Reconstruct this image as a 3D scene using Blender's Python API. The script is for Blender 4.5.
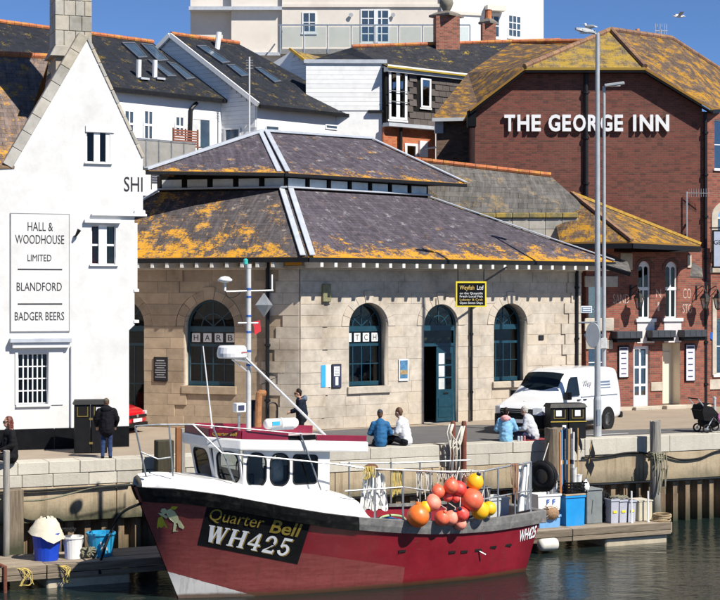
import bpy, bmesh, math, random
from mathutils import Vector, Matrix, Quaternion
random.seed(7)
R = math.radians
for o in list(bpy.data.objects): bpy.data.objects.remove(o)
S = bpy.context.scene
C = S.collection
# ------------------------------------------------------------ camera, sky, sun
F, CX, HY, CAMZ = 1575.0, 360.0, 295.0, 4.4
cam = bpy.data.cameras.new('camera'); cam.sensor_width = 36; cam.lens = 36*F/720
cam.shift_y = -5/720; cam.clip_end = 5000; cam.clip_start = .5
camo = bpy.data.objects.new('camera', cam); C.objects.link(camo)
camo.location = (0, 0, CAMZ); camo.rotation_euler = (R(90), 0, 0); S.camera = camo
SUN_EL = R(46); SUN_AZ = math.atan2(.74, -.67)
w = bpy.data.worlds.new('World'); S.world = w; w.use_nodes = True
nt = w.node_tree; bg = nt.nodes['Background']
sky = nt.nodes.new('ShaderNodeTexSky'); sky.sky_type = 'NISHITA'; sky.sun_disc = False
sky.sun_elevation = SUN_EL; sky.sun_rotation = SUN_AZ
sky.altitude = 5000; sky.air_density = 1.0; sky.dust_density = 0.0; sky.ozone_density = 8.0
nt.links.new(sky.outputs[0], bg.inputs[0]); bg.inputs[1].default_value = .086
sl = bpy.data.lights.new('sun', 'SUN'); sl.energy = 5.0; sl.angle = R(.53); sl.color = (1, .95, .86)
so = bpy.data.objects.new('sun', sl); C.objects.link(so)
ts = Vector((math.sin(SUN_AZ)*math.cos(SUN_EL), math.cos(SUN_AZ)*math.cos(SUN_EL), math.sin(SUN_EL)))
so.rotation_euler = (-ts).to_track_quat('-Z', 'Y').to_euler(); so.location = ts*60
S.view_settings.view_transform = 'Standard'; S.view_settings.look = 'None'
S.view_settings.exposure = 0.56; S.view_settings.gamma = 1; S.view_settings.use_curve_mapping = False
S.render.engine = 'CYCLES'
# ------------------------------------------------------------ helpers
def at(px, py, Y): return Vector(((px-CX)/F*Y, Y, CAMZ+(HY-py)/F*Y))
def atz(px, py, z):
    Y = (z-CAMZ)*F/(HY-py); return at(px, py, Y)
def tag(o, label=None, cat=None, group=None, kind=None):
    if label: o['label'] = label
    if cat: o['category'] = cat
    if group: o['group'] = group
    if kind: o['kind'] = kind
    return o
class Frame:
    """thing with a local frame: x along the facade to the right, y away from the viewer, z up"""
    def __init__(s, name, p, th, label=None, cat=None, group=None, kind=None):
        s.p = Vector((p[0], p[1], p[2] if len(p) > 2 else 0)); s.th = th
        s.c, s.s = math.cos(th), math.sin(th)
        s.o = bpy.data.objects.new(name, None); C.objects.link(s.o)
        s.o.location = s.p; s.o.rotation_euler = (0, 0, th); s.o.empty_display_size = .2
        tag(s.o, label, cat, group, kind)
    def loc(s, w):
        d = Vector(w)-s.p; return Vector((d.x*s.c+d.y*s.s, -d.x*s.s+d.y*s.c, d.z))
    def world(s, l):
        return s.p+Vector((l[0]*s.c-l[1]*s.s, l[0]*s.s+l[1]*s.c, l[2]))
    def uz(s, px, py, off=0):
        a = (px-CX)/F
        # point (aY, Y): local y = -x*s + y*c  (relative p)
        Y = (off + (-s.p.x*s.s+s.p.y*s.c))/(-a*s.s+s.c)
        l = s.loc((a*Y, Y, CAMZ+(HY-py)/F*Y)); return l.x, l.z
    def u(s, px, off=0): return s.uz(px, 300, off)[0]
    def rect(s, x0, y0, x1, y1, off=0):
        a = s.uz(x0, y1, off); b = s.uz(x1, y0, off); c = s.uz(x0, y0, off); d = s.uz(x1, y1, off)
        return a[0], b[0], (a[1]+d[1])/2, (b[1]+c[1])/2      # u0,u1,z0,z1
def finish(name, me, mat, parent=None, smooth=False):
    o = bpy.data.objects.new(name, me); C.objects.link(o)
    if mat is not None:
        me.materials.clear()
        for m in (mat if isinstance(mat, (list, tuple)) else [mat]): me.materials.append(m)
    if smooth: me.polygons.foreach_set('use_smooth', [True]*len(me.polygons))
    if parent is not None: o.parent = parent.o if isinstance(parent, Frame) else parent
    return o
class MB:
    def __init__(s): s.v = []; s.f = []; s.m = []
    def add(s, vs, fs, mi=0):
        n = len(s.v); s.v += [tuple(v) for v in vs]
        s.f += [tuple(i+n for i in f) for f in fs]; s.m += [mi]*len(fs); return s
    def box(s, x0, x1, y0, y1, z0, z1, mi=0):
        return s.add([(x, y, z) for z in (z0, z1) for y in (y0, y1) for x in (x0, x1)],
            [(0,2,3,1),(4,5,7,6),(0,1,5,4),(2,6,7,3),(0,4,6,2),(1,3,7,5)], mi)
    def obox(s, c, ax, ay, az, mi=0):
        """box from centre and three half-axis vectors"""
        c, ax, ay, az = map(Vector, (c, ax, ay, az))
        return s.add([c+i*ax+j*ay+k*az for k in (-1,1) for j in (-1,1) for i in (-1,1)],
            [(0,2,3,1),(4,5,7,6),(0,1,5,4),(2,6,7,3),(0,4,6,2),(1,3,7,5)], mi)
    def bar(s, a, b, w, h, mi=0, up=(0,0,1)):
        a, b = Vector(a), Vector(b); d = (b-a)
        n = d.cross(Vector(up))
        if n.length < 1e-6: n = Vector((1,0,0))
        n.normalize(); k = n.cross(d).normalized()
        return s.obox((a+b)/2, d/2, n*w/2, k*h/2, mi)
    def prism(s, poly, y0, y1, mi=0):
        """poly in (x,z), extruded along y"""
        n = len(poly)
        vs = [(x, y0, z) for x, z in poly]+[(x, y1, z) for x, z in poly]
        fs = [tuple(range(n)), tuple(range(2*n-1, n-1, -1))]+[((i+1) % n, i, n+i, n+(i+1) % n) for i in range(n)]
        return s.add(vs, fs, mi)
    def prismz(s, poly, z0, z1, mi=0):
        n = len(poly)
        vs = [(x, y, z0) for x, y in poly]+[(x, y, z1) for x, y in poly]
        fs = [tuple(range(n-1, -1, -1)), tuple(range(n, 2*n))]+[(i, (i+1) % n, n+(i+1) % n, n+i) for i in range(n)]
        return s.add(vs, fs, mi)
    def tube(s, pts, r, n=8, mi=0, cap=True):
        pts = [Vector(p) for p in pts]; rs = r if isinstance(r, (list, tuple)) else [r]*len(pts)
        base = len(s.v); up = None
        for i, p in enumerate(pts):
            d = (pts[min(i+1, len(pts)-1)]-pts[max(i-1, 0)]).normalized()
            if up is None:
                up = Vector((0,0,1)) if abs(d.z) < .9 else Vector((1,0,0))
            x = d.cross(up); x.normalize(); up2 = x.cross(d)
            for k in range(n):
                a = 2*math.pi*k/n; s.v.append(tuple(p+(x*math.cos(a)+up2*math.sin(a))*rs[i]))
            up = up2
        for i in range(len(pts)-1):
            for k in range(n):
                a = base+i*n+k; b = base+i*n+(k+1) % n
                s.f.append((a, b, b+n, a+n)); s.m.append(mi)
        if cap:
            s.f.append(tuple(base+k for k in range(n-1, -1, -1))); s.m.append(mi)
            e = base+(len(pts)-1)*n; s.f.append(tuple(e+k for k in range(n))); s.m.append(mi)
        return s
    def lathe(s, prof, c=(0,0,0), n=16, mi=0, axis='z', cap=True):
        base = len(s.v)
        for r, h in prof:
            for k in range(n):
                a = 2*math.pi*k/n; x, y = r*math.cos(a), r*math.sin(a)
                q = (x, y, h) if axis == 'z' else ((h, x, y) if axis == 'x' else (x, h, y))
                s.v.append((c[0]+q[0], c[1]+q[1], c[2]+q[2]))
        for i in range(len(prof)-1):
            for k in range(n):
                a = base+i*n+k; b = base+i*n+(k+1) % n
                s.f.append((a, b, b+n, a+n)); s.m.append(mi)
        if cap and prof[0][0] > 1e-4: s.f.append(tuple(base+k for k in range(n-1, -1, -1))); s.m.append(mi)
        if cap and prof[-1][0] > 1e-4:
            e = base+(len(prof)-1)*n; s.f.append(tuple(e+k for k in range(n))); s.m.append(mi)
        return s
    def ball(s, c, rx, ry=None, rz=None, n=14, m=9, mi=0, q=None):
        ry = ry or rx; rz = rz or rx; base = len(s.v)
        for i in range(m+1):
            t = math.pi*i/m
            for k in range(n):
                a = 2*math.pi*k/n
                p = Vector((rx*math.sin(t)*math.cos(a), ry*math.sin(t)*math.sin(a), rz*math.cos(t)))
                if q: p = q @ p
                s.v.append((c[0]+p.x, c[1]+p.y, c[2]+p.z))
        for i in range(m):
            for k in range(n):
                a = base+i*n+k; b = base+i*n+(k+1) % n
                s.f.append((a, a+n, b+n, b)); s.m.append(mi)
        return s
    def torus(s, c, Rr, r, axis='y', n=20, m=8, mi=0, arc=2*math.pi):
        pts = []
        for k in range(n+1):
            a = arc*k/n; x, y = Rr*math.cos(a), Rr*math.sin(a)
            q = (x, 0, y) if axis == 'y' else ((0, x, y) if axis == 'x' else (x, y, 0))
            pts.append((c[0]+q[0], c[1]+q[1], c[2]+q[2]))
        return s.tube(pts, r, m, mi, cap=False)
    def loft(s, secs, mi=0, closed=False, cap=False):
        n = len(secs[0]); base = len(s.v)
        for sec in secs: s.v += [tuple(p) for p in sec]
        for i in range(len(secs)-1):
            for k in range(n if closed else n-1):
                a = base+i*n+k; b = base+i*n+(k+1) % n
                s.f.append((a, b, b+n, a+n)); s.m.append(mi)
        if cap:
            s.f.append(tuple(base+k for k in range(n-1, -1, -1))); s.m.append(mi)
            e = base+(len(secs)-1)*n; s.f.append(tuple(e+k for k in range(n))); s.m.append(mi)
        return s
    def mesh(s, bevel=0, seg=1, fix=False):
        me = bpy.data.meshes.new('m'); me.from_pydata(s.v, [], s.f); me.update()
        me.polygons.foreach_set('material_index', s.m)
        if bevel or fix:
            bm = bmesh.new(); bm.from_mesh(me)
            if fix:
                bmesh.ops.remove_doubles(bm, verts=bm.verts, dist=1e-4)
                bmesh.ops.recalc_face_normals(bm, faces=bm.faces)
            if bevel: bmesh.ops.bevel(bm, geom=[e for e in bm.edges if len(e.link_faces) == 2 and e.calc_face_angle(0) > .5], offset=bevel, segments=seg, affect='EDGES', profile=.6)
            bm.to_mesh(me); bm.free()
        return me
    def build(s, name, mat, parent=None, smooth=False, bevel=0, seg=1, fix=False):
        return finish(name, s.mesh(bevel, seg, fix), mat, parent, smooth)
def panel(name, outer, holes, y0, y1, mat, parent=None):
    """flat wall in the x-z plane from y0 to y1, with openings"""
    cu = bpy.data.curves.new('c', 'CURVE'); cu.dimensions = '2D'; cu.fill_mode = 'BOTH'; cu.extrude = abs(y1-y0)/2
    for poly in [outer]+list(holes):
        sp = cu.splines.new('POLY'); sp.points.add(len(poly)-1)
        for q, (x, z) in zip(sp.points, poly): q.co = (x, z, 0, 1)
        sp.use_cyclic_u = True
    t = bpy.data.objects.new('t', cu); C.objects.link(t)
    me = bpy.data.meshes.new_from_object(t.evaluated_get(bpy.context.evaluated_depsgraph_get()))
    bpy.data.objects.remove(t); ym = (y0+y1)/2
    me.transform(Matrix(((1,0,0,0),(0,0,-1,ym),(0,1,0,0),(0,0,0,1))))
    bm = bmesh.new(); bm.from_mesh(me); bmesh.ops.remove_doubles(bm, verts=bm.verts, dist=1e-4)
    bmesh.ops.recalc_face_normals(bm, faces=bm.faces); bm.to_mesh(me); bm.free()
    return finish(name, me, mat, parent)
def rpoly(u0, u1, z0, z1): return [(u0, z0), (u1, z0), (u1, z1), (u0, z1)]
def archpoly(u0, u1, z0, zs, rise=None, n=16):
    c, r = (u0+u1)/2, (u1-u0)/2; rise = r if rise is None else rise
    return [(u0, z0), (u1, z0)]+[(c+r*math.cos(math.pi*i/n), zs+rise*math.sin(math.pi*i/n)) for i in range(n+1)]
def text(name, body, fr, u, z, y, h, mat, parent=None, width=None, ext=.004, align='CENTER', shear=0, off=0, rz=None):
    """lettering lying in the facade plane; u,z = centre of its baseline; h = cap height; width stretches it"""
    cu = bpy.data.curves.new('t', 'FONT'); cu.body = body; cu.size = h/.69; cu.extrude = ext; cu.align_x = align
    cu.shear = shear; cu.offset = off; cu.resolution_u = 3
    t = bpy.data.objects.new('t', cu); C.objects.link(t)
    me = bpy.data.meshes.new_from_object(t.evaluated_get(bpy.context.evaluated_depsgraph_get()))
    bpy.data.objects.remove(t)
    xs = [v.co.x for v in me.vertices]
    if not xs: return None
    k = 1
    if width: k = width/(max(xs)-min(xs))
    mid = (max(xs)+min(xs))/2 if align == 'CENTER' else 0
    me.transform(Matrix(((k,0,0,u-mid*k),(0,0,-1,y),(0,1,0,z),(0,0,0,1))))
    return finish(name, me, mat, parent if parent is not None else fr)
def roof(name, polys, mat, parent=None, thick=.06, v0=None):
    """sloping roof planes (lists of points in parent space) with UVs in metres: u along the eave, v up the slope"""
    me = bpy.data.meshes.new('r'); vs, fs = [], []
    for p in polys:
        n = len(vs); vs += [tuple(q) for q in p]; fs.append(tuple(range(n, n+len(p))))
    me.from_pydata(vs, [], fs); me.update()
    bm = bmesh.new(); bm.from_mesh(me)
    for f in bm.faces:
        f.normal_update()
        if f.normal.z < 0: f.normal_flip()
    uvl = bm.loops.layers.uv.new('UVMap')
    for f in bm.faces:
        nrm = f.normal; eu = Vector((0,0,1)).cross(nrm)
        eu = eu.normalized() if eu.length > 1e-4 else Vector((1,0,0))
        ev = nrm.cross(eu); b = min((v.co.dot(ev) for v in f.verts)) if v0 is None else v0
        for l in f.loops: l[uvl].uv = (l.vert.co.dot(eu), l.vert.co.dot(ev)-b)
    bmesh.ops.triangulate(bm, faces=[f for f in bm.faces if len(f.verts) > 3]); top = list(bm.faces)
    r = bmesh.ops.extrude_face_region(bm, geom=[bm.faces[i] for i in range(0)]) if False else None
    for f in top:      # closed slab: underside + rim
        low = [bm.verts.new(v.co-Vector((0,0,thick))) for v in f.verts]
        vsx = list(f.verts); bm.faces.new(low[::-1])
        for i in range(len(vsx)):
            j = (i+1) % len(vsx); bm.faces.new((vsx[j], vsx[i], low[i], low[j]))
    bm.to_mesh(me); bm.free()
    return finish(name, me, mat, parent)
def copy_tree(o, parent=None):
    c = o.copy(); C.objects.link(c); c.parent = parent
    for ch in o.children: copy_tree(ch, c)
    return c
# ------------------------------------------------------------ materials
def newmat(name):
    m = bpy.data.materials.new(name); m.use_nodes = True
    nt = m.node_tree; return m, nt, nt.nodes['Principled BSDF']
def N(nt, t, **kw):
    n = nt.nodes.new('ShaderNode'+t)
    for k, v in kw.items():
        if k in n.inputs: n.inputs[k].default_value = v
        else: setattr(n, k, v)
    return n
def L(nt, a, b): nt.links.new(a, b)
def ramp(nt, fac, stops, interp='LINEAR'):
    r = N(nt, 'ValToRGB'); e = r.color_ramp.elements; r.color_ramp.interpolation = interp
    while len(e) < len(stops): e.new(.5)
    for q, (p, c) in zip(e, stops): q.position = p; q.color = (*c, 1) if len(c) == 3 else c
    L(nt, fac, r.inputs[0]); return r
def mixc(nt, fac, a, b, mode='MIX'):
    m = N(nt, 'Mix', data_type='RGBA', blend_type=mode)
    for sk, v in ((0, fac), (6, a), (7, b)):
        if hasattr(v, 'links'): L(nt, v, m.inputs[sk])
        elif isinstance(v, (int, float)): m.inputs[sk].default_value = v
        else: m.inputs[sk].default_value = (*v, 1)
    return m.outputs[2]
def mth(nt, op, a, b=None, c=None, clamp=False):
    m = N(nt, 'Math', operation=op, use_clamp=clamp)
    for i, v in enumerate((a, b, c)):
        if v is None: continue
        if hasattr(v, 'links'): L(nt, v, m.inputs[i])
        else: m.inputs[i].default_value = v
    return m.outputs[0]
def noise(nt, vec, scale, detail=5, rough=.6, out=0):
    n = N(nt, 'TexNoise', Scale=scale, Detail=detail, Roughness=rough)
    if vec is not None: L(nt, vec, n.inputs['Vector'])
    return n.outputs[out]
def bump(nt, bs, h, strength=.3, dist=.02):
    b = N(nt, 'Bump', Strength=strength, Distance=dist); L(nt, h, b.inputs['Height']); L(nt, b.outputs[0], bs.inputs['Normal'])
def mat(name, col, rough=.6, var=.25, scale=6, metal=0, bmp=.15, rnd=0, spec=.5, dirt=None, dscale=1.5, damt=.5, coat=0):
    """plain painted / plastic / cloth surface with mottling, optional dirt stains and per-object tint"""
    if max(col) < .04 and spec == .5: spec = .12
    m, nt, bs = newmat(name)
    tc = N(nt, 'TexCoord'); v = tc.outputs['Object']
    n1 = noise(nt, v, scale, 8, .65)
    lo = tuple(c*(1-var) for c in col); hi = tuple(min(1, c*(1+var*.7)) for c in col)
    c = ramp(nt, n1, [(.3, lo), (.7, hi)]).outputs[0]
    if dirt:
        n2 = noise(nt, v, dscale, 10, .7)
        f = ramp(nt, n2, [(.5, (0,0,0)), (.72, (1,1,1))]).outputs[0]
        c = mixc(nt, mth(nt, 'MULTIPLY', f, damt), c, dirt)
    if rnd:
        oi = N(nt, 'ObjectInfo'); hs = N(nt, 'HueSaturation')
        L(nt, mth(nt, 'MULTIPLY_ADD', oi.outputs['Random'], rnd*2, 1-rnd), hs.inputs['Value']); L(nt, c, hs.inputs['Color']); c = hs.outputs[0]
    L(nt, c, bs.inputs['Base Color']); bs.inputs['Metallic'].default_value = metal
    rr = ramp(nt, n1, [(.2, (rough*.8,)*3), (.8, (min(1, rough*1.2),)*3)]); L(nt, rr.outputs[0], bs.inputs['Roughness'])
    bs.inputs['Specular IOR Level'].default_value = spec
    if coat: bs.inputs['Coat Weight'].default_value = coat; bs.inputs['Coat Roughness'].default_value = .08
    if bmp: bump(nt, bs, noise(nt, v, scale*6, 6, .6), bmp, .01)
    return m
def mat_brick(name, c1, c2, mortar, bw=.225, bh=.075, dark=(.05,.03,.025), stain=.35, mort=.012):
    m, nt, bs = newmat(name); tc = N(nt, 'TexCoord')
    sx = N(nt, 'SeparateXYZ'); L(nt, tc.outputs['Object'], sx.inputs[0])
    cb = N(nt, 'CombineXYZ'); L(nt, mth(nt, 'ADD', sx.outputs[0], sx.outputs[1]), cb.inputs[0]); L(nt, sx.outputs[2], cb.inputs[1])
    b = N(nt, 'TexBrick', Scale=1.0, **{'Mortar Size': mort, 'Mortar Smooth': .2, 'Bias': -.1, 'Brick Width': bw, 'Row Height': bh})
    L(nt, cb.outputs[0], b.inputs['Vector'])
    b.inputs['Color1'].default_value = (*c1, 1); b.inputs['Color2'].default_value = (*c2, 1); b.inputs['Mortar'].default_value = (*mortar, 1)
    wn = noise(nt, cb.outputs[0], 4.2, 4, .7)
    # per brick tint: snap coordinates to cells
    cell = N(nt, 'TexWhiteNoise', noise_dimensions='2D')
    sn = N(nt, 'VectorMath', operation='SNAP'); sn.inputs[1].default_value = (bw, bh, 1); L(nt, cb.outputs[0], sn.inputs[0]); L(nt, sn.outputs[0], cell.inputs[0])
    c = mixc(nt, ramp(nt, cell.outputs[0], [(.55, (0,0,0)), (1, (.6,.6,.6))]).outputs[0], b.outputs[0], dark)
    c = mixc(nt, ramp(nt, wn, [(.45, (0,0,0)), (.75, (stain,)*3)]).outputs[0], c, dark)
    n3 = noise(nt, tc.outputs['Object'], .7, 8, .7)
    c = mixc(nt, ramp(nt, n3, [(.5, (0,0,0)), (.8, (.18,)*3)]).outputs[0], c, (.28,.15,.1))
    L(nt, c, bs.inputs['Base Color']); bs.inputs['Roughness'].default_value = .85
    h = mth(nt, 'SUBTRACT', noise(nt, tc.outputs['Object'], 30, 4), b.outputs['Fac'])
    bump(nt, bs, h, .6, .012); return m
def mat_slate(name, c1, c2, lichen=(.56,.27,.015), eave=.5, amount=.5, lscale=1.1, sw=.28, sh=.17, streak=.5, vtop=6.0, white=.25, side=0):
    """slates in UV metres with lichen patches, denser towards the eave (v=0) by `eave`"""
    m, nt, bs = newmat(name); tc = N(nt, 'TexCoord'); uv = tc.outputs['UV']
    b = N(nt, 'TexBrick', Scale=1.0, **{'Mortar Size': .008, 'Mortar Smooth': .3, 'Bias': 0, 'Brick Width': sw, 'Row Height': sh})
    L(nt, uv, b.inputs['Vector'])
    b.inputs['Color1'].default_value = (*c1, 1); b.inputs['Color2'].default_value = (*c2, 1); b.inputs['Mortar'].default_value = (.012,.012,.014, 1)
    sn = N(nt, 'VectorMath', operation='SNAP'); sn.inputs[1].default_value = (sw, sh, 1); L(nt, uv, sn.inputs[0])
    wnz = N(nt, 'TexWhiteNoise', noise_dimensions='2D'); L(nt, sn.outputs[0], wnz.inputs[0])
    c = mixc(nt, ramp(nt, wnz.outputs[0], [(.3, (0,0,0)), (1, (.45,)*3)]).outputs[0], b.outputs[0], tuple(x*2.1 for x in c1))
    # streaks running down the slope
    mp = N(nt, 'Mapping'); mp.inputs['Scale'].default_value = (3.0, .35, 1); L(nt, uv, mp.inputs[0])
    st = noise(nt, mp.outputs[0], 2.0, 6, .65)
    c = mixc(nt, mth(nt, 'MULTIPLY', ramp(nt, st, [(.45, (0,0,0)), (.75, (1,1,1))]).outputs[0], streak), c, tuple(min(1, x*2.4+.02) for x in c2))
    # pale crusty lichen
    wn = noise(nt, uv, 2.3, 8, .75); wf = noise(nt, uv, 16, 4, .7)
    wl = ramp(nt, mth(nt, 'ADD', wn, mth(nt, 'MULTIPLY', wf, .35)), [(.74, (0,0,0)), (.86, (1,1,1))]).outputs[0]
    c = mixc(nt, mth(nt, 'MULTIPLY', wl, white), c, (.42,.41,.42))
    # orange lichen
    sp = N(nt, 'SeparateXYZ'); L(nt, uv, sp.inputs[0])
    g = mth(nt, 'SUBTRACT', 1.0, mth(nt, 'DIVIDE', sp.outputs[1], vtop), clamp=True)
    g = mth(nt, 'POWER', g, 2.5)
    n1 = noise(nt, uv, lscale, 6, .7); n2 = noise(nt, uv, lscale*9, 6, .75)
    n5 = noise(nt, uv, lscale*26, 4, .75)
    k = mth(nt, 'ADD', mth(nt, 'MULTIPLY_ADD', n1, 1.0, -.2), mth(nt, 'MULTIPLY', n2, .65))
    k = mth(nt, 'ADD', k, mth(nt, 'MULTIPLY_ADD', n5, .34, -.07))
    k = mth(nt, 'ADD', k, mth(nt, 'MULTIPLY', mth(nt, 'SUBTRACT', wnz.outputs[0], .5), .06))
    k = mth(nt, 'ADD', k, mth(nt, 'MULTIPLY', g, eave))
    if side: k = mth(nt, 'ADD', k, mth(nt, 'MULTIPLY', sp.outputs[0], side))
    th = 1.25-amount
    lf = ramp(nt, mth(nt, 'SUBTRACT', k, th-.5), [(.485, (0,0,0)), (.59, (1,1,1))]).outputs[0]
    lc = mixc(nt, noise(nt, uv, 9, 5), tuple(x*.68 for x in lichen), tuple(min(1, x*1.4) for x in lichen))
    c = mixc(nt, mth(nt, 'MULTIPLY', lf, .88), c, lc)
    L(nt, c, bs.inputs['Base Color'])
    bs.inputs['Specular IOR Level'].default_value = .25
    rr = mixc(nt, lf, (.75,)*3, (.95,)*3); L(nt, rr, bs.inputs['Roughness'])
    h = mth(nt, 'SUBTRACT', mth(nt, 'ADD', mth(nt, 'MULTIPLY', wnz.outputs[0], .5), mth(nt, 'MULTIPLY', n2, .5)), b.outputs['Fac'])
    bump(nt, bs, h, .55, .012); return m
def mat_stone(name, col, var=.18, rnd=.16, stain=(.12,.09,.06), samt=.55, warm=(.45,.36,.24), scale=3.0):
    m, nt, bs = newmat(name); tc = N(nt, 'TexCoord'); v = tc.outputs['Object']; oi = N(nt, 'ObjectInfo')
    ad = N(nt, 'VectorMath', operation='ADD'); L(nt, v, ad.inputs[0])
    gm = N(nt, 'NewGeometry'); v = gm.outputs['Position']
    n1 = noise(nt, v, scale, 8, .65); n2 = noise(nt, v, .55, 8, .7); n3 = noise(nt, v, 22, 5, .7)
    c = ramp(nt, n1, [(.3, tuple(x*(1-var) for x in col)), (.7, tuple(min(1, x*(1+var)) for x in col))]).outputs[0]
    c = mixc(nt, mth(nt, 'MULTIPLY', ramp(nt, oi.outputs['Random'], [(.35, (0,0,0)), (1, (1,1,1))]).outputs[0], .5), c, warm)
    f = ramp(nt, mth(nt, 'ADD', n2, mth(nt, 'MULTIPLY', n1, .35)), [(.68, (0,0,0)), (.86, (1,1,1))]).outputs[0]
    c = mixc(nt, mth(nt, 'MULTIPLY', f, samt), c, stain)
    c = mixc(nt, mth(nt, 'MULTIPLY', ramp(nt, n3, [(.6, (0,0,0)), (.75, (1,1,1))]).outputs[0], .3), c, tuple(x*.4 for x in col))
    hs = N(nt, 'HueSaturation'); L(nt, mth(nt, 'MULTIPLY_ADD', oi.outputs['Random'], rnd*2, 1-rnd), hs.inputs['Value']); L(nt, c, hs.inputs['Color'])
    L(nt, hs.outputs[0], bs.inputs['Base Color']); bs.inputs['Roughness'].default_value = .9
    bump(nt, bs, mth(nt, 'ADD', n1, mth(nt, 'MULTIPLY', n3, .4)), .35, .015); return m
def mat_wood(name, col, dark, scale=1.0, axis=2, rnd=.2, green=0):
    m, nt, bs = newmat(name); tc = N(nt, 'TexCoord'); v = tc.outputs['Object']
    mp = N(nt, 'Mapping'); sc = [14*scale]*3; sc[axis] = .9*scale; mp.inputs['Scale'].default_value = sc; L(nt, v, mp.inputs[0])
    n1 = noise(nt, mp.outputs[0], 1.5, 8, .7); n2 = noise(nt, v, 2.2, 6, .65)
    c = ramp(nt, n1, [(.3, dark), (.65, col)]).outputs[0]
    c = mixc(nt, mth(nt, 'MULTIPLY', ramp(nt, n2, [(.5, (0,0,0)), (.75, (1,1,1))]).outputs[0], .5), c, tuple(x*.45 for x in col))
    if green:
        gm = N(nt, 'NewGeometry'); sp = N(nt, 'SeparateXYZ'); L(nt, gm.outputs['Position'], sp.inputs[0])
        z = mth(nt, 'ADD', sp.outputs[2], mth(nt, 'MULTIPLY', n2, .8))
        c = mixc(nt, ramp(nt, mth(nt, 'MULTIPLY_ADD', z, -1.0, -1.0), [(.3, (0,0,0)), (.75, (green,)*3)]).outputs[0], c, (.025,.035,.012))
    oi = N(nt, 'ObjectInfo'); hs = N(nt, 'HueSaturation'); L(nt, mth(nt, 'MULTIPLY_ADD', oi.outputs['Random'], rnd*2, 1-rnd), hs.inputs['Value']); L(nt, c, hs.inputs['Color'])
    L(nt, hs.outputs[0], bs.inputs['Base Color']); bs.inputs['Roughness'].default_value = .85; bump(nt, bs, n1, .5, .012); return m
def mat_glass(name, tint=(.75,.8,.82), refl=.1, ior=1.5):
    m, nt, bs = newmat(name); nt.nodes.remove(bs)
    tr = N(nt, 'BsdfTransparent'); tr.inputs[0].default_value = (*tint, 1)
    gl = N(nt, 'BsdfGlossy'); gl.inputs[0].default_value = (.9,.9,.9,1); gl.inputs['Roughness'].default_value = .03
    tc = N(nt, 'TexCoord'); b = N(nt, 'Bump', Strength=.08, Distance=.05); L(nt, noise(nt, tc.outputs['Object'], 1.7, 2), b.inputs['Height']); L(nt, b.outputs[0], gl.inputs['Normal'])
    fr = N(nt, 'Fresnel', IOR=ior); mx = N(nt, 'MixShader')
    L(nt, mth(nt, 'ADD', fr.outputs[0], refl, clamp=True), mx.inputs[0]); L(nt, tr.outputs[0], mx.inputs[1]); L(nt, gl.outputs[0], mx.inputs[2])
    L(nt, mx.outputs[0], nt.nodes['Material Output'].inputs[0]); return m
M = {}
M['white'] = mat('white_paint', (.63,.625,.615), .6, .05, 1.6, bmp=.25, dirt=(.45,.435,.41), dscale=.9, damt=.6)
M['white2'] = mat('white_render', (.74,.74,.73), .7, .06, 2, bmp=.2, dirt=(.42,.4,.37), dscale=.5, damt=.5)
M['trim'] = mat('white_trim', (.72,.72,.72), .4, .05, 6, bmp=.05)
M['black'] = mat('black_paint', (.005,.0055,.007), .5, .3, 4, bmp=.1, spec=.12)
M['ink'] = mat('black_lettering', (.03,.03,.035), .6, .1)
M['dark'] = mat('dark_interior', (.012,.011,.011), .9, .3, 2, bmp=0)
M['teal'] = mat('dark_teal_paint', (.006,.045,.07), .4, .25, 5, bmp=.06)
M['lead'] = mat('lead_flashing', (.42,.45,.5), .5, .15, 3, bmp=.15)
M['glass'] = mat_glass('window_glass')
M['glassd'] = mat_glass('dark_window_glass', (.5,.55,.57), .008, 1.3)
M['glassb'] = mat_glass('balcony_glass', (.86,.9,.88), .03)
M['metal'] = mat('galvanised_steel', (.42,.44,.45), .38, .18, 8, metal=.75, bmp=.05)
M['alu'] = mat('aluminium_tube', (.6,.61,.62), .35, .15, 9, metal=.6, bmp=.05)
M['greyp'] = mat('grey_lamp_paint', (.36,.38,.4), .45, .12, 4, bmp=.05)
M['iron'] = mat('cast_iron_pipe', (.007,.0075,.009), .5, .3, 6, spec=.3)
M['gold'] = mat('gold_lettering', (.5,.36,.05), .5, .15)
M['yellow'] = mat('yellow_paint', (.75,.6,.02), .5, .12)
M['stone'] = mat_stone('portland_stone', (.48,.425,.355), var=.26, rnd=.09, samt=.6, warm=(.38,.31,.225))
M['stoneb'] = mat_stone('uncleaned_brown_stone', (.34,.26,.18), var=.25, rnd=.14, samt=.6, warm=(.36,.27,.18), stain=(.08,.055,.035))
M['stoned'] = mat_stone('mortar_core', (.44,.385,.32), rnd=0)
M['chim'] = mat_stone('chimney_stone', (.42,.4,.36), stain=(.1,.09,.05))
M['brick'] = mat_brick('dark_red_brick', (.175,.042,.025), (.125,.033,.021), (.12,.072,.056), stain=.2, dark=(.04,.018,.014), bw=.225, bh=.076, mort=.011)
M['brick2'] = mat_brick('street_front_brick', (.3,.075,.042), (.2,.052,.034), (.2,.13,.1), stain=.35, dark=(.06,.03,.025), bw=.24, bh=.083, mort=.012)
M['orange'] = mat_brick('orange_brick', (.5,.13,.04), (.42,.1,.035), (.38,.2,.12), dark=(.28,.07,.03), stain=.2)
M['brickold'] = mat_brick('old_stock_brick', (.16,.085,.05), (.1,.055,.04), (.12,.095,.07), dark=(.03,.025,.02), stain=.5)
M['slateP'] = mat_slate('purple_slate', (.048,.041,.051), (.066,.056,.069), eave=.3, amount=.325, lscale=1.3, vtop=3.2, streak=.4, white=.5)
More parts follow.
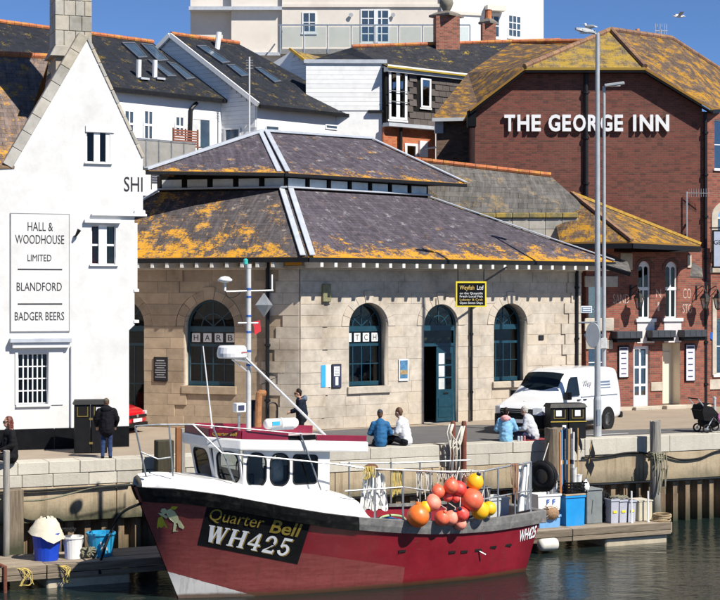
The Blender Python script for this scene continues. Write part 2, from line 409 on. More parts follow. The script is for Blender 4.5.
M['slateL'] = mat_slate('purple_slate_lichened', (.05,.044,.047), (.068,.06,.063), eave=.15, amount=.37, lscale=1.15, vtop=5.5, white=.6, side=-.018)
M['slateU'] = mat_slate('upper_purple_slate', (.048,.041,.051), (.066,.056,.069), eave=.18, amount=.37, lscale=1.2, vtop=1.6, white=.6)
M['slateB'] = mat_slate('dark_blue_slate', (.009,.011,.016), (.015,.017,.024), lichen=(.22,.15,.02), eave=.03, amount=.4, lscale=1.6, streak=.12, white=.06)
M['slateG'] = mat_slate('grey_slate', (.07,.065,.06), (.1,.094,.088), lichen=(.3,.2,.08), eave=.03, amount=.42, white=.3, sw=.35, sh=.24)
M['tileY'] = mat_slate('lichened_brown_tile', (.06,.042,.032), (.085,.058,.042), lichen=(.38,.19,.012), eave=.05, amount=.5, lscale=1.7, sw=.24, sh=.2, vtop=7, white=.1)
M['tileY2'] = mat_slate('heavily_lichened_tile', (.1,.08,.05), (.14,.1,.06), lichen=(.34,.22,.03), eave=.03, amount=.54, lscale=1.6, sw=.24, sh=.2, vtop=7, white=.3)
M['tileS'] = mat_slate('shingle_lichened', (.1,.075,.065), (.13,.1,.09), eave=.06, amount=.45, lscale=1.6, sw=.3, sh=.2, vtop=6, white=.2)
M['ridge'] = mat('terracotta_ridge', (.42,.13,.05), .8, .35, 5, dirt=(.6,.33,.03), dscale=2, damt=.9, rnd=.12)
M['ridge2'] = mat('brown_ridge', (.22,.12,.075), .85, .35, 5, dirt=(.4,.25,.05), dscale=2, damt=.5, rnd=.15)
M['cream'] = mat('cream_render', (.66,.6,.53), .75, .05, 1.2, bmp=.15, dirt=(.52,.46,.4), dscale=.35, damt=.6)
M['tilehung'] = mat('brown_hung_tile', (.085,.07,.064), .8, .25, 5, rnd=.25, bmp=.3)
M['clap'] = mat('white_weatherboard', (.8,.8,.79), .6, .05, 3, rnd=.05, dirt=(.45,.44,.42), dscale=1.2, damt=.4)
# ------------------------------------------------------------ setting materials
def mat_water():
    m, nt, bs = newmat('harbour_water'); tc = N(nt, 'TexCoord'); v = tc.outputs['Object']
    mp = N(nt, 'Mapping'); mp.inputs['Scale'].default_value = (1.0, 1.7, 1); mp.inputs['Rotation'].default_value = (0,0,R(-18)); L(nt, v, mp.inputs[0])
    n1 = noise(nt, mp.outputs[0], 1.1, 3, .5); n2 = noise(nt, mp.outputs[0], 4.5, 4, .55)
    bs.inputs['Base Color'].default_value = (.01,.018,.017,1); bs.inputs['Roughness'].default_value = .045
    bs.inputs['IOR'].default_value = 1.33
    bump(nt, bs, mth(nt, 'ADD', mth(nt, 'MULTIPLY', n1, .6), mth(nt, 'MULTIPLY', n2, .3)), .36, .16); return m
def mat_ground(name, c, c2, crack=.3, sc=.8):
    m, nt, bs = newmat(name); gm = N(nt, 'NewGeometry'); v = gm.outputs['Position']
    n1 = noise(nt, v, sc, 9, .7); n2 = noise(nt, v, 26, 5, .7); n3 = noise(nt, v, 5, 7, .7)
    k = ramp(nt, n1, [(.35, c), (.65, c2)]).outputs[0]
    k = mixc(nt, mth(nt, 'MULTIPLY', ramp(nt, n3, [(.55, (0,0,0)), (.75, (1,1,1))]).outputs[0], crack), k, tuple(x*.45 for x in c))
    k = mixc(nt, mth(nt, 'MULTIPLY', n2, .35), k, tuple(x*.6 for x in c2))
    L(nt, k, bs.inputs['Base Color']); bs.inputs['Roughness'].default_value = .92
    bump(nt, bs, mth(nt, 'ADD', n2, n3), .3, .01); return m
def mat_wall(name, c, c2, streakc, samt=.6, green=True, rust=.4, goff=-2.35):
    """weathered quay concrete: run-down streaks, rust, weed near the water"""
    m, nt, bs = newmat(name); tc = N(nt, 'TexCoord'); v = tc.outputs['Object']; oi = N(nt, 'ObjectInfo')
    gm = N(nt, 'NewGeometry'); p = gm.outputs['Position']
    n1 = noise(nt, p, 1.1, 9, .7); n4 = noise(nt, p, 14, 6, .7)
    mp = N(nt, 'Mapping'); mp.inputs['Scale'].default_value = (3.2, 3.2, .25); L(nt, p, mp.inputs[0])
    st = noise(nt, mp.outputs[0], 1.3, 8, .7)
    k = ramp(nt, n1, [(.32, c), (.68, c2)]).outputs[0]
    k = mixc(nt, mth(nt, 'MULTIPLY', ramp(nt, st, [(.5, (0,0,0)), (.7, (1,1,1))]).outputs[0], samt), k, streakc)
    rs = noise(nt, mp.outputs[0], 2.6, 6, .75)
    k = mixc(nt, mth(nt, 'MULTIPLY', ramp(nt, rs, [(.64, (0,0,0)), (.74, (1,1,1))]).outputs[0], rust), k, (.16,.05,.02))
    k = mixc(nt, mth(nt, 'MULTIPLY', ramp(nt, n4, [(.55, (0,0,0)), (.75, (1,1,1))]).outputs[0], .4), k, tuple(x*.5 for x in c))
    if green:
        sp = N(nt, 'SeparateXYZ'); L(nt, p, sp.inputs[0])
        z = mth(nt, 'MULTIPLY_ADD', sp.outputs[2], -1.0, mth(nt, 'MULTIPLY_ADD', n1, 1.2, goff))
        k = mixc(nt, ramp(nt, z, [(.25, (0,0,0)), (.9, (.92,)*3)]).outputs[0], k, (.022,.03,.012))
    hs = N(nt, 'HueSaturation'); L(nt, mth(nt, 'MULTIPLY_ADD', oi.outputs['Random'], .24, .88), hs.inputs['Value']); L(nt, k, hs.inputs['Color'])
    L(nt, hs.outputs[0], bs.inputs['Base Color']); bs.inputs['Roughness'].default_value = .88
    bump(nt, bs, mth(nt, 'ADD', n1, mth(nt, 'MULTIPLY', n4, .6)), .5, .03); return m
M['water'] = mat_water()
M['pave'] = mat_ground('sandy_paving', (.28,.225,.17), (.35,.285,.215), .25)
M['asph'] = mat_ground('worn_asphalt', (.085,.083,.085), (.125,.12,.118), .3)
M['kerb'] = mat_stone('kerb_stone', (.42,.38,.32))
M['cope'] = mat_wall('pale_coping_stone', (.42,.39,.33), (.5,.47,.4), (.3,.26,.2), .35, False, .06)
M['conc'] = mat_wall('tan_quay_concrete', (.33,.26,.165), (.42,.34,.235), (.15,.1,.055), .8, True, .75, -1.33)
M['pile'] = mat_wall('rusty_sheet_pile', (.15,.1,.06), (.28,.2,.12), (.04,.025,.015), .85, True, .5)
M['oldwood'] = mat_wood('weathered_timber', (.27,.21,.145), (.1,.075,.05), green=.85)
M['deckwood'] = mat_wood('pontoon_board', (.34,.28,.21), (.17,.13,.09), axis=0)
M['wetwood'] = mat_wood('weathered_edge_board', (.25,.2,.145), (.09,.07,.045), axis=0, rnd=.3)
M['greywood'] = mat_wood('grey_timber', (.3,.28,.25), (.13,.12,.1), green=.6)
M['rust'] = mat('rusty_steel', (.16,.045,.025), .8, .4, 9, dirt=(.07,.03,.02), dscale=4)
M['rope_y'] = mat('yellow_rope', (.55,.42,.12), .9, .3, 30)
M['rope_w'] = mat('pale_rope', (.55,.52,.45), .9, .3, 30)
M['rope_g'] = mat('grey_green_rope', (.2,.19,.13), .9, .35, 30)
M['cable'] = mat('black_cable', (.015,.015,.016), .6, .2)
# ------------------------------------------------------------ water, ground
QTH = R(23.6)
qp = (-8.92, 41.3)
def qw(u, y, z): return Vector((qp[0]+u*math.cos(QTH)-y*math.sin(QTH), qp[1]+u*math.sin(QTH)+y*math.cos(QTH), z))
o = MB().add([(-500,-120,-2.75),(500,-120,-2.75),(500,330,-2.75),(-500,330,-2.75)], [(0,1,2,3)]).build('harbour_water', M['water']); tag(o, 'dark green rippled harbour water below the quay', 'water', kind='structure')
g = MB().add([qw(-320,.25,-.006), qw(320,.25,-.006), qw(320,900,-.006), qw(-320,900,-.006)], [(0,1,2,3)])
o = g.build('pavement', M['pave']); tag(o, 'sandy pale paving between quay edge and buildings', 'pavement', kind='structure')
rd = [(300,446.5), (300,432), (380,427.5), (480,424.5), (560,427), (600,430.5), (760,427.5), (1400,402), (1400,405), (760,430.3)]
back = [atz(x, y, .004) for x, y in [(300,432), (380,427.5), (480,424.6), (560,426.8), (600,430.2), (800,425.5)]]
front = [qw(60, .62, .004), qw(9.3, .62, .004)]
rp = [Vector((p.x, p.y, .004)) for p in back]+front
rp.append(Vector((back[0].x, back[0].y, .004))+Vector((-.8,-1.5,0)))
o = MB().add(rp, [tuple(range(len(rp)))]).build('road', M['asph']); tag(o, 'grey worn asphalt lane along the quay', 'road', kind='structure')
mk = MB().add([qw(17.3,1.0,.008), qw(19.5,1.0,.008), qw(19.5,1.1,.008), qw(17.3,1.1,.008)], [(0,1,2,3)])
o = mk.build('road_marking', M['trim']); tag(o, 'short white painted line on the quay lane', 'road marking', kind='structure')
# ------------------------------------------------------------ quay wall
Q = Frame('quay_wall', qp, QTH, 'long stone and concrete quay wall with pale coping above rusty sheet piles', 'quay wall')
def cell(name, u0, u1, z0, z1, y0, y1, m, bev=.012):
    MB().box(u0+.006, u1-.006, y0, y1, z0+.005, z1-.005).build(name, m, Q, bevel=bev)
MB().box(-14, 46, .12, .6, -1.45, -.02).build('wall_core', M['stoned'], Q)
u = -14.0; rnd = random.Random(3)
usplit = Q.u(440); uright = Q.u(585)
while u < uright:
    ln = rnd.uniform(.7, 1.0) if u < 6 else rnd.uniform(1.5, 2.6); e = min(u+ln, uright)
    if u < usplit < e+.35: e = usplit
    a = u+(.14 if abs(u-usplit) < .01 else 0)
    cell('coping_block', a, e, -.33, 0, rnd.uniform(-.01,.01), .8, M['cope'])
    u = e
u = -14.3
while u < uright:
    ln = rnd.uniform(.75, 1.1) if u < 6 else rnd.uniform(1.4, 2.4); e = min(u+ln, uright)
    if u < usplit < e+.35: e = usplit
    a = u+(.14 if abs(u-usplit) < .01 else 0)
    cell('coping_block', a, e, -.66, -.33, rnd.uniform(.0,.02), .6, M['cope'])
    u = e
u = uright
while u < 46:
    ln = 3.1; cell('coping_block', u, u+ln, -.52, 0, rnd.uniform(-.01,.01), .8, M['cope']); u += ln
u = -14
while u < 46:
    ln = rnd.uniform(2.6, 4.2); z1 = -.66 if u+ln/2 < uright else -.52
    zb = -1.62 if u < 4 else -1.4
    cell('concrete_panel', u, u+ln, zb, z1, .03+rnd.uniform(-.012,.012), .6, M['conc'], .02); u += ln
# sheet piles: trapezoid pans, one mesh each pan (shared data)
pm = MB(); w_ = .46
prof = [(0,.5), (.08,.5), (.15,.25), (.31,.25), (.38,.5), (.46,.5)]
pm.loft([[(x, y, z) for x, y in prof] for z in (-4.4, -1.5)])
pme = pm.mesh(); pme.materials.append(M['pile'])
for i in range(130):
    o = bpy.data.objects.new('sheet_pile', pme); C.objects.link(o); o.parent = Q.o; o.location = (-14+i*w_, rnd.uniform(-.01,.01), 0)
def wob_tube(mb, a, b, sag, r, n=14, j=.0, seg=6):
    a, b = Vector(a), Vector(b); pts = []
    for i in range(n+1):
        t = i/n; p = a.lerp(b, t); p.z -= sag*4*t*(1-t)
        if 0 < i < n: p += Vector((rnd.uniform(-j,j), rnd.uniform(-j,j), rnd.uniform(-j,j)))
        pts.append(p)
    return mb.tube(pts, r, seg)
def qpt(px, py, off=0):
    u, z = Q.uz(px, py, off); return Q.world((u, off, z))
# ------------------------------------------------------------ timber piles and posts
def pile(px, w, ytop, off, label, m, zb=-4.2, square=False, group='timber piles along the quay wall', cap=True):
    u0, zt = Q.uz(px, ytop, off); wm = w/F*qpt(px, ytop, off).y
    f = Frame('timber_pile', Q.world((u0, off, zb)), QTH, label, 'timber pile', group)
    mb = MB(); r = wm/2
    if square: 
        mb.box(-r, r, -r*.8, r*.8, 0, zt-zb)
        mb.build('post', m, f, bevel=.02)
    else:
        prof = []; n = 14
        secs = []
        for k in range(14):
            t = k/13; h = t*(zt-zb)
            secs.append([(r*(1+.07*math.sin(3*a+k)+rnd.uniform(-.03,.03))*math.cos(a), r*(1+rnd.uniform(-.04,.04))*math.sin(a), h+(rnd.uniform(-.03,.03) if k == 13 else 0)) for a in [2*math.pi*i/n for i in range(n)]])
        mb.loft(secs, closed=True, cap=True).build('post', m, f, bevel=0)
    return f, r, zt-zb
f, r, h = pile(655.5, 11, 421, -.45, 'tall grey timber pile wound with old rope at right end of pontoon', M['greywood'])
mb = MB()
for k in range(9):
    zz = h-.98-rnd.uniform(0,.22); mb.tube([((r+.03+rnd.uniform(0,.03))*math.cos(t*.52), (r+.03+rnd.uniform(0,.04))*math.sin(t*.52), zz+.05*math.sin(t+k)) for t in range(13)], .022, 5)
mb.build('wound_rope', M['rope_g'], f, smooth=True)
mb = MB()
for k in range(6):
    x = -r-.05+.09*k; zz = h-.95; d = rnd.uniform(.5,1.3); mb.tube([(x, -r-.05, zz), (x+.03, -r-.09, zz-d*.5), (x+rnd.uniform(-.05,.12), -r-.06, zz-d), (x+.1, -r-.05, zz-d*.4)], .018, 5)
mb.build('hanging_rope', M['rope_g'], f, smooth=True)
f, r, h = pile(554, 18, 428, -.5, 'thick dark old timber pile behind the hanging tyre', M['oldwood'])
pile(6.5, 6.5, 451, -1.6, 'thin grey timber post beside the seated woman', M['greywood'])
pile(14, 17, 489, -.3, 'thick low timber fender post at left frame edge', M['oldwood'], square=True)
pile(164, 17, 440, -.4, 'dark weedy square fender pile behind the bow', mat_wood('tarred_timber', (.06,.05,.025), (.02,.018,.01), green=.4), square=True)
pile(178, 5, 427, -.6, 'slim orange brown timber post behind the bow', mat_wood('orange_timber', (.35,.14,.05), (.18,.07,.03)), square=True)
pile(183, 4, 428, -.55, 'slim pale grey timber post behind the bow', M['greywood'], square=True)
for px, lb in ((453, 'left of two rusty red mooring posts on the quay edge'), (464, 'right of two rusty red mooring posts on the quay edge')):
    u0, zt = Q.uz(px, 421, -.15)
    f = Frame('mooring_post', Q.world((u0, -.15, -1.5)), QTH, lb, 'mooring post', 'rusty mooring posts')
    MB().lathe([(.075,0), (.075,zt+1.42), (.06,zt+1.5)], n=14).build('post', M['rust'], f, smooth=False)
    MB().box(-.12,.12,-.05,.16,.55,.62).build('bracket', M['rust'], f)
mb = MB()
for k in range(5):
    a = qpt(451+rnd.uniform(-2,3), 424, -.27); b = qpt(452+rnd.uniform(-4,8), 447+rnd.uniform(-4,4), -.3); c = qpt(463+rnd.uniform(-2,3), 426, -.27)
    mb.tube([a, a+Vector((-.08,-.02,-.25)), b, (b+c)/2+Vector((0,0,-.1)), c], .022, 5)
for k in range(4):
    a = qpt(450+k*3.2, 440, -.3); mb.tube([a, a+Vector((.02,0,-.4)), a+Vector((-.02,.02,-.9-.1*k))], .018, 5)
tag(mb.build('mooring_rope', M['rope_w'], None, smooth=True), 'pale rope looped over the two rusty mooring posts', 'rope')
# cables and mooring lines
def cablething(name, label, pts, r, m, cat='cable'):
    tag(MB().tube(pts, r, 6).build(name, m, None, smooth=True), label, cat)
def spl(pts, n=8):
    out = []
    P = [Vector(p) for p in pts]
    for i in range(len(P)-1):
        p0, p1, p2, p3 = P[max(i-1,0)], P[i], P[i+1], P[min(i+2, len(P)-1)]
        for k in range(n):
            t = k/n
            out.append(.5*((2*p1)+(-p0+p2)*t+(2*p0-5*p1+4*p2-p3)*t*t+(-p0+3*p1-3*p2+p3)*t**3))
    out.append(P[-1]); return out
cablething('black_cable', 'black cable sagging along right quay wall', spl([qpt(x, y, -.04) for x, y in ((582,457.5),(600,457),(625,453),(640,452.5),(652,455),(664,455.5),(680,459.5),(700,458),(720,450.5),(760,446))]), .03, M['cable'])
cablething('black_cable', 'black hose running along left quay wall under the coping', spl([qpt(x, y, -.06) for x, y in ((-30,494),(0,492.5),(40,490.5),(80,488),(115,485.5),(130,484))]), .035, M['cable'])
# ------------------------------------------------------------ pontoon
pp = atz(0, 568, -2.16); PTH = math.atan2(*(lambda d: (d.y, d.x))(atz(671,522,-2.16)-pp))
P = Frame('pontoon', (pp.x, pp.y, 0), PTH, 'long low timber pontoon with boarded edge moored along the quay wall', 'pontoon')
PL = P.u(671); DZ = -2.16
u = -6.0
while u < PL-.1:
    e = min(u+rnd.uniform(3.2,4.2), PL)
    if PL-e < .8: e = PL
    for k in range(9):
        MB().box(u+.008, e-.008, .02+k*.2, .02+k*.2+.185, DZ-.05, DZ+rnd.uniform(-.006,.006)).build('deck_board', M['deckwood'], P)
    for z0, z1, yy in ((DZ-.2, DZ-.005, -.035), (DZ-.34, DZ-.215, -.02)):
        MB().box(u+.012, e-.012, yy+rnd.uniform(-.01,.01), .02, z0, z1).build('edge_board', M['wetwood'], P, bevel=.008)
    u = e
MB().box(PL, PL+.04, 0, 1.85, DZ-.3, DZ).build('end_board', M['deckwood'], P)
fm = mat('beige_float', (.42,.36,.26), .6, .2, 3, dirt=(.12,.12,.05), dscale=2)
for c in (-3, 2.2, 7.4, 12.0, PL-1.1):
    MB().box(c-1.05, c+1.05, .1, 1.7, DZ-.85, DZ-.36).build('float', fm, P, bevel=.09, seg=3)
for k in range(10): MB().box(-6+k*2.6, -5.9+k*2.6, .1, 1.7, DZ-.34, DZ-.052).build('cross_beam', M['oldwood'], P)
# ------------------------------------------------------------ facade kit
class Sub(Frame):
    """a second facade plane of the same thing"""
    def __init__(s, root, p, th):
        s.p = Vector((p[0], p[1], p[2] if len(p) > 2 else 0)); s.th = th; s.c, s.s = math.cos(th), math.sin(th)
        s.root = root.o
        rm = Matrix.Translation(root.p) @ Matrix.Rotation(root.th, 4, 'Z')
        s.rel = rm.inverted() @ (Matrix.Translation(s.p) @ Matrix.Rotation(th, 4, 'Z'))
_fin = finish
def finish(name, me, m, parent=None, smooth=False):
    if isinstance(parent, Sub):
        o = _fin(name, me, m, parent.root, smooth); o.matrix_local = parent.rel; return o
    return _fin(name, me, m, parent, smooth)
M['frost'] = mat('pale_pane', (.6,.63,.62), .12, .25, 2, bmp=.02)
M['curtain_r'] = mat('red_curtain', (.35,.02,.03), .9, .3, 12)
M['curtain_w'] = mat('cream_curtain', (.6,.56,.48), .9, .3, 12)
M['blind'] = mat('pale_blind', (.55,.56,.55), .8, .2, 6)
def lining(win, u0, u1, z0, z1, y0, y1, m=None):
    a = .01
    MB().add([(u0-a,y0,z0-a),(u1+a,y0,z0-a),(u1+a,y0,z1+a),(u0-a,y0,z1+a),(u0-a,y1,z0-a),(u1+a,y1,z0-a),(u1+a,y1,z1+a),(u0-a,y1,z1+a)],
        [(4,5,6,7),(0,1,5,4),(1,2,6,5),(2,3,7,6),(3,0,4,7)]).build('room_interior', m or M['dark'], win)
def window(fr, u0, u1, z0, z1, d=.1, cols=2, rows=2, fw=.06, bw=.03, m=None, glass=None, sill=.06, sash=None, name='window', cur=None, lin=True, label=None):
    """rectangular window: frame > panes, glazing bars, sill"""
    m = m or M['trim']; glass = glass or M['glass']
    win = panel(name, rpoly(u0, u1, z0, z1), [rpoly(u0+fw, u1-fw, z0+fw, z1-fw)], d, d+.07, m, fr)
    if label: win['label'] = label
    iu0, iu1, iz0, iz1 = u0+fw, u1-fw, z0+fw, z1-fw
    cu = [iu0+(iu1-iu0)*i/cols for i in range(cols+1)]; cz = [iz0+(iz1-iz0)*i/rows for i in range(rows+1)]
    for x in cu[1:-1]: MB().box(x-bw/2, x+bw/2, d+.012, d+.05, iz0, iz1).build('glazing_bar', m, win)
    for z in cz[1:-1]: MB().box(iu0, iu1, d+.014, d+.052, z-bw/2, z+bw/2).build('glazing_bar', m, win)
    for i in range(cols):
        for j in range(rows):
            MB().box(cu[i]+bw/2, cu[i+1]-bw/2, d+.03, d+.036, cz[j]+bw/2, cz[j+1]-bw/2).build('pane', glass, win)
    if sill: MB().box(u0-.06, u1+.06, -.07, d+.02, z0-sill, z0).build('sill', m, win, bevel=.008)
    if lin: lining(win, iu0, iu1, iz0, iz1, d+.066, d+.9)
    if cur:
        for side, cm in cur:
            a, b = (iu0, iu0+(iu1-iu0)*.42) if side == 'l' else ((iu1-(iu1-iu0)*.42, iu1) if side == 'r' else (iu0, iu1))
            pts = [(a+(b-a)*i/14, d+.14+.025*math.sin(i*1.6)) for i in range(15)]
            MB().loft([[(x, y, z) for x, y in pts] for z in (iz0, iz1)]).build('curtain', cm, win, smooth=True)
    return win
def card_row(win, letters, us, z0, z1, y):
    cm = M['card']
    for ch, (a, b) in zip(letters, us):
        c = MB().box(a, b, y, y+.008, z0, z1).build('letter_card', cm, win)
        text('letter', ch, None, (a+b)/2, z0+(z1-z0)*.17, y-.003, (z1-z0)*.66, M['ink'], c, width=(b-a)*(.55 if ch != 'I' else .16))
M['card'] = mat('white_card', (.7,.7,.68), .7, .05)
def arch_window(fr, u0, u1, zb, zs, d, cards=None, z_tr=None, door=False, cols=4):
    m = M['teal']; fw = .075; r = (u1-u0)/2; c = (u0+u1)/2
    win = panel('arched_doorway' if door else 'arched_window', archpoly(u0, u1, zb, zs), [archpoly(u0+fw, u1-fw, zb+(.005 if door else .14), zs, r-fw)], d, d+.09, m, fr)
    zt = zs-.02
    MB().box(u0+fw, u1-fw, d-.012, d+.1, zt-.16, zt+.02).build('transom', m, win)
    # fanlight: half ring, radial bars, glass
    ri = r*.48
    panel('fan_ring', [(c+ri*math.cos(math.pi*i/14), zt+.02+ri*math.sin(math.pi*i/14)) for i in range(15)]+[(c+(ri-.03)*math.cos(math.pi*i/14), zt+.02+(ri-.03)*math.sin(math.pi*i/14)) for i in range(14,-1,-1)], [], d+.015, d+.055, m, win)
    for a in (40, 90, 140):
        q = R(a); MB().bar((c, d+.035, zt+.02), (c+(r-fw)*math.cos(q), d+.035, zt+.02+(r-fw)*math.sin(q)), .03, .035, up=(0,1,0)).build('fan_bar', m, win)
    panel('fanlight_pane', [(c+(r-fw)*math.cos(math.pi*i/16), zt+.02+(r-fw)*math.sin(math.pi*i/16)) for i in range(17)], [], d+.034, d+.04, M['glassd'], win)
    top = zt-.16; w0, w1 = u0+fw, u1-fw
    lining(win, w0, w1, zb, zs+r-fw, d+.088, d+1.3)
    if not door:
        zc0 = top-.4; MB().box(w0, w1, d+.005, d+.08, zc0-.09, zc0).build('transom', m, win)
        for i in range(1, cols): x = w0+(w1-w0)*i/cols; MB().box(x-.016, x+.016, d+.014, d+.05, zb+.14, zc0-.09).build('glazing_bar', m, win)
        zm = (zb+.14+zc0-.09)/2; MB().box(w0, w1, d+.016, d+.052, zm-.016, zm+.016).build('glazing_bar', m, win)
        for i in range(cols):
            a, b = w0+(w1-w0)*i/cols+.016, w0+(w1-w0)*(i+1)/cols-.016
            for za, zb2 in ((zb+.14, zm-.016), (zm+.016, zc0-.09)): MB().box(a, b, d+.03, d+.036, za, zb2).build('pane', M['glassd'], win)
        MB().box(w0, w1, d+.03, d+.036, zc0, top).build('pane', M['glassd'], win)
        if cards:
            n = len(cards); g = (w1-w0)/n
            card_row(win, cards, [(w0+g*i+g*.14, w0+g*(i+1)-g*.14) for i in range(n)], zc0+.06, top-.05, d+.012)
    return win
def ashlar(fr, u0, u1, nc, ch, ops, par=None, rw=.3, depth=.5, rng=None, z0=0, pier=(), block='stone_block', old=None):
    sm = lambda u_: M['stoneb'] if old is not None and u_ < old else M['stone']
    """coursed stone: every block its own piece, cut round arched openings; ops = (ua, ub, zbottom, zspring, recess)"""
    rng = rng or rnd
    def bound(op, z):
        ua, ub, zb, zs = op[:4]; c, r = (ua+ub)/2, (ub-ua)/2
        if z < zs-1e-4: return r
        k = (r+rw)**2-(z-zs)**2
        return math.sqrt(k) if k > 0 else 0
    for ci in range(nc):
        za, zb = z0+ci*ch, z0+(ci+1)*ch; zz = [za+.002, (za+zb)/2, zb-.002]
        obs = []
        for op in ops:
            c, r = (op[0]+op[1])/2, (op[1]-op[0])/2
            zlow = math.floor((op[2]-z0)/ch+1e-3)*ch+z0
            if zb > zlow+1e-3 and za < op[3]+r+rw-.03: obs.append((c, [bound(op, z) for z in zz]))
        obs.sort()
        left = [(u0, z) for z in zz]
        segs = []
        for c, b in obs:
            segs.append((left, [(c-x, z) for x, z in zip(b, zz)])); left = [(c+x, z) for x, z in zip(b, zz)]
        segs.append((left, [(u1, z) for z in zz]))
        for l, r_ in segs:
            a, b = max(x for x, z in l), min(x for x, z in r_)
            n = max(1, round((b-a)/.82)); cuts = [a+(b-a)*(i+rng.uniform(-.18,.18)+(.25 if ci % 2 else -.0))/n for i in range(1, n)] if n > 1 else []
            edges = [l]+[[(x, z) for z in zz] for x in cuts]+[r_]
            for i in range(len(edges)-1):
                g = .004
                poly = [(x+g, z) for x, z in edges[i]]; poly2 = [(x-g, z) for x, z in edges[i+1]]
                poly[0] = (poly[0][0], za+g); poly[-1] = (poly[-1][0], zb-g); poly2[0] = (poly2[0][0], za+g); poly2[-1] = (poly2[-1][0], zb-g)
                um = (poly[0][0]+poly2[0][0])/2; pr = max([p[2] for p in pier if p[0] <= um <= p[1]] or [0])
                pts = ([poly[0], poly[2]] if i else poly); pts2 = ([poly2[2], poly2[0]] if i < len(edges)-2 else poly2[::-1])
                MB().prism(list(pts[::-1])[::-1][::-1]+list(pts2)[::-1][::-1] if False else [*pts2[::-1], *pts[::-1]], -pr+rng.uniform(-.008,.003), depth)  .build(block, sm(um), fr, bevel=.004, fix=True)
    for op in ops:
        ua, ub, zb, zs = op[:4]; c, r = (ua+ub)/2, (ub-ua)/2; n = 9
        for i in range(n):
            a0, a1 = math.pi*i/n+.004, math.pi*(i+1)/n-.004; ro = r+rw-.006; key = (i == n//2)
            if key: ro += .12
            pts = [(c+r*math.cos(a0+(a1-a0)*t/3), zs+r*math.sin(a0+(a1-a0)*t/3)) for t in range(4)]+[(c+ro*math.cos(a1-(a1-a0)*t/3), zs+ro*math.sin(a1-(a1-a0)*t/3)) for t in range(4)]
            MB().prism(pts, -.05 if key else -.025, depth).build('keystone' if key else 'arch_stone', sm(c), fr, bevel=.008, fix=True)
        zlow = math.floor((zb-z0)/ch+1e-3)*ch+z0
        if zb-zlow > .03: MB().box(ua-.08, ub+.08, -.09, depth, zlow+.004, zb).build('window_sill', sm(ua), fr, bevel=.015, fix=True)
# ------------------------------------------------------------ fish market hall
Bc = Vector((-1.95, 51.1, 0)); TF, TL = R(33), R(-18)
HF = Frame('market_hall', Bc, TF, 'low pale stone market hall with arched teal windows and stepped purple slate roof', 'building')
Ac = Bc+7.6*Vector((-math.cos(TL), -math.sin(TL), 0))
HL = Sub(HF, Ac, TL)
CH = .373; NC = 14; FW = 11.95; LW = 7.6
def op(fr, x0, x1, ysill, yspr, d):
    a, b = fr.u(x0), fr.u(x1); zb = fr.uz((x0+x1)/2, ysill)[1] if ysill else 0
    return (a, b, max(zb, 0), 9*CH, d)
fo = [op(HF, 349, 388, 386, 0, .42), op(HF, 424, 458, None, 0, .14), op(HF, 494, 527, 381, 0, .42)]
lo = [op(HL, 93, 144.5, None, 0, .25), op(HL, 184.5, 234.5, 386, 0, .3)]
hr = random.Random(11)
ashlar(HF, 0, FW, NC, CH, fo, rng=hr, pier=((0,.62,.04), (FW-.8,FW,.05)))
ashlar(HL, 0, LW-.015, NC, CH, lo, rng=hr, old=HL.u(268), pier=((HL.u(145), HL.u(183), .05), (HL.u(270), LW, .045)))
panel('wall_core', rpoly(.02, FW-.02, 0, NC*CH), [archpoly(a+.01 if 0 else a, b, z if z > 0 else -.2, s) for a, b, z, s, d in fo], .006, .45, M['stoned'], HF)
panel('wall_core', rpoly(.02, LW-.06, 0, NC*CH), [archpoly(a, b, z if z > 0 else -.2, s) for a, b, z, s, d in lo], .006, .45, M['stoned'], HL)
zt = NC*CH
MB().box(-.02, FW+.02, -.1, .4, zt, zt+.14).build('cornice', M['stone'], HF, bevel=.02)
MB().box(-.02, LW+.03, -.08, .4, zt, zt+.14).build('cornice', M['stone'], HL, bevel=.02)
arch_window(HF, *fo[0][:4], .42, cards='ITCH')
arch_window(HF, *fo[2][:4], .42)
arch_window(HL, *lo[1][:4], .3, cards='HARB')
arch_window(HL, *lo[0][:4], .3, door=False)
# doorway with one leaf open
dw = arch_window(HF, *fo[1][:4], .14, door=True)
a, b, zb, zs, d = fo[1]; zd = zs-.62
MB().box(a+.075, b-.075, .13, .25, zd-.1, zd).build('transom', M['teal'], dw)
MB().box(a+.075, b-.075, .2, .206, zd, zs-.18).build('display_pane', M['glassd'], dw)
tan = mat('tan_display', (.45,.3,.12), .8, .4, 14)
for i in range(4):
    x = a+.2+i*(b-a-.36)/3.4; MB().ball((x, .26, zd+.13), .12, .05, .06, q=Quaternion((0,1,0), R(-25))).build('display_item', tan, dw, smooth=True)
xm = a+(b-a)*.44
leaf = MB().box(xm, b-.08, .16, .21, .03, zd-.1).build('door_leaf', M['teal'], dw, bevel=.006)
for x0, x1 in ((xm+.09, (xm+b-.08)/2-.025), ((xm+b-.08)/2+.025, b-.17)):
    for k in range(3):
        z0 = 1.15+k*.43; MB().box(x0, x1, .15, .158, z0, z0+.38).build('pane', M['frost'] if x0 < xm+.2 else M['glassd'], leaf)
for k in range(2): MB().box(xm+.08, b-.17, .148, .158, .18+k*.36, .48+k*.36).build('door_panel', M['teal'], leaf, bevel=.01)
MB().box(xm+.3, xm+.5, .14, .155, .98, 1.03).build('letter_plate', M['iron'], leaf)
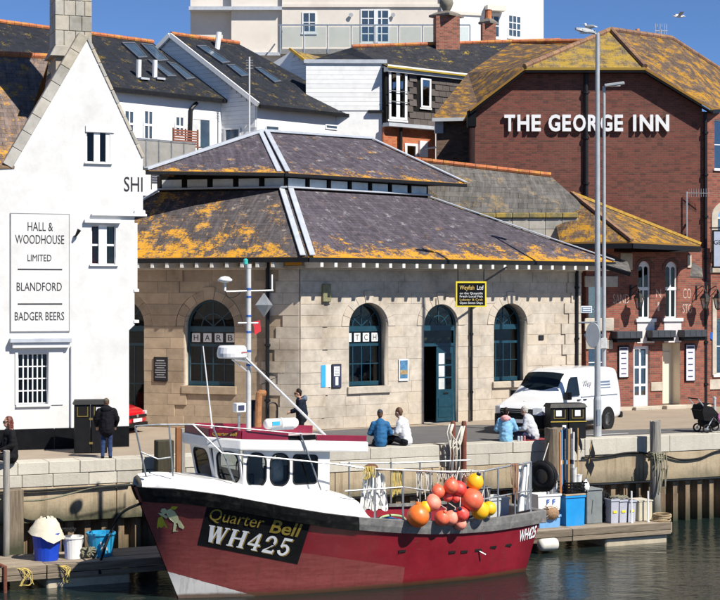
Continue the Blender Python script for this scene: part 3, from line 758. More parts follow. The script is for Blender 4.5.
# eaves: brackets, gutter
eo1, eo2, EZ = 1.0, .85, 5.62
n1 = Vector((math.sin(TF), -math.cos(TF), 0)); n2 = Vector((math.sin(TL), -math.cos(TL), 0))
def corner(p, na, oa, nb, ob):
    det = na.x*nb.y-na.y*nb.x; return Vector(p)+Vector(((oa*nb.y-ob*na.y)/det, (na.x*ob-nb.x*oa)/det, 0))
eB = corner(Bc, n1, eo1, n2, eo2); 
u1 = Vector((math.cos(TF), math.sin(TF), 0)); u2 = Vector((math.cos(TL), math.sin(TL), 0))
Cc = Bc+FW*u1
eC = Cc+n1*eo1+u1*.75; eA = Ac+n2*eo2-u2*1.2
dD = Vector((-5.5, 67.5, 0))
for q in (eA, eB, eC, dD): q.z = EZ
bm_ = mat('white_bracket', (.62,.6,.56), .6, .15, 8)
mbk = MB().box(-.06,.06,-1.05,.1,-.14,.06).mesh(bevel=.012); mbk.materials.append(bm_)
mbk2 = MB().box(-.06,.06,-.89,.1,-.14,.06).mesh(bevel=.012); mbk2.materials.append(bm_)
k = .2
while k < FW+.5:
    o = bpy.data.objects.new('eave_bracket', mbk); C.objects.link(o); o.parent = HF.o; o.location = (k, 0, zt+.2); k += .53
k = .1
while k < LW-.1:
    o = bpy.data.objects.new('eave_bracket', mbk2); C.objects.link(o); o.parent = HF.o; o.matrix_local = HL.rel @ Matrix.Translation((k, 0, zt+.2)); k += .53
W0 = Frame('x', (0,0,0), 0); bpy.data.objects.remove(W0.o)
def toH(p): return HF.loc(p)
MB().add([toH(p) for p in (Ac+Vector((0,0,zt+.27)), Bc+Vector((0,0,zt+.27)), Vector((eB.x,eB.y,zt+.27)), Vector((eA.x,eA.y,zt+.27)))], [(0,1,2,3)]).build('soffit', M['greyp'], HF)
MB().add([toH(p) for p in (Bc+Vector((0,0,zt+.27)), Cc+Vector((0,0,zt+.27)), Vector((eC.x,eC.y,zt+.27)), Vector((eB.x,eB.y,zt+.27)))], [(0,1,2,3)]).build('soffit', M['greyp'], HF)
for p, q in ((eA, eB), (eB, eC)):
    MB().bar(toH(p-Vector((0,0,.1))), toH(q-Vector((0,0,.1))), .12, .15).build('gutter', M['iron'], HF)
# roof points
ZS = 8.0
sA, sB, sC = atz(158,192,ZS), atz(287,190,ZS), atz(430,198,ZS); sD = Vector((-3.9, 62.6, ZS))
roof('lower_roof', [[toH(p) for p in (eA, eB, sB, sA)]], M['slateL'], HF)
roof('lower_roof', [[toH(p) for p in (eB, eC, sC)], [toH(p) for p in (eB, sC, sB)]], M['slateP'], HF, v0=None)
roof('lower_roof', [[toH(p) for p in (eC, dD, sD, sC)], [toH(p) for p in (dD, eA, sA, sD)]], M['slateP'], HF)
ZU = 8.58
wA, wB, wC = atz(145.5,170.5,ZU), atz(284,172.5,ZU), atz(466,183.5,ZU); wD = sD+(sD-sB).normalized()*.5; wD.z = ZU
rA, rB = atz(262,132,10.42), atz(372,139.5,10.42)
roof('upper_roof', [[toH(p) for p in (wA, wB, rA)]], M['slateU'], HF)
roof('upper_roof', [[toH(p) for p in (wB, wC, rB)], [toH(p) for p in (wB, rB, rA)]], M['slateU'], HF)
roof('upper_roof', [[toH(p) for p in (wC, wD, rB)], [toH(p) for p in (wD, wA, rA, rB)][:3], [toH(p) for p in (wD, rA, rB)]], M['slateU'], HF)
def strip(name, a, b, wd, m, h=.05, lift=.05):
    MB().bar(toH(a+Vector((0,0,lift))), toH(b+Vector((0,0,lift))), wd, h).build(name, m, HF, bevel=.012)
dv = Vector((.11,-.01,0))
strip('hip_flashing', eB-dv*1.6, sB-dv*1.6, .19, M['lead']); strip('hip_flashing', eB+dv*1.2, sB+dv*1.2, .19, M['lead'])
strip('hip_flashing', wB-dv*1.5, rA-dv*.6, .18, M['lead']); strip('hip_flashing', wB+dv*1.2, rA+dv*1.6, .18, M['lead'])
strip('hip_flashing', eC, sC, .2, M['lead']); strip('hip_flashing', wC, rB, .24, M['lead']); strip('hip_flashing', wA, rA, .24, M['lead'], .09); strip('hip_flashing', eA, sA, .24, M['lead'])
strip('ridge_flashing', rA, rB, .26, M['lead'], .1)
strip('top_flashing', sA, sB, .16, M['lead'], .06, .1); strip('top_flashing', sB, sC, .16, M['lead'], .06, .1)
for p, q in ((wA, wB), (wB, wC)):
    strip('gutter', p, q, .14, M['iron'], .12, -.08)
# clerestory windows
def clere(p, q, n):
    p, q = p.copy(), q.copy(); nrm = (q-p).cross(Vector((0,0,1))).normalized(); inn = -nrm
    a, b = p+inn*.16, q+inn*.16
    MB().bar(toH(a+Vector((0,0,.3))), toH(b+Vector((0,0,.3))), .1, .72).build('clerestory_wall', M['dark'], HF)
    for i in range(n):
        c0, c1 = a.lerp(b, (i+.12)/n), a.lerp(b, (i+.9)/n)
        MB().bar(toH(c0-inn*.06+Vector((0,0,.27))), toH(c1-inn*.06+Vector((0,0,.27))), .03, .3).build('clerestory_pane', M['frost'], HF)
        c2 = a.lerp(b, i/n); MB().bar(toH(c2-inn*.08+Vector((0,0,.05))), toH(c2-inn*.08+Vector((0,0,.55))), .1, .06).build('mullion', M['dark'], HF)
    MB().bar(toH(a-inn*.1+Vector((0,0,.09))), toH(b-inn*.1+Vector((0,0,.09))), .05, .05).build('sill_rail', mat('tan_timber', (.42,.24,.12), .7), HF)
clere(sA, sB, 5); clere(sB, sC, 7)
# fittings on the hall (parts)
def pipe(fr, px, y0, y1, off, r, m, name='drainpipe', par=None):
    u0, z1 = fr.uz(px, y0, off); z0 = max(fr.uz(px, y1, off)[1], .02)
    mb = MB().tube([(u0, off, z0), (u0, off, z1)], r, 8)
    n = max(2, int((z1-z0)/1.6))
    for k in range(n): zz = z0+(z1-z0)*(k+.5)/n; mb.lathe([(r*1.5, zz-.04), (r*1.5, zz+.04)], (u0, off, 0), 8)
    return mb.build(name, m, par or fr, smooth=False)
pipe(HL, 267.5, 262, 428, -.12, .07, M['iron']); pipe(HF, 471.5, 305, 421, -.1, .045, M['iron']); pipe(HF, 577, 262, 420, -.1, .06, M['iron'])
ub, zb_ = HF.uz(327, 290); 
mb = HF.rect(323, 284, 331, 302, -.12); MB().box(mb[0], mb[1], -.14, 0, mb[2], mb[3]).build('alarm_box', mat('green_grey_box', (.2,.19,.1), .6, .3), HF, bevel=.02)
# notices on the wall
def board(fr, name, label, cat, x0, y0, x1, y1, off, m, edge=None, th=.03, group=None):
    u0, u1, z0, z1 = fr.rect(x0, y0, x1, y1, off-th)
    f = Frame(name, fr.world(((u0+u1)/2, off, z0)), fr.th, label, cat, group)
    wd, hh = (u1-u0)/2, z1-z0
    if edge:
        MB().box(-wd, wd, -th, 0, 0, hh).build('frame', edge, f, bevel=.006)
        e = min(.04, wd*.16); MB().box(-wd+e, wd-e, -th-.006, -th+.002, e, hh-e).build('face', m, f)
    else: MB().box(-wd, wd, -th, 0, 0, hh).build('face', m, f, bevel=.004)
    return f, wd, hh, th+.007
M['paper'] = mat('white_paper', (.72,.73,.74), .6, .04)
M['navy'] = mat('navy_board', (.025,.03,.07), .5, .1)
M['skyblue'] = mat('sky_blue_panel', (.03,.33,.62), .5, .08)
M['char'] = mat('charcoal_board', (.025,.025,.03), .5, .15)
f, wd, hh, t = board(HF, 'notice_board', 'blue and white notice on stone wall near hall corner', 'notice', 321, 365, 331, 387, -.02, M['paper'])
MB().box(-wd, -wd*.1, -t-.004, -t+.004, 0, hh).build('blue_band', M['skyblue'], f)
f, wd, hh, t = board(HF, 'notice_board', 'dark framed white notice right beside the blue and white one', 'notice', 332, 364, 341.5, 388, -.02, M['navy'], M['char'])
MB().box(-wd*.6, wd*.6, -t-.004, -t+.002, hh*.5, hh*.9).build('paper', M['paper'], f); MB().box(-wd*.3, wd*.3, -t-.004, -t+.002, hh*.12, hh*.46).build('paper', M['paper'], f)
for k in range(5): MB().box(-wd*.5, wd*.5, -t-.007, -t-.002, hh*(.55+k*.065), hh*(.565+k*.065)).build('print_line', M['ink'], f)
f, wd, hh, t = board(HF, 'notice_board', 'small poster with blue picture left of the open doorway', 'notice', 399, 359, 408.5, 381, -.02, M['paper'], M['paper'])
MB().box(-wd*.8, wd*.8, -t-.004, -t+.002, hh*.12, hh*.94).build('picture', mat('blue_photo', (.08,.2,.34), .3, .6, 6), f)
MB().box(-wd*.8, wd*.8, -t-.007, -t-.001, hh*.3, hh*.5).build('picture_strip', mat('tan_photo', (.35,.25,.12), .3, .6, 9), f)
f, wd, hh, t = board(HL, 'wall_plaque', 'dark lettered plaque on the stone pier beside white pub', 'plaque', 153.5, 357, 167.5, 381.5, -.07, M['char'], M['iron'])
for k in range(8): text('print_line', ['MENU','FISH AND SHELLFISH','FRESHLY CAUGHT','LANDED DAILY','OPEN ALL DAY','COOKED TO ORDER','CHIPS','TAKE AWAY'][k] if 0 else '=========', None, 0, hh*(.82-k*.095), -t-.002, hh*(.05 if k else .07), M['paper'], f, width=wd*(1.5 if k % 3 else 1.1))
f, wd, hh, t = board(HF, 'wall_vent', 'small dark square vent high on stone wall above van', 'vent', 539, 335, 544, 340, -.01, M['char'], M['iron'])
# hanging sign
sg = Frame('hanging_sign', HF.world((HF.u(471, -1.15), -1.15, HF.uz(471, 307, -1.15)[1])), R(8), 'black hanging shop sign with yellow border above hall doorway', 'sign')
wd, hh = 15.6/F*sg.p.y, 25.5/F*sg.p.y
MB().box(-wd, wd, -.03, .03, 0, hh).build('board', M['yellow'], sg, bevel=.006)
MB().box(-wd+.05, wd-.05, -.036, .036, .05, hh-.05).build('face', M['black'], sg)
sgold = mat('sign_gold', (.62,.45,.14), .5, .15)
text('lettering', 'Weyfish', sg, -wd*.28, hh*.68, -.04, hh*.17, sgold, width=wd*.95, shear=.1); text('lettering', 'Ltd', sg, wd*.58, hh*.68, -.04, hh*.17, M['paper'], width=wd*.42, shear=.1)
for k, s_ in enumerate(('on the Quayside', 'Fresh Local Fish', 'Lobster & Crab', 'Open Seven Days')): text('lettering', s_, sg, 0, hh*(.5-k*.125), -.04, hh*.085, M['paper'] if k != 2 else sgold, width=wd*1.5)
for x in (-wd*.85, wd*.85): MB().bar((x, 0, hh), (x, 0, hh+.42), .03, .03).build('hanger', M['iron'], sg)
# lamp fixed under eave beside it, small bracket arm
MB().bar((wd*.9, .02, hh-.0), (wd*.9+.9, .6, hh+.5), .05, .05).build('stay', M['iron'], sg)
# ------------------------------------------------------------ white pub
sp = atz(75, 448, 0)
SI = Frame('white_pub', (sp.x, sp.y, 0), R(20), 'white painted pub with tall pointed gable, stone chimney and black base', 'building')
u129, u135, u143 = SI.u(129), SI.u(134.5), SI.u(143); uL = SI.u(-160)
def sz(px, py, off=0): return SI.uz(px, py, off)
zE = sz(10,166)[1]; apx = sz(86,36); zR = sz(143,158)[1]; zJ = sz(140,215)[1]; zK = sz(133,325)[1]
lk = sz(9,167)
outer = [(uL,0),(u129,0),(u129,zK-.15),(u135,zK),(u135,zJ),(u143,zJ+.12),(u143,zR),apx,lk,(uL,lk[1])]
w_at = SI.rect(86.5,126.5,110,162.5); w_md = SI.rect(91.5,225.5,116,264.5); w_gd = SI.rect(18,353.5,48.5,404)
wl = SI.rect(-60,350,-25,404)
holes = [rpoly(*w_at), rpoly(*w_md), rpoly(*w_gd), rpoly(*wl)]
panel('front_wall', outer, holes, 0, .3, M['white'], SI)
MB().box(u129-.3, u129, .3, 7, 0, zK).build('side_wall', M['white'], SI); MB().box(u135-.3, u135, .3, 7, zK, zJ).build('side_wall', M['white'], SI); MB().box(u143-.3, u143, .3, 7, zJ, zR).build('side_wall', M['white'], SI)
MB().box(uL, u143, 6.9, 7.2, 0, zR-.1).build('back_wall', M['white'], SI)
window(SI, *w_at, d=.06, cols=1, rows=1, fw=.03, lin=True, sill=.05, name='attic_window', glass=M['glassd'])
a = SI.rect(94,127,100,162); win = [c for c in SI.o.children if c.name.startswith('attic_window')][0]
MB().box(a[0], a[1], .02, .1, w_at[2], w_at[3]).build('mullion', M['trim'], win); MB().box(w_at[0]-.03, w_at[1]+.12, -.04, .1, w_at[3]-.18, w_at[3]+.02).build('head', M['trim'], win, bevel=.01)
MB().box(w_at[1]-.12, w_at[1], .02, .1, w_at[2], w_at[3]-.18).build('jamb', M['trim'], win)
win = window(SI, *w_md, d=.08, cols=1, rows=2, fw=.03, bw=.06, sill=.05, name='first_floor_window', cur=[('l', M['curtain_r']), ('r', M['curtain_w'])], glass=M['glassd'])
a = SI.rect(99,226,107,264); MB().box(a[0], a[1], .04, .16, w_md[2], w_md[3]).build('mullion', M['trim'], win)
hd = SI.rect(84,219.5,120,223.5); MB().box(hd[0], hd[1], -.12, 0, hd[2], hd[3]).build('hood', M['trim'], win, bevel=.015)
win = window(SI, *w_gd, d=.12, cols=6, rows=4, fw=.03, bw=.035, sill=.08, name='ground_floor_window', glass=M['glassd'], cur=[('a', mat('maroon_blind', (.05,.015,.015), .9, .5, 3))])
a = SI.rect(48.5,352,63,405); MB().box(a[0], a[1], -.03, 0, a[2], a[3]).build('shutter', M['trim'], win, bevel=.01)
a = SI.rect(15,352,18,405); MB().box(a[0], a[1], -.03, 0, a[2], a[3]).build('jamb', M['trim'], win, bevel=.006)
a = SI.rect(10,338,70,346); MB().box(a[0]-.02, a[1]+.02, -.22, 0, a[2]+.1, a[3]).build('hood', M['lead'], win, bevel=.012); MB().box(a[0]+.05, a[1]-.05, -.15, 0, a[2]-.06, a[2]+.098).build('hood_moulding', M['trim'], win, bevel=.02)
window(SI, *wl, d=.1, cols=4, rows=4, fw=.05, name='ground_floor_window')
a = SI.rect(91,213.5,143,216.5); MB().box(a[0], u143+.1, -.1, 0, a[2], a[3]).build('string_course', M['trim'], SI, bevel=.02)
MB().box(u135-.02, u143+.06, -.06, .3, zJ-.02, zJ+.14).build('jetty_corbel', M['trim'], SI, bevel=.02)
b = SI.rect(134,223,137,290); MB().box(u135-.01, u135+.09, .02, .9, b[2], b[3]).build('side_bay', M['trim'], SI); MB().box(u135+.09, u135+.1, .12, .8, b[2]+.1, b[3]-.1).build('side_pane', M['glassd'], SI)
for y in (289, 320): c = SI.rect(133,y,138,y+3); MB().box(u135-.02, u135+.13, -.03, .95, c[2], c[3]).build('side_ledge', M['trim'], SI, bevel=.01)
zp = sz(75,427.5)[1]
for a0, a1 in ((uL, SI.u(54)), (SI.u(54)+.01, SI.u(76)), (SI.u(76)+.01, u129)): MB().box(a0, a1-.0, -.035 if a0 != SI.u(54)+.01 else -.06, 0, -.05, zp).build('plinth', M['black'], SI, bevel=.012)
MB().tube([(SI.u(71.5), -.06, zp), (SI.u(71.5), -.06, sz(71.5,346)[1])], .04, 8).build('downpipe', M['trim'], SI)
# gable copings: stones
def coping(p, q, n, wd, outw, y0, y1, m, nm):
    p, q = Vector((p[0], 0, p[1])), Vector((q[0], 0, q[1])); d = (q-p); nn = Vector((-d.z, 0, d.x)).normalized()*outw
    for i in range(n):
        a, b = p+d*(i/n)+d.normalized()*.006, p+d*((i+1)/n)-d.normalized()*.006
        MB().prism([(a.x-nn.x*.3, a.z-nn.z*.3), (b.x-nn.x*.3, b.z-nn.z*.3), (b.x+nn.x*wd, b.z+nn.z*wd), (a.x+nn.x*wd, a.z+nn.z*wd)], y0, y1).build(nm, m, SI, bevel=.012, fix=True)
coping(lk, (apx[0]-.01, apx[1]), 8, .68, .3, -.05, .42, M['chim'], 'coping_stone')
coping((apx[0]+.01, apx[1]), (u143, zR), 9, .5, .12, -.03, .35, M['chim'], 'coping_stone')
# roofs
yr = 4.0; rz = sz(25,56.5,yr)[1]; url = SI.u(-170); urr = SI.u(49, yr)
sl_ = (rz-lk[1]-.1)/yr
roof('roof_slope', [[(uL,-.25,lk[1]-.15), (lk[0]+.15,-.02,lk[1]+.02), (urr,yr,rz), (uL,yr,rz)]], M['tileS'], SI)
roof('roof_slope', [[(uL,yr,rz), (urr,yr,rz), (urr,8,lk[1]), (uL,8,lk[1])]], M['tileS'], SI)
roof('gable_roof', [[(apx[0],.3,apx[1]-.2), (apx[0],9,apx[1]-.2), (u143+.1,9,zR-.25), (u143+.1,.3,zR-.25)]], M['slateB'], SI)
roof('gable_roof', [[(apx[0],.35,apx[1]-.25), (lk[0]+.1,.35,lk[1]-.2), (lk[0]+.1,9,lk[1]-.2), (apx[0],9,apx[1]-.25)]], M['tileS'], SI)
k = uL
while k < urr-.05:
    e = min(k+.45, urr); MB().tube([(k+.005,yr,rz+.03), (e-.005,yr,rz+.03)], .1, 8).build('ridge_tile', M['ridge'], SI); k = e
# chimney
c0, c1 = SI.u(55,.4), SI.u(92,.4); zc0 = sz(70,53,.4)[1]; cz = zc0; ci = 0
ch_ = MB().box(c0+.03, c1-.03, .43, 1.37, zc0-1.2, zc0+3.3).build('chimney', M['stoned'], SI)
MB().prism([(c0-.16,zc0-.12),(c1+.1,zc0-.12),(c1,zc0+.2),(c0,zc0+.2)], .3, 1.5).build('chimney_skirt', M['chim'], ch_, bevel=.02, fix=True)
cz = zc0+.2
while cz < zc0+3.2:
    hh = .44; n = 3; cuts = [0, .38, .72, 1] if ci % 2 else [0, .24, .55, .8, 1]
    for i in range(len(cuts)-1):
        MB().box(c0+(c1-c0)*cuts[i]+.007, c0+(c1-c0)*cuts[i+1]-.007, .4+hr.uniform(-.01,.01), .9, cz+.006, cz+hh-.006).build('chimney_stone', M['chim'], ch_, bevel=.012)
    MB().box(c0+.0, c1, .9, 1.4, cz+.006, cz+hh-.006).build('chimney_stone', M['chim'], ch_, bevel=.012)
    cz += hh; ci += 1
MB().box(c0-.1, c1+.1, .3, 1.5, cz, cz+.18).build('chimney_cap', M['chim'], ch_, bevel=.03)
for x in (.3, .72): MB().lathe([(.14,0),(.12,.5),(.15,.55)], (c0+(c1-c0)*x,.9,cz+.18), 12).build('chimney_pot', M['ridge'], ch_)
# lettering and board
b = SI.rect(10,213.5,69.5,332)
sb = Frame('pub_wall_sign', SI.world(((b[0]+b[1])/2, -.012, b[2])), SI.th, 'tall white painted board lettered with brewery names on white pub', 'sign')
wd, hh = (b[1]-b[0])/2, b[3]-b[2]
MB().box(-wd, wd, -.016, .012, 0, hh).build('frame', mat('grey_line', (.2,.2,.2), .6), sb); MB().box(-wd+.025, wd-.025, -.022, 0, .025, hh-.025).build('face', M['white'], sb)
def bl(s, y0, y1, x0, x1, bold=.006):
    q = SI.rect(x0, y0, x1, y1); text('lettering', s, sb, (q[0]+q[1])/2-(b[0]+b[1])/2, q[2]-b[2], -.025, q[3]-q[2], M['ink'], width=q[1]-q[0], off=0)
bl('HALL &', 222.3, 230.9, 27.5, 52.8); bl('WOODHOUSE', 235, 243.8, 15, 64); bl('LIMITED', 254.6, 261.2, 27.4, 51.2); bl('BLANDFORD', 282.4, 290.8, 16.5, 61.6); bl('BADGER BEERS', 312, 320.2, 14.6, 64)
for y in (269.5, 304): q = SI.rect(17.5, y-.7, 62, y+.7); MB().box(q[0]-(b[0]+b[1])/2, q[1]-(b[0]+b[1])/2, -.026, -.018, q[2]-b[2], q[3]-b[2]).build('rule', M['ink'], sb)
q = SI.rect(124,177,142.6,191.5)
text('painted_lettering', 'SHI', SI, (q[0]+q[1])/2, q[2], -.006, q[3]-q[2], M['ink'], width=q[1]-q[0])
q = SI.rect(75,230,79,237)
fl = Frame('wall_lamp', SI.world((q[0], 0, q[2])), SI.th, 'small black spotlight on bracket beside the pub board', 'wall lamp')
MB().tube([(0,0,.0),(.02,-.12,.08)], .02, 6).build('bracket', M['iron'], fl); MB().tube([(.0,-.14,.02),(.09,-.2,.2)], [.03,.06], 10).build('lamp_head', M['iron'], fl)
# ------------------------------------------------------------ brick inn with the big gable
gY = 62.0
GI = Frame('brick_inn', at(480, 300, gY).to_2d(), 0, 'dark red brick inn with half-hipped lichened roof and white lettering', 'building')
def gz(px, py, off=0): return GI.uz(px, py, off)
gl, gr = GI.u(475), GI.u(702)
kl, kr = gz(527,68), gz(645,68); el, er = gz(475,110), gz(705,110)
panel('gable_wall', [(gl-.02,0),(gr,0),(gr,er[1]+.32),kr,kl,(gl,el[1])], [], 0, .4, M['brick'], GI)
MB().box(gl, gl+.3, .4, 9, 0, el[1]).build('side_wall', M['brick'], GI)
# half-hipped roof: hip triangle at the front, two long slopes behind
ry = 3.0; rzv = gz(614,30.5,ry)[1]; ur = GI.u(611, ry)
ov = .35
hl, hr_ = gz(527,67.5,-ov), gz(645,65.5,-ov)
HLp, HRp, APX = Vector((hl[0]-.1,-ov,hl[1])), Vector((hr_[0],-ov,hl[1])), Vector((ur,ry,rzv))
sl2 = (HRp.z-gz(712,108)[1]); eR = Vector((gz(712,108,-ov)[0], -ov, gz(712,108,-ov)[1])); eL = Vector((gz(470,109,-ov)[0], -ov, gz(470,109,-ov)[1]))
BK = 16.0
roof('roof_hip', [[HLp, HRp, APX]], M['tileY2'], GI, thick=.1)
kx = (eR.x-HRp.x)/(HRp.z-eR.z)*(APX.z-eR.z)
eX = GI.loc(at(800,103,71.5)); hX = GI.loc(at(745,86,70.5)); rX = GI.loc(at(672,41,67.2)); rX.z = APX.z
roof('roof_slope', [[HRp, eR, eX, hX, rX, APX]], M['tileY'], GI, thick=.1)
for p, q in ((rX, hX),):
    for i in range(12): MB().tube([p.lerp(q, (i+.02)/12)+Vector((0,0,.03)), p.lerp(q, (i+.98)/12)+Vector((0,0,.03))], .1, 8).build('ridge_tile', M['ridge2'], GI)
roof('roof_slope', [[APX, rX, rX+Vector((0,8,-5)), Vector((APX.x,BK,APX.z))]], M['tileY'], GI, thick=.1)
MB().bar(eR-Vector((0,-.06,.14)), eX-Vector((0,-.06,.14)), .1, .16).build('gutter', M['iron'], GI)
roof('roof_slope', [[eL, HLp, APX, Vector((APX.x,BK,APX.z)), eL+Vector((0,BK,0))]], M['tileY'], GI, thick=.1)
for p, q in ((HLp, APX), (HRp, APX), (APX, rX)):
    n = max(3, int((q-p).length/.4))
    for i in range(n): MB().tube([p.lerp(q, (i+.02)/n)+Vector((0,0,.04)), p.lerp(q, (i+.98)/n)+Vector((0,0,.04))], .11, 8).build('ridge_tile', M['ridge2'], GI)
# black barge boards
for p, q in ((eL, HLp), (HLp, HRp), (HRp, eR)):
    MB().bar(p-Vector((0,-.06,.18)), q-Vector((0,-.06,.18)), .06, .26, up=(0,1,0)).build('barge_board', M['black'], GI)
MB().box(eL.x-.1, eL.x+.25, -.3, .1, eL.z-.7, eL.z-.05).build('eave_block', M['black'], GI, bevel=.03)
# recess line / pipe
pipe(GI, 586, 70, 206, -.06, .09, M['iron'])
# lettering, each letter proud of the wall
ls = Frame('raised_lettering', GI.world((0,-.02,gz(586,131)[1])), 0, 'raised white capital letters THE GEORGE INN on dark brick gable', 'sign')
zb0 = gz(586,131)[1]; chh = gz(586,115.6)[1]-zb0
def word(s_, x0, x1):
    # letter advance from measured widths
    wds = {'T':.95,'H':1.05,'E':.82,'G':1.12,'O':1.2,'R':1.0,'I':.42,'N':1.1}; gap = .2
    tot = sum(wds[c] for c in s_)+gap*(len(s_)-1); a, b = GI.u(x0), GI.u(x1); k = (b-a)/tot; x = a
    for c in s_:
        text('letter', c, ls, x+wds[c]*k/2, 0, -.08, chh, M['trim'], width=wds[c]*k*(.62 if c == 'I' else 1), ext=.05, off=.028); x += (wds[c]+gap)*k
word('THE', 504, 540.5); word('GEORGE', 548, 622.5); word('INN', 631.5, 668.5)
# tv aerial, chimney pot, roof aerial
ta = Frame('tv_aerial', GI.world((GI.u(686), -.15, gz(686,238)[1])), 0, 'thin grey tv aerial fixed to the dark brick gable', 'aerial')
hA = gz(686,192)[1]-gz(686,238)[1]
MB().tube([(0,0,0),(0,0,hA)], .025, 6).build('mast', M['alu'], ta); MB().tube([(0,0,hA-.05),(.85,-.25,hA-.08)], .014, 5).build('boom', M['alu'], ta)
for k in range(9): MB().tube([(.08+.09*k,-.02-.026*k,hA-.05-.16),(.08+.09*k,-.02-.026*k,hA-.05+.16)], .008, 4).build('element', M['alu'], ta)
for z in (.1,.5): MB().box(-.04,.04,0,.15,z,z+.05).build('clamp', M['iron'], ta)
pA = at(637.5, 36, gY+5.2)
cp = Frame('chimney_pot', (pA.x, pA.y, pA.z-.5), 0, 'small terracotta chimney pot on lichened inn ridge', 'chimney pot')
MB().lathe([(.18,0),(.18,.1),(.13,.14),(.14,.5),(.18,.53),(.18,.62),(.1,.66),(.08,.8)], n=12).build('pot', mat('terracotta_pot', (.45,.2,.08), .8, .3), cp)
pA = at(661, 41, gY+6)
ta = Frame('roof_aerial', (pA.x, pA.y, pA.z-.3), 0, 'pale multi-rod aerial on the ridge of brick inn', 'aerial')
for k in range(6): MB().tube([(-.22+.09*k, .1*(k % 2), .3),(-.24+.1*k, .1*(k % 2), 1.05)], .016, 5).build('rod', M['alu'], ta)
MB().tube([(-.25,0,.72),(.28,0,.72)], .02, 5).build('crossbar', M['alu'], ta); MB().tube([(0,0,0),(0,0,.8)], .03, 6).build('mast', M['alu'], ta)
# street front to the right of the gable
RF = Sub(GI, GI.world((gr,0,0)), R(24))
rw1 = RF.rect(714.5,120,745,170); rw2 = RF.rect(717,205,760,262); rw3 = RF.rect(714,318,760,374)
rw2a = archpoly(rw2[0], rw2[1], rw2[2], rw2[3]-.5, .5)
panel('street_wall', rpoly(0, 14, 0, RF.uz(712,112)[1]), [rpoly(*rw1), rpoly(*rw3), rw2a], 0, .4, M['brick2'], RF)
window(RF, *rw1, d=.12, cols=2, rows=2, name='upper_window'); window(RF, *rw3, d=.12, cols=2, rows=2, name='ground_window', sill=.1)
window(RF, rw2[0], rw2[1], rw2[2], rw2[3]-.5, d=.12, cols=2, rows=2, name='arched_window')
stn = M['stone']
panel('arch_surround', archpoly(rw2[0]-.28, rw2[1]+.28, rw2[2], rw2[3]-.5, .78), [archpoly(rw2[0], rw2[1], rw2[2]-.1, rw2[3]-.5, .5)], -.05, .05, stn, RF)
q = RF.rect(702,266,760,273); MB().box(.02, 13, -.08, 0, q[2], q[3]).build('string_course', stn, RF, bevel=.02)
q = RF.rect(702,379,760,389); MB().box(-.1, 13, -.06, 0, q[2], q[3]).build('string_course', stn, RF, bevel=.02)
q = RF.rect(712,296,716,375); MB().box(q[0], q[1], -.05, .02, q[2], q[3]).build('window_surround', stn, RF)
pipe(RF, 705.5, 112, 405, -.12, .075, M['iron'])
q = RF.rect(712,240,760,268); 
hs = Frame('hanging_sign', RF.world((RF.u(722,-.7), -.7, RF.uz(722,268,-.7)[1])), R(-2), 'pale blue hanging inn sign at right frame edge', 'sign')
hh = 38/F*hs.p.y; wd = .38
MB().box(-wd, wd, -.04, .04, 0, hh).build('frame', M['black'], hs, bevel=.01); MB().box(-wd+.06, wd-.06, -.046, .046, .06, hh-.06).build('face', mat('lilac_sign', (.4,.45,.55), .5, .1), hs)
text('lettering', 'GE', hs, -wd+.2, hh*.62, -.05, .17, M['ink']); MB().bar((-wd-.1,0,hh+.08),(wd+.4,0,hh+.08),.05,.05).build('bracket', M['iron'], hs)
# ------------------------------------------------------------ low brick store front
sp_ = atz(640, 409.5, 0)
ST = Frame('brick_store', (sp_.x, sp_.y, 0), R(26), 'red brick shop front with two tall arched sash windows and ghost lettering', 'building')
su0, su1 = ST.u(586), ST.u(704)
def tallwin(x0, x1, ytop, ybot):
    a, b, z0, z1 = ST.rect(x0, ytop, x1, ybot); r = (b-a)/2; return a, b, z0, z1-r
tw = [tallwin(638.5, 651, 261, 318.5), tallwin(665.5, 678, 261.5, 318)]
dr = ST.rect(633.5,346,650,408); rc = ST.rect(662.5,343,680,405.5); dr = (dr[0], dr[1], .12, dr[3]); rc = (rc[0], rc[1], .14, rc[3])
dl = ST.rect(588.5,285,607,322); dl2 = ST.rect(588.5,330,607,395)
ztp = ST.uz(660,250)[1]
sw = panel('front_wall', [(su0,0),(su1+.3,0),(su1+.3,ztp+.1),(su0,ztp+.1)], [archpoly(*t) for t in tw]+[rpoly(*dr), rpoly(*rc), rpoly(*dl), rpoly(*dl2)], 0, .4, M['brick2'], ST)
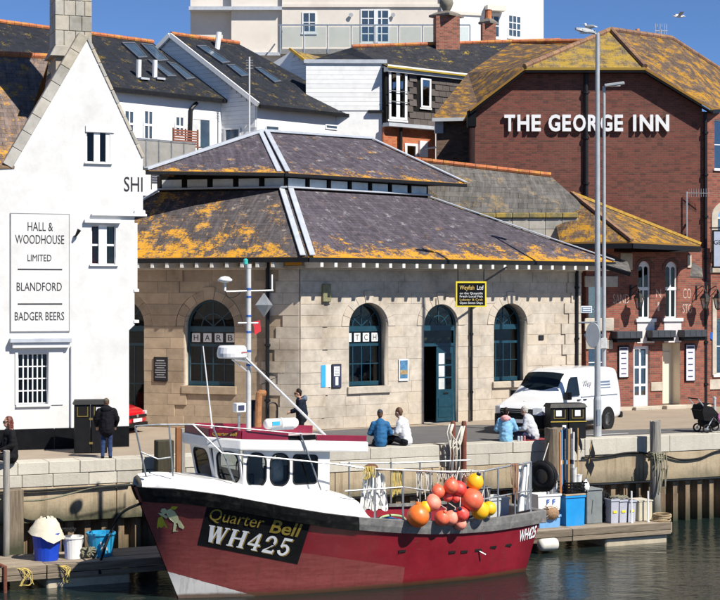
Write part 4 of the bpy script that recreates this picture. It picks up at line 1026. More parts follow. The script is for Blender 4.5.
for t in tw:
    a, b, z0, zs = t; r = (b-a)/2
    wn = panel('sash_window', archpoly(a, b, z0, zs), [archpoly(a+.07, (a+b)/2-.03, z0+.06, zs, r-.2), archpoly((a+b)/2+.03, b-.07, z0+.06, zs, r-.2)], .1, .17, M['trim'], ST)
    zm = z0+(zs+r-z0)*.52; MB().box(a+.02, b-.02, .08, .16, zm-.06, zm+.06).build('meeting_rail', M['trim'], wn)
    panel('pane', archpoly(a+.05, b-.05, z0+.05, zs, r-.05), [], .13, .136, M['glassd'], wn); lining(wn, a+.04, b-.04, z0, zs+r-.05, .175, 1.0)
    MB().box(a-.16, b+.2, -.1, .12, z0-.14, z0).build('sill', M['trim'], wn, bevel=.015)
    MB().box(a-.08, b+.14, -.03, 0, z0-.95, z0-.14).build('apron', mat('pale_pink_render', (.6,.55,.54), .8, .08, 3), wn)
    panel('arch_head', [(a-.14,zs-.05)]+[((a+b)/2-(r+.16)*math.cos(math.pi*i/12), zs+(r+.13)*math.sin(math.pi*i/12)) for i in range(13)]+[(b+.14,zs-.05)]+[((a+b)/2+(r+.01)*math.cos(math.pi*i/12), zs+(r+.01)*math.sin(math.pi*i/12)) for i in range(13)], [], -.02, .02, mat_brick('rubbed_brick', (.16,.05,.035), (.12,.04,.03), (.13,.09,.07)), ST)
# glazed door, recess, left shop windows
wn = window(ST, *dr, d=.1, cols=2, rows=3, fw=.12, bw=.09, sill=0, name='glazed_door', cur=[('l', M['curtain_w'])])
MB().box(dr[0]+.1, dr[1]-.1, .095, .12, dr[2]+.1, dr[2]+.42).build('kick_panel', M['trim'], wn)
cr = mat('cream_plaster', (.66,.58,.46), .8, .06, 2)
a, b, z0, z1 = rc
a += .004; b -= .004; z1 -= .004
MB().add([(a,.0,z0),(b,.0,z0),(b,.0,z1),(a,.0,z1),(a,.5,z0),(b,.5,z0),(b,.5,z1),(a,.5,z1)], [(4,5,6,7),(0,1,5,4),(1,2,6,5),(2,3,7,6),(3,0,4,7)]).build('entrance_recess', cr, ST)
MB().box(a+.12, b-.1, .46, .49, z0+.02, z0+2.05).build('inner_door', cr, ST, bevel=.01)
window(ST, *dl, d=.1, cols=2, rows=1, name='side_window'); window(ST, *dl2, d=.1, cols=2, rows=2, name='side_window')
for x0, y0, x1, y1 in ((584,276,617,287), (584,318,613,331), (585,340,612,349)):
    q = ST.rect(x0, y0, x1, y1); MB().box(q[0], q[1], -.07, .0, q[2], q[3]).build('stone_band', M['stone'], ST, bevel=.015)
for x0, y0, x1, y1 in ((620,253,632,270), (687,255,691,268), (650.5,382,662.5,391)):
    q = ST.rect(x0, y0, x1, y1); MB().box(q[0], q[1], -.05, .0, q[2], q[3]).build('corner_stone', M['stone'], ST, bevel=.015)
MB().box(su0, su1+.3, -.08, 0, -.05, .13).build('plinth', M['kerb'], ST); MB().box(rc[0]-.05, rc[1]+.05, -.35, 0.38, -.02, .14).build('door_step', M['kerb'], ST, bevel=.02); MB().box(dr[0]-.1, dr[1]+.1, -.3, .1, -.02, .115).build('door_step', M['kerb'], ST, bevel=.02)
ghost = mat('ghost_lettering', (.5,.36,.3), .9, .5, 9)
def gt(s_, x0, y0, x1, y1):
    q = ST.rect(x0, y0, x1, y1); text('painted_lettering', s_, ST, (q[0]+q[1])/2, q[2], -.004, q[3]-q[2], ghost, width=q[1]-q[0], ext=.002)
gt('SAND', 613,294,629,303.5); gt('N', 656,289,661,297.5); gt('I', 657.5,302,659.5,311); gt('CO', 683,288.5,691,298.5); gt('STO', 682.5,304,692,313)
# canopies, menu boards, lanterns
cm_ = mat('slate_grey_canopy', (.035,.04,.05), .6, .25, 6)
for x0, x1, y0, lb in ((616,641.5,331.3,'left of three dark planter canopies over brick shop front'), (651,675,330.3,'middle of three dark planter canopies over brick shop front'), (683,706,329.8,'right of three dark planter canopies over brick shop front')):
    a, b, z0, z1 = ST.rect(x0, y0, x1, y0+7.2, -.35)
    f = Frame('wall_canopy', ST.world(((a+b)/2, 0, z0)), ST.th, lb, 'canopy', 'canopies over brick shop front'); wd = (b-a)/2
    MB().prism([(-wd,0),(wd,0),(wd,z1-z0),(-wd,z1-z0)], -.42, 0).build('box', cm_, f, bevel=.012); MB().box(-wd+.05, wd-.05, -.36, -.02, -.14, .0).build('underside', M['black'], f)
    for k in range(4): MB().box(-wd+.02+k*wd*.5, -wd+k*wd*.5+wd*.46, -.432, -.42, .02, z1-z0-.02).build('front_panel', cm_, f)
for x0, x1, y0, y1, lb in ((618.5,629,346,378,'narrow pale menu board left of the glazed white door'), (685.5,695.5,344,381.5,'narrow pale menu board with black frame right of cream entrance')):
    f, wd, hh, t = board(ST, 'menu_board', lb, 'menu board', x0, y0, x1, y1, -.01, mat('lilac_paper', (.55,.55,.62), .6, .08), M['black'], .05, 'menu boards')
    for k in range(5): MB().box(-wd*.5, wd*.45, -t-.003, -t+.001, hh*(.12+k*.16), hh*(.15+k*.16)).build('print_line', M['navy'], f)
    MB().box(-wd*.7, wd*.7, -t-.003, -t+.001, hh*.88, hh*.94).build('heading', M['navy'], f)
lg = mat_glass('lantern_glass', (.7,.72,.7), .12)
for px, py, lb in ((639,310,'left wall lantern on scrolled iron bracket between shop windows'), (705,310,'middle black wall lantern near inn drainpipe'), (718,310,'right black wall lantern at frame edge')):
    u0, z0 = ST.uz(px, py, -.55); f = Frame('wall_lantern', ST.world((u0, -.55, z0)), ST.th, lb, 'lantern', 'wall lanterns')
    hb = .42
    MB().lathe([(.05,0),(.09,.04),(.1,.06)], n=6).build('base', M['iron'], f); MB().lathe([(.1,.06),(.2,.45)], n=6).build('glass', lg, f)
    MB().lathe([(.24,.45),(.1,.62),(.05,.66),(.06,.72),(.015,.8)], n=6).build('cap', M['iron'], f)
    for k in range(6): q = R(60*k); MB().tube([(.1*math.cos(q),.1*math.sin(q),.06),(.2*math.cos(q),.2*math.sin(q),.46)], .012, 4).build('rib', M['iron'], f)
    MB().lathe([(.03,.1),(.05,.2),(.03,.3)], n=8).build('bulb', M['paper'], f, smooth=True)
    MB().tube(spl([(0,0,.74),(0,.12,.92),(0,.35,.86),(0,.53,.78)]), .018, 5).build('bracket', M['iron'], f); MB().tube(spl([(0,.1,.8),(.0,.3,.65),(0,.53,.5)]), .014, 5).build('bracket_scroll', M['iron'], f); MB().box(-.04,.04,.53,.56,.4,.95).build('back_plate', M['iron'], f)
u0, z0 = ST.uz(711, 337); 
pq = RF.rect(709,331,715.5,341); f = Frame('blue_plaque', RF.world(((pq[0]+pq[1])/2,-.01,(pq[2]+pq[3])/2)), RF.th, 'round blue plaque on brick beside drainpipe', 'plaque')
MB().lathe([(0,-.03),(.15,-.03),(.16,0)], n=20, axis='y').build('disc', mat('plaque_blue', (.02,.1,.4), .4, .1), f)
# hipped roof of the store
e0 = Vector((ST.u(566,-.4), -.4, ST.uz(614,243.5,-.4)[1])); e1 = Vector((ST.u(700,-.4), -.4, e0.z)); m0 = Vector((ST.u(632,-.4),-.4,e0.z))
rd0 = ST.loc(at(572, 194, 60.5)); rd1 = ST.loc(at(598, 205, 61.2))
e1 = ST.loc(at(700.5,248,61.2)); e1.z = e0.z
up0 = ST.loc(at(548,192,61.4)); hpx = ST.loc(at(632,247.5,57.2)); hpx.z = e0.z
lf = ST.loc(at(560,246,58.0)); lf.z = e0.z
roof('roof_slope', [[hpx, e1, rd0]], M['tileY'], ST); roof('roof_slope', [[lf, hpx, rd0, up0]], M['tileY'], ST)
MB().bar(hpx+Vector((0,0,.05)), rd0+Vector((0,0,.05)), .16, .1).build('hip_tile', M['ridge2'], ST); MB().bar(e1+Vector((0,0,.05)), rd0+Vector((0,0,.05)), .16, .1).build('verge', mat('lichen_verge', (.5,.3,.05), .9, .4, 8), ST)
for p, q in ((hpx, e1), (lf, hpx)): MB().bar(p-Vector((0,0,.16)), q-Vector((0,0,.16)), .1, .18).build('gutter', M['iron'], ST)
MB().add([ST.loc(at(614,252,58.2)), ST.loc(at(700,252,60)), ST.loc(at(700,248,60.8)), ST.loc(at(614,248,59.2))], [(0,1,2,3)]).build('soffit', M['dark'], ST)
# small slate lean-to left of the windows
lp = [ST.loc(at(600,263,57)), ST.loc(at(631,272,56.2)), ST.loc(at(628,262,57.6)), ST.loc(at(604,252,58.4))]
roof('lean_to_roof', [lp], M['slateG'], ST); MB().bar(lp[0]-Vector((0,0,.1)), lp[1]-Vector((0,0,.1)), .08, .12).build('gutter', M['iron'], ST)
q = [ST.loc(at(690,276,59.3)), ST.loc(at(703,277,59.3)), ST.loc(at(702,268,60.2)), ST.loc(at(692,262,60.2))]; roof('lean_to_roof', [q], M['slateG'], ST)
# ------------------------------------------------------------ slate roofed outbuilding behind hall + parapet
OB = Frame('slate_outbuilding', at(520, 300, 61.5).to_2d(), R(5), 'grey slate roofed outbuilding with orange ridge behind the market hall', 'building')
a = OB.loc(at(400,159,61.3)); b = OB.loc(at(551,176.5,61.2)); c = OB.loc(at(640,252,56.6) if 0 else at(592,213,59.4)); d_ = OB.loc(at(452,212,59.8)); e_ = OB.loc(at(400,205,60.6))
roof('roof_slope', [[a, b, c], [a, c, d_, e_]], M['slateG'], OB)
n = 14
for i in range(n): MB().tube([a.lerp(b,(i+.02)/n)+Vector((0,0,.05)), a.lerp(b,(i+.98)/n)+Vector((0,0,.05))], .1, 8).build('ridge_tile', M['ridge'], OB)
MB().box(OB.loc(at(400,200,63)).x, OB.loc(at(590,200,63)).x, .2, .3, 0, 6.5).build('wall', M['brickold'], OB)
p0 = at(479,213,59.2); p1 = at(578,213,59.0)
PW = Frame('parapet_wall', (p0.x, p0.y, 0), math.atan2(p1.y-p0.y, p1.x-p0.x), 'short stone parapet wall with mossy coping right of hall roof', 'wall')
ln = (p1-p0).length; zt = p0.z; x = 0; i = 0
while x < ln-.05:
    e = min(x+.62, ln)
    for k in range(4): MB().box(x+.006, e-.006, hr.uniform(-.01,.01), .45, zt-.2-.42*(k+1)+.005, zt-.2-.42*k-.005).build('stone_block', M['chim'], PW, bevel=.012)
    MB().box(x+.004, e-.004, -.08, .55, zt-.195, zt).build('coping_stone', mat('mossy_coping', (.2,.17,.08), .95, .4, 7, dirt=(.5,.32,.03), dscale=2.5, damt=.9), PW, bevel=.025); x = e
# ------------------------------------------------------------ houses behind
def hip_tiles(fr, p, q, n, r=.1, m=None, nm='ridge_tile'):
    for i in range(n): MB().tube([p.lerp(q,(i+.02)/n)+Vector((0,0,.05)), p.lerp(q,(i+.98)/n)+Vector((0,0,.05))], r, 8).build(nm, m or M['ridge'], fr)
def skylight(fr, pts, name='skylight'):
    pts = [Vector(p) for p in pts]; c = sum(pts, Vector())/4; nn = (pts[1]-pts[0]).cross(pts[3]-pts[0]).normalized()
    if nn.z < 0: nn = -nn
    fo_ = [c+(p-c)*1.0+nn*.1 for p in pts]; lo_ = [c+(p-c)*1.0 for p in pts]; inn = [c+(p-c)*.86+nn*.1 for p in pts]
    sk = MB().add(lo_+fo_+inn, [(0,1,5,4),(1,2,6,5),(2,3,7,6),(3,0,4,7),(4,5,9,8),(5,6,10,9),(6,7,11,10),(7,4,8,11)]).build(name, M['skyframe'], fr)
    MB().add([p-nn*.02 for p in inn], [(0,1,2,3)]).build('pane', M['skyglass'], sk)
M['skyframe'] = mat('grey_skylight_frame', (.09,.1,.12), .5, .15)
M['skyglass'] = mat('skylight_glass', (.05,.08,.12), .12, .3, 2, bmp=0, spec=.5)
# row house 1: long white terrace, slate roof, eave falling to the right (recedes left to right towards us)
H2 = R(43); u43 = Vector((math.cos(H2), math.sin(H2), 0)); GA = R(60); b43 = Vector((-math.sin(GA), math.cos(GA), 0)); kx, ky = -math.sin(R(17)), math.cos(R(17))
hc = at(257, 104, 71.0); hc.z = 0              # front corner of the gabled white house
def gpt(px):                                    # distance back along its gable plane for a pixel column
    k = (px-CX)/F; return (hc.x-k*hc.y)/(k*b43.y-b43.x)
tcor = hc+b43*gpt(222)
T1 = Frame('white_terrace', tcor.to_2d(), H2, 'white rendered terrace with dark slate roof and two white flues behind pub', 'building')
def t1(px, py, off=0): return T1.uz(px, py, off)
x0, x1 = T1.u(-70), 0
ze = t1(215,103)[1]
panel('front_wall', [(x0,0),(x1,0),(x1,ze+.25),(x0,ze+.25)], [], .0, .3, M['white2'], T1)
for q, nm in (((123.5,110,134,138), 'sash_window'), ((143,110,153,140), 'sash_window'), ((174.5,116,184,138), 'sash_window')):
    r_ = T1.rect(*q); f = .12
    wn = panel(nm, rpoly(*r_), [rpoly(r_[0]+.07, r_[1]-.07, r_[2]+.07, r_[3]-.07)], -.05, .02, M['trim'], T1)
    zm = (r_[2]+r_[3])/2; MB().box(r_[0], r_[1], -.06, 0, zm-.05, zm+.05).build('meeting_rail', M['trim'], wn); um = (r_[0]+r_[1])/2; MB().box(um-.03, um+.03, -.055, 0, r_[2], r_[3]).build('glazing_bar', M['trim'], wn)
    MB().box(r_[0]+.05, r_[1]-.05, -.03, -.022, r_[2]+.05, r_[3]-.05).build('pane', M['glasso'] if 'glasso' in M else M['skyglass'], wn)
r_ = T1.rect(191,118,210.5,147); wn = panel('balcony_door', rpoly(*r_), [rpoly(r_[0]+.08, r_[1]-.08, r_[2], r_[3]-.08)], -.05, .02, M['trim'], T1); MB().box(r_[0]+.05, r_[1]-.05, -.03, -.022, r_[2], r_[3]-.05).build('pane', M['skyglass'], wn); MB().box(r_[0]+.06, r_[0]+.5, -.045, -.032, r_[2], r_[3]-.1).build('blind', M['blind'], wn)
tr_ = hc+b43*gpt(153); rzz = CAMZ+(HY-43)/F*tr_.y; ry_ = gpt(153)-gpt(222)
ea = Vector((x0,-.3,ze+.2)); eb = Vector((x1,-.3,ze+.2)); rb = Vector((kx*ry_,ky*ry_,rzz)); ra = Vector((x0,ky*ry_,rzz)); ry_ *= ky
rf = roof('roof_slope', [[ea, eb, rb, ra]], M['slateB'], T1); roof('roof_slope', [[ra, rb, rb+Vector((0,ry_+.3,-(rb.z-ea.z))), ra+Vector((0,ry_+.3,-(rb.z-ea.z)))]], M['slateB'], T1)
hip_tiles(T1, ra, rb, 36)
MB().bar(ea-Vector((0,.02,.12)), eb-Vector((0,.02,.12)), .12, .16).build('gutter', M['iron'], T1)
def onroof(px, py):    # pixel -> point on the front slope of T1
    A, B, Cc_ = T1.world(ea), T1.world(eb), T1.world(rb); nn = (B-A).cross(Cc_-A); o_ = Vector((0,0,CAMZ)); d = Vector(((px-CX)/F,1,(HY-py)/F)); return T1.loc(o_+d*((A-o_).dot(nn)/d.dot(nn)))
for q in (((121,44),(134,44),(147,59),(138,59.5)), ((140,45),(152,46),(168,62),(158,63)), ((147,61),(155,63),(176,78),(167,78)), ((166,63),(175,65),(195,80),(186,81))):
    skylight(T1, [onroof(*p) for p in q])
for px in (137.5, 153.5):
    b = onroof(px+1, 77); MB().tube([b-Vector((0,0,.1)), b+Vector((-.05,-.1,.75))], .12, 8).build('flue', M['trim'], T1); MB().box(b.x-.1, b.x+.35, b.y-.35, b.y+.1, b.z-.14, b.z-.05).build('flue_flashing', M['lead'], T1)
mb = MB().tube([(T1.u(197,-.1),-.1,t1(197,103,-.1)[1]), (T1.u(191,-.1),-.1,t1(191,109,-.1)[1]), (T1.u(190,-.1),-.1,t1(190,145,-.1)[1])], .09, 8); mb.build('drainpipe', M['iron'], T1)
# timber trellis panel and glass balcony
tr = T1.rect(174,131.5,198.5,147,-1.5)
TR = Frame('timber_trellis', T1.world((tr[0],-1.5,tr[2])), T1.th, 'red brown slatted timber screen on the white terrace balcony', 'screen')
for k in range(7): MB().box(0, tr[1]-tr[0], 0, .03, k*.11, k*.11+.07).build('slat', mat('red_timber', (.22,.07,.04), .7, .3), TR)
for x in (0, (tr[1]-tr[0])/2, tr[1]-tr[0]): MB().box(x-.03, x+.03, .03, .08, -.3, .8).build('post', M['rust'], TR)
b0, b1 = T1.u(133,-2.2), T1.u(196,-2.2); zb_ = t1(160,172,-2.2)[1]; zt_ = t1(140,140,-2.2)[1]
GB = Frame('glass_balustrade', T1.world((b0,-2.2,zb_)), T1.th, 'frosted glass balcony panels of white terrace behind hall roof', 'balustrade')
for k in range(5): a_, b_ = (b1-b0)*k/5, (b1-b0)*(k+1)/5; MB().box(a_+.03, b_-.03, 0, .02, .1, zt_-zb_).build('glass_panel', mat('smoky_panel', (.3,.29,.27), .25, .2, 2), GB); MB().box(a_-.025, a_+.025, -.03, .05, 0, zt_-zb_+.05).build('post', M['metal'], GB)
MB().box(0, b1-b0, -.03, .05, zt_-zb_+.01, zt_-zb_+.08).build('handrail', M['metal'], GB)
# row house 2: next gable with its roof running right
def house2():
    f = Frame('white_house', hc.to_2d(), H2, 'white weatherboarded gabled house with slate roof behind market hall', 'building')
    zE = CAMZ+(HY-105)/F*hc.y; dA = gpt(173); pA = hc+b43*dA; zA = CAMZ+(HY-35)/F*pA.y
    G = Sub(f, (hc+b43*13).to_2d(), GA-R(90)); L_ = 13.0      # gable plane: local x runs from the back corner (0) to the front corner (13)
    ax = L_-dA; zb2 = zA-(zA-zE)*1.0
    panel('gable_wall', [(0,5),(L_,5),(L_,zE),(ax,zA),(0,zA-(zA-zE)*ax/dA)], [], 0, .2, M['clap'], G)
    z = zE-1.0
    while z < zA-.15:
        t = max(0, (z+.19-zE)/(zA-zE)); MB().box(max(0, ax-dA*(1-t)+.05) if z > zE else 1, L_-dA*t-.06, -.035, 0, z, z+.19).build('weatherboard', M['clap'], G); z += .2
    uE = 0; k = (364-CX)/F; uE = (k*hc.y-hc.x)/(u43.x-k*u43.y); k2 = (239-CX)/F; uR = (k2*pA.y-pA.x)/(u43.x-k2*u43.y)
    e0 = Vector((-.12,-.3,zE)); e1 = Vector((uE+.2,-.3,zE)); p0 = Vector((-.12+kx*dA,ky*dA,zA)); pr = Vector((uR+kx*dA,ky*dA,zA))
    roof('roof_slope', [[e0, e1, pr, p0]], M['slateB'], f); roof('roof_slope', [[p0, pr, Vector((uR+kx*dA,ky*dA*2,zE)), Vector((-.12+2*kx*dA,ky*dA*2,zE))]], M['slateB'], f)
    hip_tiles(f, p0, pr, 10)
    MB().bar(p0+Vector((-.06,0,-.02)), e0+Vector((-.06,0,-.02)), .12, .2).build('verge_board', M['trim'], f)
    MB().bar(p0+Vector((-.06,0,-.02)), Vector((-.18+kx*dA*1.6,ky*dA*1.6,zA-(zA-zE)*.6)), .14, .2).build('verge_board', M['trim'], f)
    Wl = Sub(f, hc.to_2d(), H2); l = Wl.u(386)
    panel('front_wall', rpoly(0, uE+.3, 4, zE-.05), [], 0, .3, M['white2'], Wl)
    for q in ((265,125.5,279,131.5), (325,125,345,130)):
        r_ = Wl.rect(*q); wn = panel('window', rpoly(*r_), [rpoly(r_[0]+.06, r_[1]-.06, r_[2]+.06, r_[3]-.06)], -.05, .02, M['trim'], Wl); MB().box(r_[0]+.04, r_[1]-.04, -.03, -.02, r_[2]+.04, r_[3]-.04).build('pane', M['skyglass'], wn)
    MB().bar(e0-Vector((0,.06,.1)), e1-Vector((0,.06,.1)), .12, .15).build('gutter', M['iron'], f)
    r_ = G.rect(225,128,241,143); wn = panel('window', rpoly(*r_), [rpoly(r_[0]+.08, r_[1]-.08, r_[2]+.08, r_[3]-.08)], -.07, -.03, M['trim'], G); MB().box(r_[0]+.04, r_[1]-.04, -.05, -.04, r_[2]+.04, r_[3]-.04).build('pane', M['skyglass'], wn)
    xx = Wl.u(347); MB().tube([(xx,-.15,zE-.1),(xx,-.15,zE-.5),(xx,-.15,6)], .1, 8).build('drainpipe', M['iron'], f); MB().tube([(Wl.u(355),-.2,zE-.1),(Wl.u(354),-.2,zE-.5),(xx,-.15,zE-.8)], .09, 8).build('drainpipe', M['iron'], f)
    A, B, D = e0, e1, p0
    def on(px, py):
        Aw, Bw, Dw = f.world(A), f.world(B), f.world(D); nn = (Bw-Aw).cross(Dw-Aw); o_ = Vector((0,0,CAMZ)); d = Vector(((px-CX)/F,1,(HY-py)/F)); return f.loc(o_+d*((Aw-o_).dot(nn)/d.dot(nn)))
    for q in (((196,47),(205,47),(230,64),(222,65)), ((226,66),(234,66),(250,77),(241,78)), ((254,69),(260,69),(281,83),(274,84))): skylight(f, [on(*p) for p in q])
    b = on(217,48); MB().tube([b-Vector((0,0,.1)), b+Vector((.12,0,.75))], .13, 8).build('flue', M['trim'], f)
    # aerial pole
    m_ = at(249.5,110,70.4); mt_ = at(249.5,57,70.4)
    ap_ = Frame('roof_aerial', m_, 0, 'thin white aerial pole against slate roof of white house', 'aerial'); h = mt_.z-m_.z
    MB().tube([(0,0,-1.2),(0,0,h)], .035, 6).build('mast', M['trim'], ap_)
    for k in range(4): MB().tube([(-.16,0,h-.15-k*.12),(.16,0,h-.15-k*.12)], .014, 4).build('element', M['alu'], ap_)
house2()
# white weatherboard gable behind, with flat-topped board wall and tile-hung wing
def wing():
    f = Frame('white_boarded_house', at(400,300,76).to_2d(), R(0), 'white weatherboarded house with lichen-edged gable and tile-hung wing', 'building')
    gc = at(368, 110, 79.0); d9 = lambda px: (gc.x-(px-CX)/F*gc.y)/((px-CX)/F*b43.y-b43.x)
    dA = d9(292); pA = gc+b43*dA; zA = CAMZ+(HY-51)/F*pA.y; zE = CAMZ+(HY-110)/F*gc.y
    G = Sub(f, (gc+b43*12).to_2d(), GA-R(90)); L_ = 12.0; ax = L_-dA; zl = zA-(zA-zE)*ax/dA*.6
    panel('gable_wall', [(0,6),(L_,6),(L_,zE),(ax,zA),(0,zl)], [], 0, .2, M['clap'], G)
    z = zE-.6
    while z < zA-.2:
        t = max(0, (z+.2-zE)/(zA-zE)); MB().box(ax-.8+min(.8,.8*t*1.1) if z > zE else 1, L_-dA*t-.05, -.03, 0, z, z+.2).build('weatherboard', M['clap'], G); z += .21
    roof('roof_slope', [[(L_+.1,-.2,zE), (L_+.1,3,zE), (ax,3,zA+.05), (ax,-.2,zA+.05)]], M['tileY2'], G)
    MB().bar((ax,-.22,zA+.08), (L_+.1,-.22,zE+.03), .12, .14, up=(0,1,0)).build('verge', mat('yellow_verge', (.45,.27,.03), .9, .4, 6), G)
    # flat board wall
    W = Sub(f, at(366,300,74.3).to_2d(), R(1)); q = W.rect(306,62,386,110.5)
    panel('board_wall', [(q[0],7),(q[1],7),(q[1],q[3]),(q[0],q[3])], [], 0, .2, M['clap'], W)
    z = q[2]
    while z < q[3]-.1: MB().box(q[0], q[1], -.035, 0, z, z+.2).build('weatherboard', M['clap'], W); z += .21
    MB().box(q[0]-.1, q[1]+.05, -.12, .3, q[3]-.08, q[3]+.1).build('lead_cap', M['lead'], W); MB().box(W.u(368), q[1]+.1, -.2, .1, q[2]-.12, q[2]).build('gutter', M['iron'], W)
    ww = W.rect(366,112,387,150); panel('lower_wall', rpoly(ww[0],ww[1],5,ww[3]), [], .05, .3, M['white2'], W)
    # tile hung wing
    T = Sub(f, at(386,300,74.0).to_2d(), R(38)); q = list(T.rect(386,64,468,124)); q[3] = T.uz(386,65)[1]; q[2] = T.uz(386,122)[1]
    panel('wing_wall', rpoly(0, T.u(470), q[2]-.1, q[3]-.1), [], .0, .3, M['dark'], T)
    tw_, th_ = .46, .29; z = q[2]; r_ = 0; ud = T.rect(388,70,406,120); uw = T.rect(420,78.5,430,108)
    while z < q[3]-.35:
        x = T.u(407)+(r_ % 2)*tw_/2-.1
        while x < T.u(468):
            if not (x+tw_ > uw[0]-.05 and x < uw[1]+.05 and z+th_ > uw[2]-.05 and z < uw[3]+.05):
                MB().add([(x+.008,-.05+hr.uniform(-.008,.008),z),(x+tw_-.008,-.05+hr.uniform(-.008,.008),z),(x+tw_-.008,-.012,z+th_+.03),(x+.008,-.012,z+th_+.03),(x+.008,0,z),(x+tw_-.008,0,z)], [(0,1,2,3),(0,4,5,1)]).build('hung_tile', M['tilehung'], T)
            x += tw_
        z += th_; r_ += 1
    MB().box(-.05, T.u(470), -.22, .1, q[3]-.32, q[3]).build('fascia', M['trim'], T)
    dz = (ud[0], ud[1], ud[2], ud[3]); window(T, *dz, d=-.1, cols=2, rows=1, fw=.12, bw=.22, sill=.1, name='french_window', lin=False, cur=[('a', M['blind'])]); window(T, *uw, d=-.1, cols=1, rows=1, fw=.09, sill=.08, name='window', lin=False, cur=[('a', M['dark'])])
    rr = T.rect(388,88,406,92); 
    for z in (rr[2], rr[2]-.5): MB().box(ud[0]-.1, ud[1]+.1, -.2, -.17, z, z+.03).build('guard_rail', M['metal'], T)
    MB().box(-.1, T.u(440), -.35, .1, q[2]-.22, q[2]-.05).build('lead_ledge', M['lead'], T)
    # orange brick below
    ob = T.rect(386,132,436,170); panel('brick_wall', rpoly(-.02, ob[1], 4, q[2]-.2), [], .05, .3, M['orange'], T)
    dd = T.rect(405,143.5,417.5,162); window(T, *dd, d=-.03, cols=1, rows=1, fw=.12, sill=0, name='brick_wall_window', lin=False, cur=[('a', M['dark'])]); vv = T.rect(419,141,427,157); MB().box(vv[0], vv[1], -.08, .06, vv[2], vv[3]).build('vent_panel', M['trim'], T); MB().tube([((vv[0]+vv[1])/2,-.1,(vv[2]+vv[3])/2),(vv[1]+.4,-.16,(vv[2]+vv[3])/2+.1)], .05, 6).build('flue', M['trim'], T)
    MB().tube([(T.u(399.5),-.1,q[2]-.2),(T.u(399.5),-.1,6)], .08, 8).build('drainpipe', M['iron'], T)
    # roof over wing: dark slate, heavy lichen to the right
    A = T.loc(T.world((-.2,-.35,T.uz(386,66,-.35)[1]))); B = T.loc(T.world((T.u(470),-.35,T.uz(386,66,-.35)[1]))); Cq = T.loc(at(560,41,82)); D = T.loc(at(352,47.5,79.5)); Bq = T.loc(at(480,62,77))
    roof('roof_slope', [[A, B, Cq, D]], M['slateW'], T); hip_tiles(T, D, Cq, 28)
    roof('roof_slope', [[T.loc(at(312,60,76.5)), T.loc(at(386,62,75.2)), A, D, T.loc(at(340,51,79.6))]], M['slateB'], T)
M['slateW'] = mat_slate('wing_slate', (.016,.018,.025), (.03,.03,.034), lichen=(.4,.28,.03), eave=.26, amount=.4, lscale=1.3, vtop=3.5, streak=.2, white=.1)
wing()
# roof of the inn's rear wing, very lichened, with old brick wall below
def rear():
    f = Frame('old_brick_wing', at(470,300,66).to_2d(), R(0), 'old brown brick wing with heavily lichened roof left of the inn gable', 'building')
    W = Sub(f, at(436,300,65.5).to_2d(), R(4)); q = W.rect(437,118,480,172)
    panel('wall', rpoly(q[0], q[1]+.4, 3, q[3]), [], 0, .3, M['brickold'], W)
    A = W.loc(at(432,118,65)); B = W.loc(at(482,117,65.2)); Cq = W.loc(at(560,58,73)); D = W.loc(at(512,43,77)); E = W.loc(at(470,74,72))
    roof('roof_slope', [[A, B, W.loc(at(531,68,66.5)), W.loc(at(612,32,70)), W.loc(at(585,41.5,76)), D, W.loc(at(468,73,71.5))]], M['tileY'], W)
    MB().bar(A-Vector((0,0,.08)), B-Vector((0,0,.08)), .12, .14).build('gutter', M['greyp'], W)
    MB().box(q[0]-.1, q[0]+.25, -.1, .1, q[3]-.65, q[3]-.1).build('gutter_outlet', M['greyp'], W)
    hip_tiles(W, D, W.loc(at(597,41.5,75)), 10)
rear()
